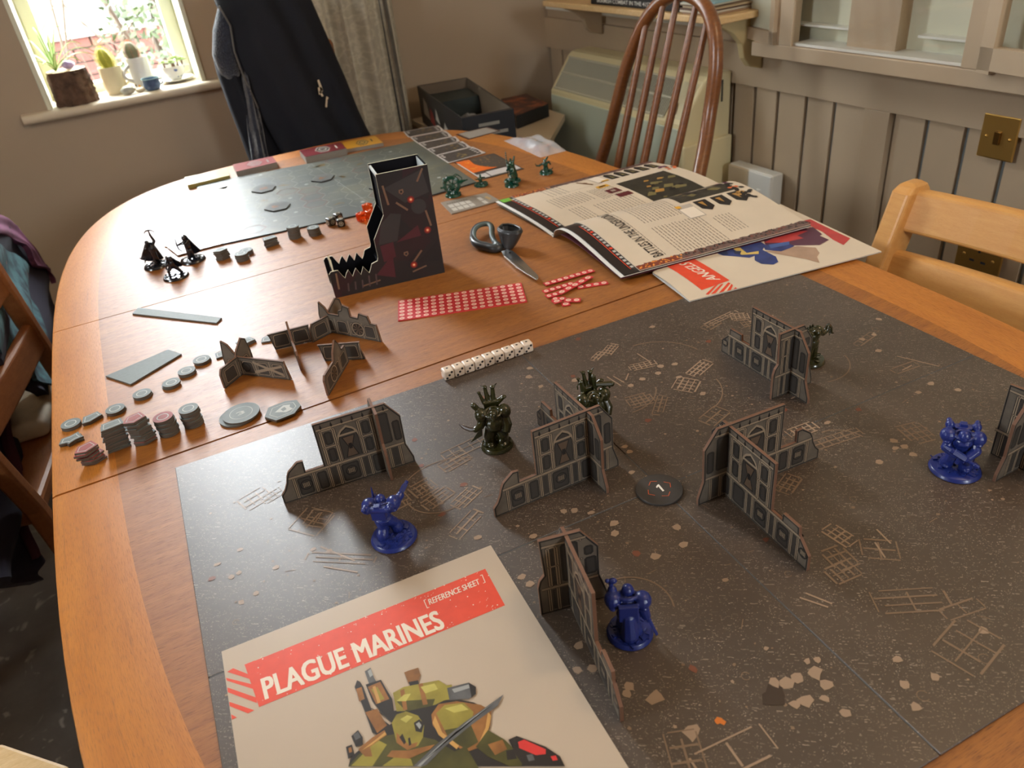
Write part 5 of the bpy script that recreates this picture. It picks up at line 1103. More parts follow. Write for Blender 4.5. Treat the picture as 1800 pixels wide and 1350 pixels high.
# the corner by the green wheel figure lies further right than its hidden front edge shows
mT, mB = (0.03184,1.28256), (0.04942,0.87361)
frontR = (0.24674,0.88723)
MB().prism([cTL, mT, mB, cBL], TZ+.0003, TZ+.0028, 0, 1).build('board_panel', [M_map, M_bedge], FB, world=True)
MB().prism([lerp(mT, cTR, .004), cTR, frontR, lerp(mB, frontR, .004)], TZ+.0003, TZ+.0028, 0, 1).build('board_panel', [M_map, M_bedge], FB, world=True)
MB().prism([lerp(mT, mB, .01), lerp(mT, cTR, .004), lerp(mB, frontR, .004), lerp(mB, mT, .01)], TZ+.0003, TZ+.0025).build('fold', mat('pale fold line', rgb(170, 172, 166), .6), FB, world=True)
hx = MB(); R_ = .0265; ax = Vector(sub(cTR, cTL)).normalized(); ay = Vector((-ax.y, ax.x)); c0 = Vector(lerp(cTL, cBR, .5))
def inside(p, Q):
    s = [(Q[(i+1) % 4][0]-Q[i][0])*(p[1]-Q[i][1])-(Q[(i+1) % 4][1]-Q[i][1])*(p[0]-Q[i][0]) for i in range(4)]; return all(v > .002 for v in s) or all(v < -.002 for v in s)
quad = [lerp(p, c0, .06) for p in (cTL, cTR, frontR, cBL)]
for i in range(-8, 9):
    for j in range(-8, 9):
        c = c0+ax*(i*R_*1.5)+ay*((j+(.5 if i % 2 else 0))*R_*1.732)
        P = [c+ax*R_*math.cos(k*PI/3)+ay*R_*math.sin(k*PI/3) for k in range(6)]
        for k in range(3):
            a, b = P[k], P[k+1]
            if inside(a, quad) and inside(b, quad): bar(hx, a.lerp(b, .12), a.lerp(b, .88), .0009, TZ+.0030, 0)
        if rnd.random() < .16 and inside(c, quad): hx.poly(ring(c, .004, 12), TZ+.0030, 1)
        elif rnd.random() < .12 and inside(c+ax*R_, quad) and inside(c-ax*R_, quad):
            for k in range(6): bar(hx, c+(P[k]-c)*.82, c+(P[(k+1) % 6]-c)*.82, .0012, TZ+.0031, 2)
        elif rnd.random() < .2 and inside(c, quad): hx.poly([c+Vector((rnd.uniform(-.018, .018), rnd.uniform(-.012, .012))) for _ in range(5)], TZ+.00295, 3)
tag(hx.build('printed_grid', [mat('pale grid print', rgb(168, 168, 152), .4), mat('white dot print', rgb(170, 172, 168), .4), mat('red hex print', rgb(122, 66, 62), .4), mat('ochre stain print', rgb(112, 92, 52), .4)], FB, world=True), kind='stuff')
M_tile = mat('grey hex tile print', rgb(98, 100, 98), .35, var=.2, vscale=60); M_tiled = mat('dark tile rim', rgb(46, 40, 40), .7); M_rustp = mat('rust tile print', rgb(140, 96, 66), .4)
def hextile(label, P):
    z = TZ+.0031; t = thing('hex_tile', label, 'tile', (*lerp(P[0], P[3], .5), z), group='six-sided tiles on the far board')
    MB().prism(P, z, z+.0022, 0, 1).build('tile', [M_tile, M_tiled], t, world=True)
    c = lerp(P[0], P[3], .5); m = MB(); q = random.Random(int(P[0][0]*1e5) % 97)
    for k in range(4): m.poly([(c[0]+q.uniform(-.011, .011), c[1]+q.uniform(-.009, .009)) for _ in range(4)], z+.0024+k*1e-5, 0)
    m.build('printed_art', M_rustp, t, world=True)
# pixel outlines of the tiles as they lie on the board
hextile('grey six-sided tile at the left of the far board, upper one', [(-0.11733,1.1692),(-0.09803,1.19856),(-0.07708,1.19027),(-0.06855,1.16855),(-0.08063,1.14581),(-0.10288,1.14438)])
hextile('grey six-sided tile at the left of the far board, lower one', [(-0.12097,1.03533),(-0.10313,1.06217),(-0.08323,1.05401),(-0.07212,1.03186),(-0.08572,1.00846),(-0.10929,1.01156)])
hextile('grey and rust six-sided tile lying across the fold of the far board', [(-0.0026,1.14131),(0.01809,1.17046),(0.0426,1.16213),(0.04663,1.14294),(0.0332,1.12091),(0.01165,1.119)])
hextile('dark six-sided tile mostly hidden behind the dice tower', [(0.07348,1.00353),(0.08336,1.01598),(0.09747,1.01194),(0.1048,0.98903),(0.09254,0.97624),(0.07786,0.98508)])
# cards beside the left end of the far board, washed out by the window
M_wcard = mat('white card back', rgb(146, 150, 150), .25, var=.05, vscale=40)
def card(name, label, P, z, mats, group=None, th=.0005, cat='card'):
    t = thing(name, label, cat, (*lerp(P[0], P[2], .5), z), group=group); MB().prism(P, z, z+th, 0).build('card', mats, t, world=True); return t
fronts = [(-0.31179,1.26842),(-0.31388,1.16962),(-0.21332,1.16286),(-0.21732,1.26222)], [(-0.30339,1.17044),(-0.30427,1.10172),(-0.21351,1.13014),(-0.21055,1.19422)], [(-0.30325,1.10497),(-0.30625,1.035),(-0.20989,1.06416),(-0.21145,1.12816)], [(-0.30625,1.035),(-0.30603,0.97844),(-0.21704,0.97267),(-0.21309,1.05858)], [(-0.30318,0.97588),(-0.29167,0.91628),(-0.21507,0.91464),(-0.21497,0.97854)]
pos_ = ['farthest of the overlapping pale cards left of the far board', 'second pale card of the overlapping row left of the far board', 'middle pale card of the overlapping row left of the far board', 'fourth pale card of the overlapping row left of the far board', 'nearest of the overlapping pale cards left of the far board']
for k, P in enumerate(fronts):
    t = card('fighter_card', pos_[k], P, TZ+.0004+.00055*k, M_wcard, 'pale cards left of the far board')
    i = inset(P, .004); m = MB().poly(i, TZ+.0010+.00055*k, 0); m.build('printed_panel', mat_cache('washed card print', rgb(124, 130, 132), .3), t, world=True)
# card decks along the far table edge
def deck(label, P, h, top, rim, emb=None, band=None):
    t = thing('card_deck', label, 'card deck', (*lerp(P[0], P[2], .5), TZ), group='card decks along the far edge'); z = TZ+.0004; n = max(4, int(h/.0012))
    for k in range(n-1): pass
    m = MB()
    for k in range(n):
        j = rnd.uniform(-.0006, .0006); m.prism([(p[0]+j, p[1]-j) for p in P], z+h*k/n, z+h*(k+.86)/n, 0)
    tag(m.build('cards', rim, t, world=True), kind='stuff')
    MB().prism(P, z+h, z+h+.0005).build('top_card', top, t, world=True)
    if emb:
        c = lerp(P[0], P[2], .5); dx = Vector(sub(P[1], P[0]))*.16; dy = Vector(sub(P[3], P[0]))*.34; c = Vector(c); e = MB()
        for s, mi, zz in ((1, 0, .0006), (.86, 1, .00066), (.55, 0, .00072), (.38, 1, .00078)): e.poly([c-dx*s*1.2, c-dx*s*.55-dy*s, c+dx*s*.55-dy*s, c+dx*s*1.2, c+dx*s*.55+dy*s, c-dx*s*.55+dy*s], z+h+zz, mi)
        d2 = Vector(sub(P[1], P[0])); e.poly([Vector(P[0])+d2*.80+dy*.9, Vector(P[0])+d2*.84+dy*.9, Vector(P[0])+d2*.84+dy*2.0, Vector(P[0])+d2*.80+dy*2.0], z+h+.0006, 0)
        e.build('printed_emblem', emb, t, world=True)
    return t
M_ivo = mat('ivory card edges', rgb(196, 186, 164), .7); M_gry = mat('grey card edges', rgb(140, 132, 122), .7)
M_em1 = [mat('emblem pale', rgb(206, 200, 188), .4), mat('emblem dark', rgb(52, 34, 36), .4)]
deck('cream topped card deck at the far left rim of the table', [(-0.21794,1.3814),(-0.13032,1.37293),(-0.13408,1.31193),(-0.22072,1.31134)], .008, mat('cream gloss card', rgb(206, 196, 150), .2), mat('gold card edges', rgb(150, 134, 70), .6))
deck('washed pink card deck with a round emblem second from the left', [(-0.11438,1.37849),(-0.0272,1.37273),(-0.03073,1.31412),(-0.11816,1.31363)], .012, mat('pink card back', rgb(170, 110, 110), .22), M_gry, [mat('emblem grey', rgb(150, 140, 136), .3), mat('emblem pink', rgb(160, 112, 110), .3)])
deck('dark red card deck with a white shield emblem in front of the coat', [(0.03186,1.36127),(0.12377,1.35012),(0.11919,1.28715),(0.02767,1.29332)], .014, mat('dark red card back', rgb(112, 34, 40), .35), M_gry, M_em1)
deck('yellow card deck with a dark hexagon emblem right of the red deck', [(0.13251,1.36852),(0.20957,1.35948),(0.20393,1.28655),(0.12288,1.30343)], .008, mat('yellow card back', rgb(206, 150, 44), .35), M_gry, [mat('emblem black', rgb(52, 42, 32), .4), mat('emblem tan', rgb(196, 160, 90), .4)])
# five fighter cards laid out in a row
M_fc = mat('white card border', rgb(196, 190, 186), .4); M_fd = mat('brown grey card art', rgb(70, 64, 60), .4, var=.3, vscale=90)
M_gold = [mat('ochre figure print', rgb(136, 116, 74), .45), mat('dark corner print', rgb(38, 35, 36), .4), M_fc]
fc = [[(0.28312,1.37138),(0.36796,1.35444),(0.35871,1.29688),(0.27351,1.31099)], [(0.27541,1.30435),(0.3594,1.29141),(0.3499,1.23201),(0.26815,1.2412)], [(0.26954,1.2396),(0.35482,1.22625),(0.34572,1.17993),(0.26311,1.17567)], [(0.26408,1.17458),(0.34832,1.17279),(0.34241,1.1164),(0.25872,1.11485)], [(0.26037,1.11549),(0.34521,1.11323),(0.34563,1.04947),(0.25665,1.04375)]]
od_ = ['farthest', 'second', 'middle', 'fourth', 'nearest']
for k, P in enumerate(fc):
    z = TZ+.0004+k*.0003; t = card('fighter_card', '%s of the five brown figure cards right of the far board' % od_[k], P, z, M_fc, 'brown figure cards right of the far board')
    i = inset(P, .0035); z += .0006
    def Q(a, b): return lerp(lerp(i[0], i[1], a), lerp(i[3], i[2], a), b)
    MB().poly([Q(0, 0), Q(.94, 0), Q(1, .5), Q(.94, 1), Q(0, 1)], z, 0).build('art_panel', M_fd, t, world=True)
    m = MB(); q = random.Random(k)
    for j in range(9): a, b = q.uniform(.35, .75), q.uniform(.15, .85); m.poly([Q(a+q.uniform(-.07, .07), min(1, max(0, b+q.uniform(-.15, .15)))) for _ in range(4)], z+.0001+j*1e-5, 0)
    m.poly([Q(.84, 0), Q(.94, 0), Q(1, .5), Q(.94, 1), Q(.88, 1)], z+.0001, 1)
    for j in range(4): m.poly([Q(.86, .15+j*.2), Q(.94, .15+j*.2), Q(.94, .25+j*.2), Q(.86, .25+j*.2)], z+.0002, 2)
    for j in range(2): m.poly([Q(.03, .55+j*.2), Q(.10, .55+j*.2), Q(.10, .68+j*.2), Q(.03, .68+j*.2)], z+.0002, 2)
    tag(m.build('printed_figure', M_gold, t, world=True), kind='stuff')
P = [(0.26977,1.04362),(0.35783,1.03621),(0.35201,0.89447),(0.26159,0.89658)]; z = TZ+.0004
t = card('art_card', 'large card with an orange fire picture between the map and the green figures', P, z, mat('charcoal card', rgb(62, 52, 48), .35))
def Q(a, b, P=P): return lerp(lerp(P[0], P[1], a), lerp(P[3], P[2], a), b)
m = MB(); q = random.Random(2); z += .0007
m.poly([Q(.02, .02), Q(.96, .02), Q(.97, .66), Q(.02, .66)], z, 0)
m.poly([Q(.02, .03), Q(.34, .05), Q(.30, .3), Q(.36, .45), Q(.52, .60), Q(.62, .66), Q(.03, .66)], z+.00006, 1)
for j in range(26): a, b = q.uniform(.36, .9), q.uniform(.08, .58); m.poly([Q(a+q.uniform(-.04, .04), b+q.uniform(-.06, .06)) for _ in range(4)], z+.00012+j*1e-6, 2)
for j in range(8): a, b = q.uniform(.05, .3), q.uniform(.1, .5); m.poly([Q(a+q.uniform(-.05, .05), b+q.uniform(-.07, .07)) for _ in range(4)], z+.00016+j*1e-6, 3)
m.poly([Q(.04, .78), Q(.24, .78), Q(.24, .96), Q(.04, .96)], z+.0001, 4); m.poly([Q(.27, .74), Q(.97, .74), Q(.97, .95), Q(.27, .95)], z+.0001, 4)
m.poly([Q(-.0, .12), Q(.035, .12), Q(.035, .9), Q(0, .9)], z+.0002, 4)
m.build('printed_picture', [mat('dark art', rgb(74, 66, 60), .35), mat('orange flame print', rgb(226, 106, 30), .35), mat('tan troops print', rgb(142, 112, 72), .4), mat('yellow flame print', rgb(240, 160, 50), .35), M_fc], t, world=True)
P = [(0.36314,1.24317),(0.44352,1.24139),(0.44992,1.18509),(0.36516,1.17802)]; t = card('text_card', 'pale text card with a dark rim at the far right rim of the table', P, TZ+.0004, mat('rusty dark rim', rgb(84, 54, 44), .4))
MB().poly([lerp(P[0], P[2], .06), lerp(P[1], P[3], .07), lerp(P[2], P[0], .06), lerp(P[3], P[1], .07)], TZ+.0011).build('text_panel', mat('pale grey text print', rgb(164, 158, 150), .4, var=.12, vscale=500), t, world=True)
P = [(0.14988,0.83289),(0.23394,0.81991),(0.23339,0.7642),(0.14106,0.76515)]; t = card('score_card', 'grey rules card with rows of boxes between the tower and the magazine', P, TZ+.0004, mat('grey printed card', rgb(140, 130, 118), .35, var=.1, vscale=30), th=.0015)
m = MB(); z = TZ+.0021
def Q(a, b, P=P): return lerp(lerp(P[0], P[1], a), lerp(P[3], P[2], a), b)
for c_i in range(4):
    for r_i in range(2): x = .07+c_i*.12; m.poly([Q(x, .34+r_i*.30), Q(x+.10, .34+r_i*.30), Q(x+.10, .58+r_i*.30), Q(x, .58+r_i*.30)], z, 0)
for r_i in range(2): m.poly([Q(.70, .3+r_i*.36), Q(.78, .3+r_i*.36), Q(.78, .58+r_i*.36), Q(.70, .58+r_i*.36)], z, 0)
for k in range(9): m.poly([Q(.08+k*.05, .2), Q(.115+k*.05, .2), Q(.115+k*.05, .25), Q(.08+k*.05, .25)], z, 1)
m.poly([Q(.84, .4), Q(.9, .35), Q(.93, .6), Q(.86, .75)], z, 2)
tag(m.build('printed_boxes', [mat('white box print', rgb(196, 190, 180), .4), mat('dark line print', rgb(80, 74, 68), .4), mat('tan print', rgb(180, 150, 104), .4)], t, world=True), kind='stuff')
bagp = [(0.46955,1.10867), (0.48792,1.00946), (0.47851,0.94782), (0.41622,0.93235), (0.42114,1.01239), (0.43062,1.12078)]
def bagf(u, v):
    P = [(0.41566,1.1054), (0.48221,1.04773), (0.47099,0.93318), (0.41029,0.9334)]
    p = lerp(lerp(P[0], P[1], u), lerp(P[3], P[2], u), v); q = math.sin(u*9+v*5)*math.sin(v*11-u*4)*.5+.5; e = min(u, v, 1-u, 1-v)
    return (p[0], p[1], TZ+.001+.014*min(1, e*3.2)+.006*q*min(1, e*6))
t = thing('zip_bag', 'clear zip bag of small parts lying by the right table edge', 'bag', (*(0.44182,1.013), TZ))
MB().sheet(26, 18, bagf).build('film', film_mat('bag film', (.86, .88, .92, 1), .42), t, smooth=40, world=True)
m = MB(); q = random.Random(6)
for k in range(16): c = lerp((0.43741,1.06754), (0.45419,0.97519), q.random()); m.ell((c[0]+q.uniform(-.02, .02), c[1]+q.uniform(-.03, .03), TZ+.004), (.012*q.uniform(.4, 1), .005, .003), q.choice((0, 0, 1)), Matrix.Rotation(q.uniform(0, 3), 4, 'Z'), 7, 5)
tag(m.build('small_parts', [mat('grey parts', rgb(96, 92, 96), .5), mat('rust parts', rgb(170, 96, 70), .5)], t, world=True), kind='stuff')

# ------------------------------------------------------------------ stacks and dice in front of the far board
def ctr(label, p): return p
G3 = 'dark counter stacks in front of the far board'
M_tok_b = M_tok
stack('kite', False, (-0.22961,0.84966), 7, 0.3, 'top counter of the angular stack nearest the black figures', 'lower counter within the angular stack nearest the black figures', G3+', angular', .0014, .12, 31)
stack('round', False, (-0.1913,0.84286), 3, 0, 'top disc of the low round pile behind the short round stack', 'lower disc of the low round pile behind the short round stack', G3+', rear round', .001, .3, 32)
stack('round', False, (-0.20306,0.82034), 5, 0, 'top disc of the short round stack right of the angular stack', 'lower disc within the short round stack right of the angular stack', G3+', front round', .001, .3, 33)
stack('wedge', False, (-0.15114,0.8505), 6, 0.2, 'top square counter of the dark square stack by the far board edge', 'lower counter within the dark square stack by the far board edge', G3+', square', .0012, .1, 34)
stack('round', False, (-0.1081,0.85693), 9, 0, 'top disc of the tallest round stack by the far board edge', 'lower disc within the tallest round stack by the far board edge', G3+', tall round', .0006, .3, 35)
stack('round', False, (-0.07684,0.84497), 6, 0, 'top disc of the round stack nearest the black dice', 'lower disc within the round stack nearest the black dice', G3+', low round', .0007, .3, 36)
def die_mesh(s, r): return MB().box((0, 0, s/2), (s, s, s))
def pip(mb, f, s, spots, rr, mi=0):
    """spots on a face: f 0 top, 1 front (-y), 2 left (-x)"""
    for a, b in spots:
        P = ring((a*s, b*s), rr, 10); n = len(P); e = .00008
        vs = [(p[0], p[1], s+e) for p in P] if f == 0 else [(p[0], -s/2-e, s/2+p[1]) for p in P] if f == 1 else [(-s/2-e, p[0], s/2+p[1]) for p in P]
        mb.add(vs, [tuple(range(n)) if f != 2 else tuple(range(n-1, -1, -1))], mi)
M_ivory = mat('ivory plastic', rgb(226, 208, 190), .3, coat=.3); M_pip = mat('black pip paint', rgb(24, 20, 22), .4)
dice = []
d0 = Vector((-0.07788,0.28087)); d1 = Vector((0.02065,0.27788)); dv = (d1-d0); ds = dv.length/8*0.985; da = math.atan2(dv.y, dv.x)
posn = ['first white die at the left end of the row', 'second white die from the left in the row', 'third white die from the left in the row', 'fourth white die from the left in the row', 'middle white die of the row of nine', 'fourth white die from the right in the row', 'third white die from the right in the row', 'second white die from the right in the row', 'last white die at the right end of the row']
for k in range(9):
    p = d0+dv*(k/8)
    if k == 0:
        D = thing('white_die', posn[0], 'die', (p.x, p.y, ZT+.0002), da-.02, 'row of white dice'); die_mesh(ds, 0).build('cube', M_ivory, D, bevel=.0021, seg=4, smooth=40)
        m = MB(); pip(m, 0, ds, [(0, 0)], .0014); pip(m, 1, ds, [(.25, .25), (0, 0), (-.25, -.25)], .0014); pip(m, 2, ds, [(.25, .25), (-.25, -.25)], .0014); m.build('pips', M_pip, D)
    else: D2 = dup(D, (p.x, p.y, ZT+.0002), da-.02+rnd.uniform(-.05, .05), posn[k])
# the row straddles the rim of the board: find which dice stand on the wood
M_bd = mat('black die plastic', rgb(34, 34, 36), .25, coat=.4); M_bdi = mat('ivory symbol print', rgb(206, 196, 176), .4)
for k, (p, rz, l) in enumerate((((-0.04056,0.87013), .3, 'left black symbol die by the far board'), ((-0.02789,0.8512), -.25, 'front right black symbol die by the far board'), ((-0.02338,0.88289), .2, 'rear black symbol die by the far board'))):
    D = thing('black_die', l, 'die', (*p, TZ+.0003), rz, 'black symbol dice'); die_mesh(.0135, 0).build('cube', M_bd, D, bevel=.0025, seg=4, smooth=40); m = MB(); s = .0135
    for f in (0, 1, 2):
        P = ring((0, 0), .0044, 12) if f != 1 else [(-.004, -.003), (.002, -.0042), (.0046, .0005), (.001, .0042), (-.0042, .002)]
        pip(m, f, s, [(0, 0)], .0044 if f != 1 else .0038, 0); pip(m, f, s+.0001, [(0, 0)], .003, 1); pip(m, f, s+.0002, [(0, 0)], .0014, 0)
    m.build('printed_symbols', [M_bdi, M_bd], D)
M_or = bpy.data.materials.new('clear orange plastic'); M_or.use_nodes = True; n_ = N(M_or); n_.b.inputs['Base Color'].default_value = (1.0, .14, .02, 1); n_.b.inputs['Transmission Weight'].default_value = .75; n_.b.inputs['Roughness'].default_value = .08; n_.b.inputs['IOR'].default_value = 1.3
for k, (p, rz, l) in enumerate((((0.00936,0.85199), .35, 'clear orange die at the left of the orange pair'), ((0.02494,0.85186), .1, 'clear orange die half hidden by the dice tower'), ((0.03041,0.88036), .4, 'clear orange die at the back of the orange group'))):
    D = thing('orange_die', l, 'die', (*p, TZ+.0003 if k < 2 else TZ+.0031), rz, 'clear orange dice'); die_mesh(.0145, 0).build('cube', M_or, D, bevel=.0022, seg=3, smooth=40); m = MB(); pip(m, 1, .0145, [(.25, .25), (-.25, -.25)], .0012); pip(m, 0, .0145, [(.2, .2), (-.2, -.2), (0, 0)], .0012); m.build('pips', mat_cache('pale pips', rgb(246, 190, 160)), D)

# ------------------------------------------------------------------ dice tower
T0 = Vector((-.1212, .5759)); T1 = Vector((.0355, .5525)); td = (T1-T0).normalized(); tn = Vector((-td.y, td.x)); TD = .058
tw = thing('dice_tower', 'tall dark dice tower of printed card with a spiked tray', 'dice tower', (T0.x, T0.y, TZ), math.atan2(td.y, td.x))
prof = [(0, 0), (-.001, .036), (.002, .0392), (.0095, .0396), (.0122, .039), (.0165, .0300), (.0191, .0258), (.0222, .0320), (.0256, .0366), (.0277, .0315), (.0298, .0258), (.0332, .0320), (.0363, .0366), (.0390, .0310), (.0414, .0256), (.0440, .0310), (.0465, .0362), (.0498, .0305), (.053, .0253), (.0558, .0300), (.0588, .0373), (.0640, .0390), (.0676, .0398), (.0692, .0440), (.0690, .0705), (.0882, .1013), (.0884, .1568), (.1586, .1568), (.1586, 0)]
M_tw = bpy.data.materials.new('dark maroon printed card'); M_tw.use_nodes = True; n_ = N(M_tw); v_ = n_.coord()
vo = n_.new('TexVoronoi'); vo.inputs['Scale'].default_value = 26; n_.link(v_, vo.inputs['Vector']); sx = n_.new('SeparateXYZ'); n_.link(vo.outputs['Color'], sx.inputs[0])
n_.link(n_.ramp(sx.outputs[0], [(0.3, rgb(34, 29, 29)), (0.5, rgb(42, 25, 27)), (0.75, rgb(54, 24, 29)), (0.9, rgb(30, 27, 28))]), n_.b.inputs['Base Color']); n_.b.inputs['Roughness'].default_value = .42
M_twi = mat('black card', rgb(20, 20, 25), .9, spec=.15); M_core = mat('cream card core', rgb(214, 204, 176), .7); M_pwh = mat('white card lining', rgb(206, 212, 212), .6)
VX = Matrix(((1, 0, 0, 0), (0, 0, -1, 0), (0, 1, 0, 0), (0, 0, 0, 1)))      # (s, h, d) -> x = s, y = -d, z = h
def side(y, name):
    m = MB().prism(prof, -y-.0011, -y+.0011, 0, 1, VX); f0 = len(m.f)-len(prof)-2
    return m.build(name, [M_tw, M_core], tw)
s1 = side(.0011, 'side_panel'); s2 = side(TD, 'side_panel'); s2.data.materials[0] = M_twi
MB().box((.1575, TD/2, .078), (.0022, TD-.003, .156)).build('back_panel', [M_twi], tw)
MB().box((.0925, TD/2, .125), (.0022, TD-.003, .054)).build('front_panel', [M_twi], tw); MB().box((.0905, TD/2, .1535), (.0030, TD-.003, .003)).build('white_lip', [M_pwh], tw)
MB().box((.1560, TD/2, .13), (.0006, TD-.004, .05)).build('inner_lining', M_pwh, tw)
MB().box((.079, TD/2, .0015), (.156, TD-.003, .0022)).build('floor_panel', M_twi, tw)
m = MB().prism([(.002, 0), (TD-.003, 0), (TD-.003, .040), (.046, .038), (.040, .048), (.034, .036), (.024, .036), (.018, .050), (.012, .036), (.002, .038)], -.0011, .0011, 0, 1, Matrix(((0, 0, 1, .006), (1, 0, 0, 0), (0, 1, 0, 0), (0, 0, 0, 1)))); m.build('tray_front', [M_twi, M_core], tw)
rp = [(.09, .10), (.155, .075), (.155, .0728), (.09, .0978)]
MB().prism(rp, -TD+.003, -.003, 0, 0, VX).build('ramp', M_twi, tw); MB().prism([(.155, .06), (.07, .03), (.07, .0278), (.155, .0578)], -TD+.003, -.003, 0, 0, VX).build('ramp', M_twi, tw)
# printed planks, glows, scrolls and rivets on the near side
m = MB(); y_ = .0013
def onT(px): return px
def tp(P, mi, d=0.0): m.add([(p[0], -.0002-d, p[1]) for p in P], [tuple(range(len(P)))], mi)
def plank_(a, b, w, mi):
    d = Vector((b[0]-a[0], b[1]-a[1])).normalized(); n2 = Vector((-d.y, d.x))*w/2; tp([(a[0]-n2.x, a[1]-n2.y), (b[0]-n2.x, b[1]-n2.y), (b[0]+n2.x, b[1]+n2.y), (a[0]+n2.x, a[1]+n2.y)], mi, .0002)
tp([(.082, .09), (.098, .102), (.112, .098), (.100, .062), (.074, .062)], 4, .00005); tp([(.095, .137), (.150, .152), (.155, .12), (.12, .112)], 4, .00004); tp([(.062, .02), (.09, .045), (.088, .01)], 5, .00004); tp([(.098, .06), (.132, .078), (.134, .062)], 5, .00005); tp([(.122, .025), (.155, .05), (.155, .02)], 6, .00005); tp([(.075, .06), (.094, .062), (.094, .04), (.076, .036)], 5, .00004)
for a, b, w in (((.0945, .141), (.0975, .114), .0024), ((.108, .115), (.122, .1015), .0024), ((.141, .137), (.151, .153), .0022), ((.146, .096), (.150, .073), .0024), ((.114, .024), (.131, .041), .0024), ((.113, .0125), (.134, .017), .0020), ((.040, .0085), (.066, .0115), .0018)): plank_(a, b, w*1.15, 0)
plank_((.1115, .029), (.128, .043), .0034, 6)
for x in (.0215, .0315, .0415, .0515, .0615): plank_((x-.0015, .006), (x, .018+.004*(x > .05)), .0022, 7)
plank_((.0075, .012), (.0085, .036), .0026, 0)
for c in ((.1285, .115), (.144, .068), (.1165, .0225)):
    for r, mi, d in ((.0050, 1, .0003), (.0030, 2, .0004), (.0015, 3, .0005)): tp(ring(c, r, 16), mi, d)
tp(ring((.1375, .1035), .0105, 20), 4, .0003)
for c in ((.1175, .128), (.1085, .041)): tp([(c[0]-.003, c[1]+.003), (c[0]+.003, c[1]+.0035), (c[0]+.0035, c[1]-.001), (c[0], c[1]-.004), (c[0]-.0035, c[1]-.001)], 0, .0003); tp(ring(c, .0016, 8), 6, .0004)
m.build('printed_scene', [mat('aged plank print', rgb(122, 92, 72), .45), mat('dark red glow print', rgb(120, 34, 26), .45), mat('red glow print', rgb(196, 70, 44), .45), mat('pale glow print', rgb(246, 196, 150), .45), mat('grey shape print', rgb(54, 50, 50), .45), mat('maroon shape print', rgb(78, 30, 38), .45), mat('black shape print', rgb(28, 25, 26), .45), mat('pipe print', rgb(84, 66, 66), .45)], s1)

# ------------------------------------------------------------------ scissors
M_rub_ = mat('charcoal handle plastic', rgb(52, 54, 56), .35, coat=.15); M_grip = mat('sea grey inner grip', rgb(96, 112, 112), .5); M_steel = mat('polished steel', rgb(214, 214, 212), .22, 1.0)
sz = thing('scissors', 'scissors with dark grey handles and steel blades between tower and magazine', 'scissors', (*(0.13484,0.56956), TZ))
def zp(P, z): return [(p[0], p[1], z) for p in P]
lp_ = [(0.11295,0.61933),(0.12172,0.63684),(0.13175,0.64858),(0.14139,0.65301),(0.15009,0.65193),(0.15531,0.64544),(0.15294,0.63159),(0.1449,0.6155),(0.13796,0.599),(0.1334,0.58091),(0.1316,0.56568),(0.12394,0.56782),(0.11838,0.57902),(0.11182,0.5917),(0.1095,0.60356)]
lpz = smooth_path([(p[0], p[1], TZ+.010+.004*math.sin(k*.42)) for k, p in enumerate(lp_)]+[(lp_[0][0], lp_[0][1], TZ+.010)], 4)[:-1]
n = len(lpz); MB().tube(lpz, [.0042+.0022*max(0, math.cos((k/n-.80)*2*PI)) for k in range(n)], 12, 0, True).build('handle', M_rub_, sz, smooth=70, world=True)
c_ = Vector((sum(p[0] for p in lpz)/n, sum(p[1] for p in lpz)/n, TZ+.011))
MB().tube([tuple(Vector(p).lerp(c_, .13)+Vector((0, 0, .0018))) for p in lpz], .0034, 8, 0, True).build('inner_grip', M_grip, sz, smooth=70, world=True)
top_ = [(0.14147,0.58136),(0.15115,0.5893),(0.1595,0.58512),(0.1647,0.57351),(0.16569,0.55881),(0.16225,0.54947),(0.15534,0.54696),(0.14649,0.55414),(0.14075,0.56441),(0.13927,0.57328)]
bot_ = [(0.1431,0.57034),(0.14676,0.57429),(0.14949,0.57425),(0.15168,0.5713),(0.15195,0.56718),(0.14959,0.56209),(0.14595,0.55822),(0.14187,0.55715),(0.14002,0.55975),(0.14073,0.56482)]
def cupf(u, v):
    a = (u % 1)*10; k = int(a) % 10; f_ = a-int(a); t = lerp(top_[k], top_[(k+1) % 10], f_); b = lerp(bot_[k], bot_[(k+1) % 10], f_)
    s = v**.75; return (*lerp(b, t, s), TZ+.004+.026*v)
m = MB().sheet(40, 8, cupf); o = m.build('handle', [M_rub_, M_grip], sz, smooth=70, world=True); so = o.modifiers.new('wall', 'SOLIDIFY'); so.thickness = .0032; so.offset = -1; so.material_offset = 0
MB().tube([cupf(k/40, 1.0) for k in range(40)], .0020, 8, 0, True).build('handle_rim', M_rub_, sz, smooth=70, world=True)
bl = [(0.12709,0.55081),(0.13776,0.55301),(0.14178,0.54158),(0.13867,0.5151),(0.12804,0.44085),(0.12399,0.43332),(0.11942,0.43069),(0.11802,0.47671),(0.12289,0.53283)]
MB().prism(bl, TZ+.0050, TZ+.0066).build('blade', M_steel, sz, world=True, bevel=.0004)
bl2 = [(0.12712,0.54902),(0.13663,0.55155),(0.14022,0.5393),(0.13675,0.51216),(0.12752,0.44304),(0.12194,0.43572),(0.11925,0.47962),(0.12362,0.53495)]
MB().prism(bl2, TZ+.0028, TZ+.0044).build('blade', M_steel, sz, world=True, bevel=.0004)
pv = (0.13376,0.53731,0.7466); MB().lathe([(.0022, 0), (.0022, .0007), (.0015, .0011), (0, .0011)], 14).build('pivot_screw', mat('dark pivot', rgb(46, 46, 48), .4, .8), sz, smooth=50).location = (pv[0]-sz.location.x, pv[1]-sz.location.y, .0066)
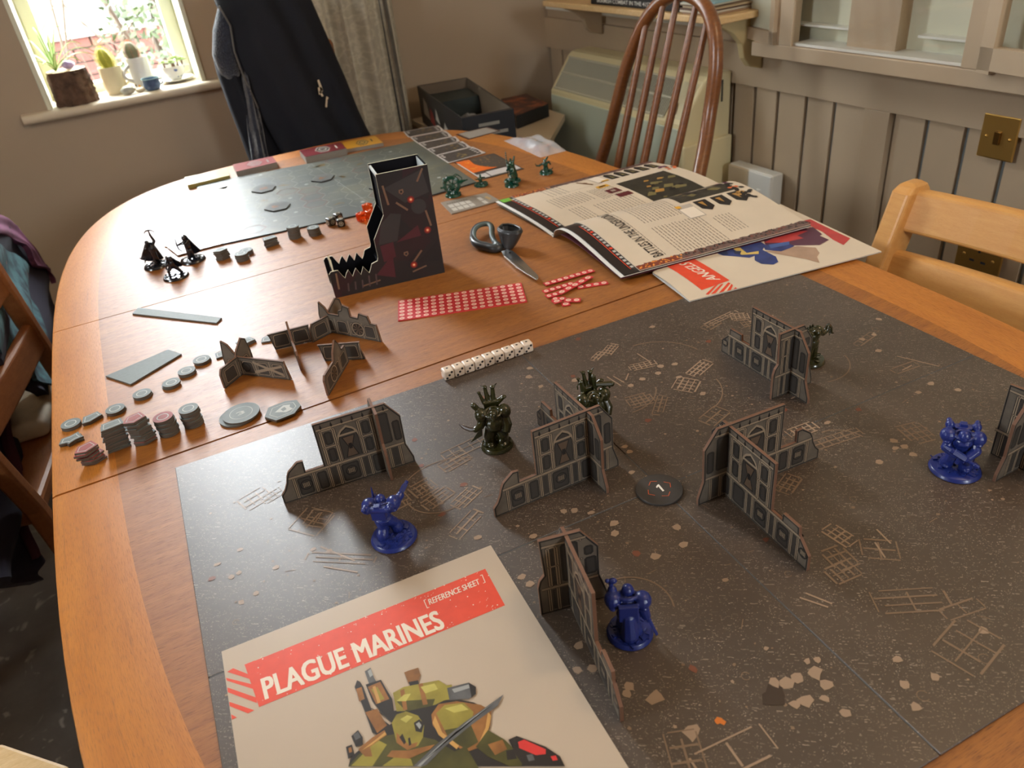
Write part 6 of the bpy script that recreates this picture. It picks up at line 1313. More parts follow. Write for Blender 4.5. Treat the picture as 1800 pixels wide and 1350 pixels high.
gv = MB(); a, b = [(0.12564,0.52953),(0.12244,0.46914)]; bar(gv, a, b, .0007, TZ+.00665); gv.build('fuller_groove', M_dark, sz, world=True)

# ------------------------------------------------------------------ sheet and strips of red punch-out counters
M_redc = mat('red counter card', rgb(198, 50, 56), .45); M_redl = mat('bright red rule', rgb(222, 76, 74), .45); M_pink = mat('pale oval print', rgb(246, 206, 190), .45)
def cell_mesh(cx, cy):
    m = MB().box((0, 0, .0004), (cx*.97, cy*.97, .0008), 0); e = [(cx*.33*math.cos(2*PI*k/14), cy*.33*math.sin(2*PI*k/14)) for k in range(14)]
    m.poly(e, .00087, 1); m.poly([(cx*.24*math.cos(2*PI*k/10), cy*.16*math.sin(2*PI*k/10)) for k in range(10)], .0009, 2)
    return m
q4 = [(-0.05123,0.50958),(0.10533,0.44289),(0.08268,0.39108),(-0.0747,0.45116)]; o_ = Vector(q4[3]); ex = Vector(sub(q4[2], q4[3])); ey = (Vector(sub(q4[0], q4[3]))+Vector(sub(q4[1], q4[2])))/2
ang = math.atan2(ex.y, ex.x); NX, NY = 16, 6; ex1 = ex.normalized(); ey1 = Vector((-ex1.y, ex1.x)); cx, cy = ex.length/NX, ey.dot(ey1)/NY
rs = thing('counter_sheet', 'red sheet of small oval-marked counters, sixteen columns by six rows', 'counter sheet', (o_.x, o_.y, TZ+.0004), ang)
MB().box((cx*NX/2, cy*NY/2, .0001), (cx*NX, cy*NY, .0006), 0).build('backing', M_redl, rs)
M_oval = mat('oval ink print', rgb(206, 150, 130), .45); c0_ = None
for i in range(NX):
    for j in range(NY):
        loc = (cx*(i+.5), cy*(j+.5), .0003)
        if c0_ is None: c0_ = cell_mesh(cx, cy).build('counter', [M_redc, M_pink, M_oval], rs, loc)
        else: c = c0_.copy(); C.objects.link(c); c.location = loc
def strip(label, a, b, n, z=0.0):
    a, b = Vector(a), Vector(b); d = (b-a); L_ = d.length/n; w = cy*1.02
    t = thing('counter_strip', label, 'counter strip', (a.x, a.y, TZ+.0004+z), math.atan2(d.y, d.x), 'cut strips of red counters')
    m = cell_mesh(L_, w); c0 = None
    for k in range(n):
        if c0 is None: c0 = m.build('counter', [M_redc, M_pink, M_oval], t, (L_*.5, 0, 0))
        else: c = c0.copy(); C.objects.link(c); c.location = (L_*(k+.5), 0, 0)
strip('topmost strip of red counters beside the scissors tip', *[(0.12477,0.41968),(0.19982,0.41517)], 8, .0012)
strip('second strip of red counters lying just below the topmost one', *[(0.11323,0.40259),(0.1585,0.40018)], 5)
strip('slanting strip of red counters crossing over the middle of the heap', *[(0.12419,0.38127),(0.18559,0.3988)], 5, .0022)
strip('right-hand strip of red counters pointing to the magazine', *[(0.15468,0.38539),(0.19453,0.37183)], 4)
strip('short pair of red counters at the lower left of the heap', *[(0.1081,0.38614),(0.12532,0.38463)], 2, .0011)
strip('two red counters lying crooked under the slanting strip', *[(0.11189,0.37791),(0.12599,0.36703)], 2)
strip('single red counter at the bottom of the heap', *[(0.10549,0.36407),(0.11724,0.36385)], 1, .0022)
strip('lowest single red counter of the heap', *[(0.11303,0.3554),(0.12349,0.35167)], 1)
strip('pair of red counters at the bottom right of the heap', *[(0.12115,0.36185),(0.13791,0.34879)], 2, .0012)

# ------------------------------------------------------------------ leaflet under the magazine
M_paper = mat('cream page', rgb(216, 200, 178), .4, var=.03, vscale=20); M_edgew = mat('white paper edge', rgb(224, 224, 220), .6)
M_banner = mat('orange red banner print', rgb(226, 74, 46), .4, var=.05, vscale=120); M_wpr = mat('cream letter print', rgb(236, 222, 204), .4)
LQ = [(0.25168,0.35084),(0.23758,0.25684),(0.51449,0.21128),(0.54607,0.42404)]
lf_ = thing('folded_leaflet', 'white folded leaflet with a red banner lying under the open magazine', 'leaflet', (*lerp(LQ[0], LQ[2], .5), TZ))
def leaff(h0, h1):
    return lambda u, v: (*lerp(lerp(LQ[0], LQ[3], u), lerp(LQ[1], LQ[2], u), v), TZ+h0+(h1-h0)*(1-u)**2*math.sin(PI*min(1, v*.9+.1)))
MB().sheet(16, 10, leaff(.0036, .0034), th=.0006).build('lower_leaf', [M_edgew], lf_, smooth=40, world=True)
MB().sheet(16, 10, leaff(.0046, .0078), th=.0006).build('upper_leaf', [M_paper], lf_, smooth=40, world=True)
LP = leaff(.0046, .0078)
def linv(p):       # page coordinates of a table point
    u, v = .5, .5
    for _ in range(30):
        q = LP(u, v); a = LP(u+.01, v); b = LP(u, v+.01); J = ((a[0]-q[0])/.01, (b[0]-q[0])/.01, (a[1]-q[1])/.01, (b[1]-q[1])/.01); d = J[0]*J[3]-J[1]*J[2]; ex_, ey_ = p[0]-q[0], p[1]-q[1]
        u += (J[3]*ex_-J[1]*ey_)/d; v += (-J[2]*ex_+J[0]*ey_)/d
    return u, v
def LF(p, e=.0003): u, v = linv(p); q = LP(min(1, max(0, u)), min(1, max(0, v))); return (q[0], q[1], q[2]+e)
m = MB()
def lpoly(P, mi, e): m.add([LF(p, e) for p in P], [tuple(range(len(P)))], mi)
bq_ = [(0.27688,0.35597),(0.31903,0.35233),(0.31016,0.26813),(0.26577,0.26832)]
for i in range(12):
    for j in range(4):
        g = lambda a, b: lerp(lerp(bq_[0], bq_[1], b), lerp(bq_[3], bq_[2], b), a)
        lpoly([g(i/12, j/4), g((i+1)/12, j/4), g((i+1)/12, (j+1)/4), g(i/12, (j+1)/4)], 0, .0003)
for k in range(4): a = [(0.2635,0.26054),(0.27438,0.26107),(0.31016,0.26813),(0.30877,0.25918)]; 
for P in ([(0.26309,0.25753),(0.26507,0.25444),(0.29211,0.26831),(0.28656,0.26802)], [(0.26844,0.254),(0.27436,0.25239),(0.29829,0.26557),(0.29458,0.26622)], [(0.27812,0.25067),(0.28478,0.24989),(0.30607,0.26147),(0.30511,0.26481)], [(0.28903,0.24874),(0.29438,0.24762),(0.3045,0.2553),(0.30567,0.2593)], [(0.29804,0.24698),(0.30317,0.24607),(0.30357,0.24965)]): lpoly(P, 0, .0003)
o_, e1, e2 = [(0.30524,0.27489),(0.31005,0.36027),(0.28215,0.28435)]; vs, fs = txt('ANGELS OF'); k_ = 1.0
ex = Vector(sub(e1, o_)); ey_ = Vector(sub(e2, o_))*0.62
for k in range(4): m.add([LF((o_[0]+ex.x*(x+(k-1.5)*.003)*1.12+ey_.x*(y+.18), o_[1]+ex.y*(x+(k-1.5)*.003)*1.12+ey_.y*(y+.18)), .0005+k*.000002) for x, y in vs], fs, 1)
for P, mi, e in (([(0.50797,0.33412),(0.51627,0.31279),(0.5073,0.32114)], 3, .0003), ([(0.51724,0.35338),(0.53198,0.35015),(0.52601,0.31725),(0.51809,0.26563),(0.49501,0.25579),(0.49855,0.27721),(0.5092,0.30604),(0.51517,0.34122)], 3, .0003), ([(0.4291,0.3342),(0.46375,0.33482),(0.51264,0.32633),(0.50222,0.29937),(0.49624,0.2984),(0.49481,0.28062),(0.47278,0.27589),(0.44481,0.29811),(0.42708,0.3019),(0.42085,0.32283)], 4, .00032), ([(0.42431,0.32907),(0.45057,0.33385),(0.47965,0.33339),(0.49689,0.32076),(0.47458,0.31831),(0.47424,0.30575),(0.44232,0.31273)], 3, .0004), ([(0.4167,0.32349),(0.44743,0.30809),(0.44574,0.29421),(0.42059,0.29274),(0.40843,0.30959)], 2, .0004),
                 ([(0.35301,0.34112),(0.37464,0.34474),(0.4053,0.33689),(0.4236,0.33603),(0.42085,0.32283),(0.40588,0.31188),(0.39426,0.30441),(0.37525,0.3038),(0.3628,0.32062),(0.3539,0.33144)], 2, .0003), ([(0.38917,0.30894),(0.40588,0.31188),(0.40344,0.28462),(0.39389,0.27035),(0.38342,0.26845),(0.37366,0.27975),(0.37454,0.293)], 2, .0004), ([(0.40411,0.30747),(0.42367,0.29593),(0.44826,0.29194),(0.46256,0.273),(0.45355,0.25743),(0.44178,0.25064),(0.43057,0.23538),(0.4262,0.25593),(0.41296,0.28485)], 6, .00028), ([(0.37977,0.34259),(0.38851,0.33657),(0.38297,0.31741),(0.399,0.31203),(0.39239,0.30489),(0.37342,0.31706)], 5, .0005), ([(0.3745,0.33393),(0.38228,0.32698),(0.37359,0.31984),(0.36932,0.32542)], 7, .0005), ([(0.35445,0.34282),(0.36799,0.33976),(0.36052,0.32851),(0.35476,0.33245)], 7, .0005), ([(0.42407,0.31992),(0.45196,0.31024),(0.44413,0.30179),(0.41724,0.30893)], 8, .0005)): lpoly(P, mi, e)
m.build('printed_cover', [M_banner, M_wpr, mat('blue armour print', rgb(44, 58, 116), .4, var=.3, vscale=60), mat('red cloth print', rgb(190, 62, 62), .4, var=.15, vscale=50), mat('plum shade print', rgb(86, 40, 62), .4), mat('gold trim print', rgb(206, 176, 96), .4), mat('tan cloak print', rgb(168, 138, 116), .4, var=.15, vscale=40), mat('dark blue print', rgb(34, 44, 78), .4), mat('steel blue print', rgb(66, 92, 150), .4)], lf_, world=True)

# ------------------------------------------------------------------ the open magazine
AO0, AO1, S0, S1_ = (0.24464,0.7426,0.752)[:2], (0.52028,0.72543,0.752)[:2], (0.251,0.55805,0.744)[:2], (0.54357,0.54991,0.744)[:2]
BO0, BO1 = (0.23547,0.35631,0.749)[:2], (0.50521,0.32433,0.751)[:2]
mg = thing('open_magazine', 'thick open rules magazine with a map spread, curling at its spine', 'magazine', (*lerp(S0, S1_, .5), TZ))
def pageA(s, t, dz=0.0): return (*lerp(lerp(S0, S1_, s), lerp(AO0, AO1, s), t), TZ+.0035+.0085*(1-(1-t)**3)+.004*math.sin(PI*t)*max(0, s)+dz)
def pageB(s, t, dz=0.0):
    hump = max(0.0, math.sin(PI*min(1, max(0, t)**.5)))**1.1
    return (*lerp(lerp(S0, S1_, s), lerp(BO0, BO1, s), t), TZ+.0042+.0072*t+.021*hump*(1-.25*max(0, s))+dz)
M_blk = mat('black page', rgb(40, 34, 34), .28); M_gpg = mat('grey page', rgb(124, 120, 114), .4)
nz = 0
for nm, s0, dz, mt in (('lower_pages', -.105, -.0026, M_edgew), ('middle_pages', -.085, -.0014, M_blk), ('top_page', 0.0, 0.0, M_paper)):
    MB().sheet(14, 26, lambda a, b: pageA(s0+(1-s0)*a, b, dz+.0), th=.0009).build(nm, mt, mg, smooth=60, world=True)
    MB().sheet(14, 40, lambda a, b: pageB(s0+(1-s0)*a, b, dz+.0), th=.0009).build(nm, mt, mg, smooth=60, world=True)
# the thick block of pages under the curl and on the table
MB().sheet(10, 20, lambda a, b: (lambda p: (p[0], p[1], TZ+.0016+.5*(p[2]-TZ-.002)))(pageB(-.10+1.08*a, .12+.88*b)), th=.0008).build('back_cover', mat('wine inside cover', rgb(74, 20, 34), .5), mg, smooth=60, world=True)
MB().sheet(10, 12, lambda a, b: (lambda p: (p[0], p[1], TZ+.0014+.35*(p[2]-TZ-.003)))(pageA(-.10+1.08*a, b)), th=.0008).build('front_cover', M_gpg, mg, smooth=60, world=True)
m = MB()
def sp(fn, P, mi, e=.0003):
    c = (sum(p[0] for p in P)/len(P), sum(p[1] for p in P)/len(P)); m.add([fn(p[0], p[1], e) for p in P], [tuple(range(len(P)))], mi)
def rectp(fn, s0, s1, t0, t1, mi, e=.0003, n=1):
    for k in range(n): sp(fn, [(s0, t0+(t1-t0)*k/n), (s1, t0+(t1-t0)*k/n), (s1, t0+(t1-t0)*(k+1)/n), (s0, t0+(t1-t0)*(k+1)/n)], mi, e)
q = random.Random(12)
# scorched strip along both outer edges
for fn in (pageA, pageB):
    for k in range(40):
        a0, a1 = k/40, (k+1)/40; w = .055+.02*q.random(); sp(fn, [(a0, 1), (a1, 1), (a1, 1-w), (a0, 1-.055-.02*q.random())], 3 if k > 8 else 4, .0003)
        for j in range(3): a = a0+q.random()/40; b = 1-q.uniform(.005, .055); sp(fn, [(a, b), (a+q.uniform(.006, .018), b+.004), (a+q.uniform(.004, .014), b-.018)], 5 if k < 10 else q.choice((2, 2, 4)), .0005)
# columns of greeked text
def column(fn, s0, s1, t0, t1, lines, e=.0003):
    for k in range(lines):
        s = s0+(s1-s0)*(k+.5)/lines; t = t1
        while t > t0+.01:
            w = min(q.uniform(.015, .05), t-t0); rectp(fn, s-.0022, s+.0022, t-w, t, 1, e); t -= w+.008
column(pageA, .10, .34, .40, .66, 11); column(pageA, .16, .30, .70, .92, 5); column(pageA, .36, .52, .35, .62, 10); column(pageA, .12, .22, .05, .35, 5); column(pageA, .26, .52, .06, .30, 12)
column(pageB, .16, .20, .08, .9, 2); column(pageB, .26, .56, .54, .92, 15); column(pageB, .26, .52, .10, .46, 13); column(pageB, .60, .72, .60, .84, 6)
# picture of a brown staff in a thin frame, far page
for a in (((.24, .72), (.24, .97)), ((.52, .72), (.52, .97)), ((.24, .72), (.52, .72)), ((.24, .97), (.52, .97))):
    (s0, t0), (s1, t1) = a; d = .0016; rectp(pageA, min(s0, s1)-d, max(s0, s1)+d, min(t0, t1)-d, max(t0, t1)+d, 6, .0004)
sp(pageA, [(.41, .90), (.425, .905), (.47, .74), (.455, .735)], 7, .0005); sp(pageA, [(.425, .83), (.445, .85), (.46, .82), (.44, .80)], 7, .0006)
# the map picture running over the spine
rectp(pageA, .56, .90, .02, .60, 8, .0003, 3); rectp(pageB, .56, .93, .004, .30, 8, .0003, 5)
for k in range(46):
    fn = q.choice((pageA, pageB)); s, t = q.uniform(.60, .86), q.uniform(.08, .5) if fn is pageA else q.uniform(.02, .22); w = q.uniform(.01, .04); sp(fn, [(s-w, t-w*.5), (s+w*.4, t-w), (s+w, t+w*.3), (s-w*.2, t+w)], q.choice((9, 9, 2, 10)), .0005+k*2e-6)
for k in range(5): s = .60+k*.075; sp(pageA, [(s, .74), (s+.055, .74), (s+.055, .88), (s+.028, .93), (s, .88)], 2, .0004); sp(pageA, [(s+.015, .77), (s+.04, .77), (s+.03, .87)], 9, .0006)
rectp(pageA, .44, .52, .60, .66, 11, .0004); rectp(pageA, .455, .50, .62, .645, 2, .0006); rectp(pageA, .44, .52, .42, .52, 12, .0004); rectp(pageA, .465, .495, .45, .49, 6, .0006); rectp(pageA, .45, .54, .30, .38, 12, .0004)
for (s0, s1, t0, t1) in ((.50, .58, .74, .93),): rectp(pageA, s0, s1, t0, t1, 6, .0004); rectp(pageA, s0+.004, s1-.004, t0+.006, t1-.006, 0, .0006); rectp(pageA, s0+.03, s1, t0, t0+.03, 11, .0008)
for k in range(3): s = .62+k*.11; sp(pageB, [(s, .33), (s+.08, .33), (s+.08, .46), (s+.04, .51), (s, .46)], 2, .0004); sp(pageB, [(s+.02, .36), (s+.05, .36), (s+.04, .45)], 10, .0006)
rectp(pageB, .50, .60, .34, .56, 13, .0004); rectp(pageB, .506, .594, .40, .55, 0, .0006); rectp(pageB, .50, .53, .34, .38, 11, .0007)
# little coloured groups of counters near the right ends
for k, (s, t, mi) in enumerate(((1.0, .62, 14), (.97, .70, 15), (.96, .10, 15), (.97, .16, 2), (.95, .24, 14), (.97, .30, 2), (.94, .38, 10), (.98, .40, 2), (.95, .46, 2))):
    fn = pageA if k < 2 else pageB
    for j in range(6): a, b = s-.03+q.uniform(-.03, .03), t+q.uniform(-.03, .03); w = .014; sp(fn, [(a+w*math.cos(i*1.05), b+w*1.3*math.sin(i*1.05)) for i in range(6)], mi if j % 2 else q.choice((2, mi)), .0005+j*3e-5)
vs, fs = txt('BATTLES IN THE UNDERWORLDS', .004)
m.add([pageB((.180-.058*y), .90-.84*x, .0005) for x, y in vs], fs, 2)
m.build('printed_spread', [M_wpr, mat('grey text print', rgb(136, 122, 108), .5), mat('black ink print', rgb(34, 30, 30), .45), mat('scorched brown print', rgb(112, 88, 82), .4, var=.25, vscale=200), mat('ember brown print', rgb(128, 60, 44), .4), mat('ember glow print', rgb(236, 150, 70), .4), mat('thin frame print', rgb(170, 154, 138), .45), mat('bronze staff print', rgb(112, 76, 44), .45), mat('dark map print', rgb(52, 50, 42), .4, var=.3, vscale=70), mat('olive map print', rgb(122, 112, 72), .4), mat('ochre map print', rgb(176, 130, 66), .4), mat('yellow box print', rgb(222, 166, 54), .4), mat('maroon box print', rgb(96, 34, 40), .4), mat('pale grey box print', rgb(184, 174, 162), .45), mat('orange counter print', rgb(222, 112, 62), .4), mat('purple counter print', rgb(112, 56, 92), .4)], mg, world=True)
# what shows on the black margin of the pages beneath
m = MB()
for fn, t0, t1 in ((pageA, .12, .95), (pageB, .22, .95)):
    n_k = 30
    for k in range(n_k):
        a, b = t0+(t1-t0)*k/n_k, t0+(t1-t0)*(k+1)/n_k; m.add([fn(-.030, a, -.0010), fn(-.026, a, -.0010), fn(-.026, b, -.0010), fn(-.030, b, -.0010)], [(0, 1, 2, 3)], 1)
    for k in range(16):
        a = t0+(t1-t0)*(k+.15)/16; b = a+(t1-t0)*.55/16; mi = 0 if k not in (3, 9) else 1; m.add([fn(-.020, a, -.0009), fn(-.004, a, -.0009), fn(-.004, b, -.0009), fn(-.020, b, -.0009)], [(0, 1, 2, 3)], mi)
m.add([pageA(-.085, .90, -.0010), pageA(-.02, .90, -.0010), pageA(-.02, .99, -.0010), pageA(-.085, .99, -.0010)], [(0, 1, 2, 3)], 2)
tag(m.build('margin_print', [mat('white thumbnail print', rgb(196, 192, 186), .45), M_banner, mat('green tab print', rgb(112, 176, 62), .45)], mg, world=True), kind='stuff')

# ------------------------------------------------------------------ reference sheet in the foreground
M_sheet = mat('off white coated paper', rgb(192, 175, 155), .38, var=.03, vscale=14)
RQ = [(-0.36972,0.03231,0.743)[:2], (-0.15529,0.01858,0.743)[:2]]; e_x = Vector(sub(RQ[1], RQ[0])); ux = e_x.normalized(); uy = Vector((ux.y, -ux.x)); WS, HS = e_x.length, .297
rsx = thing('reference_sheet', 'white reference sheet with a red banner and an armoured figure lying in the foreground', 'leaflet', (*RQ[0], ZT+.0004))
RZ = ZT+.0016
MB().sheet(8, 10, lambda a, b: (*(Vector(RQ[0])+ux*(WS*a)+uy*(HS*b)), RZ), th=.0006).build('sheet', M_sheet, rsx, world=True)
MB().sheet(8, 10, lambda a, b: (*(Vector(RQ[0])+ux*(WS*a)+uy*(HS*b)), RZ-.0008), th=.0003).build('under_leaf', M_edgew, rsx, world=True)
m = MB(); _e = [.00012]
def rp_(P, mi): _e[0] += .000004; m.poly(P, RZ+_e[0], mi)
rp_([(-0.35693,0.01056),(-0.17058,-0.0023),(-0.17433,-0.04343),(-0.35518,-0.03027)], 0)
for P in ([(-0.36922,0.01145),(-0.36483,0.01222),(-0.35292,-0.0035),(-0.35303,-0.00733)], [(-0.37091,0.00668),(-0.37059,0.00371),(-0.35431,-0.01511),(-0.35378,-0.01095)], [(-0.37187,-0.00634),(-0.37145,-0.00212),(-0.35532,-0.02155),(-0.3558,-0.02624)], [(-0.37239,-0.01481),(-0.37273,-0.01849),(-0.3628,-0.03103),(-0.35857,-0.03092)], [(-0.37303,-0.02552),(-0.37334,-0.02992),(-0.37002,-0.03011)], [(-0.35739,0.01085),(-0.34972,0.01032),(-0.35188,0.00404)]): rp_(P, 0)
vs, fs = txt('PLAGUE MARINES'); o_, e1, e2 = [(-0.34982,-0.02673),(-0.2207,-0.03823),(-0.34919,-0.00837)]
ex, ey_ = Vector(sub(e1, o_)), Vector(sub(e2, o_))
for k in range(9): m.add([(o_[0]+ex.x*(x+(k%3-1)*.0042)+ey_.x*(y+(k//3-1)*.022), o_[1]+ex.y*(x+(k%3-1)*.0042)+ey_.y*(y+(k//3-1)*.022), RZ+.0003+k*.000002) for x, y in vs], fs, 1)
vs, fs = txt('REFERENCE SHEET'); o_, e1, e2 = [(-0.22204,-0.01215),(-0.18074,-0.01459),(-0.2212,-0.00632)]
ex, ey_ = Vector(sub(e1, o_)), Vector(sub(e2, o_))
for k in range(5): m.add([(o_[0]+ex.x*(x+(k-2)*.0017)+ey_.x*y, o_[1]+ex.y*(x+(k-2)*.0017)+ey_.y*y, RZ+.0003+k*.000002) for x, y in vs], fs, 1)
for a, b in (((928, 310), (912, 276)), ((912, 276), (919, 273)), ((928, 310), (935, 307))): pass
for P in ([(-0.22515,-0.01395),(-0.22445,-0.00504),(-0.22389,-0.00512),(-0.2246,-0.01404)], [(-0.22445,-0.00504),(-0.22252,-0.00518),(-0.22255,-0.00572),(-0.22447,-0.00558)], [(-0.22515,-0.01395),(-0.22325,-0.0141),(-0.22322,-0.01357),(-0.22473,-0.01341)], [(-0.17516,-0.0065),(-0.17654,-0.01531),(-0.17712,-0.01522),(-0.17574,-0.00641)], [(-0.17516,-0.0065),(-0.17718,-0.00636),(-0.17724,-0.00691),(-0.17522,-0.00706)], [(-0.17654,-0.01531),(-0.17854,-0.01516),(-0.17848,-0.01462),(-0.17675,-0.01489)]): rp_(P, 1)
q = random.Random(3)
for k in range(70):
    a, b = q.random(), q.random(); c = Vector(RQ[0])+ux*(WS*(.06+.88*a))+uy*(.018+.035*b+.0); r = q.uniform(.0002, .0007)
    pass
bq = [(-0.35693,0.01056),(-0.17058,-0.0023),(-0.17433,-0.04343),(-0.35518,-0.03027)]
for k in range(110):
    a, b = q.random()**.8, q.choice((q.random()*.12, 1-q.random()*.12, q.random())); c = lerp(lerp(bq[0], bq[1], a), lerp(bq[3], bq[2], a), b); r = q.uniform(.0002, .0006)
    if k % 5: rp_([(c[0]+r*math.cos(j*1.3+k), c[1]+r*math.sin(j*1.3+k)) for j in range(5)], 1)
    else: d_ = r*4; rp_([(c[0], c[1]), (c[0]+d_, c[1]+d_*.6), (c[0]+d_*.9, c[1]+d_*.8)], 1)
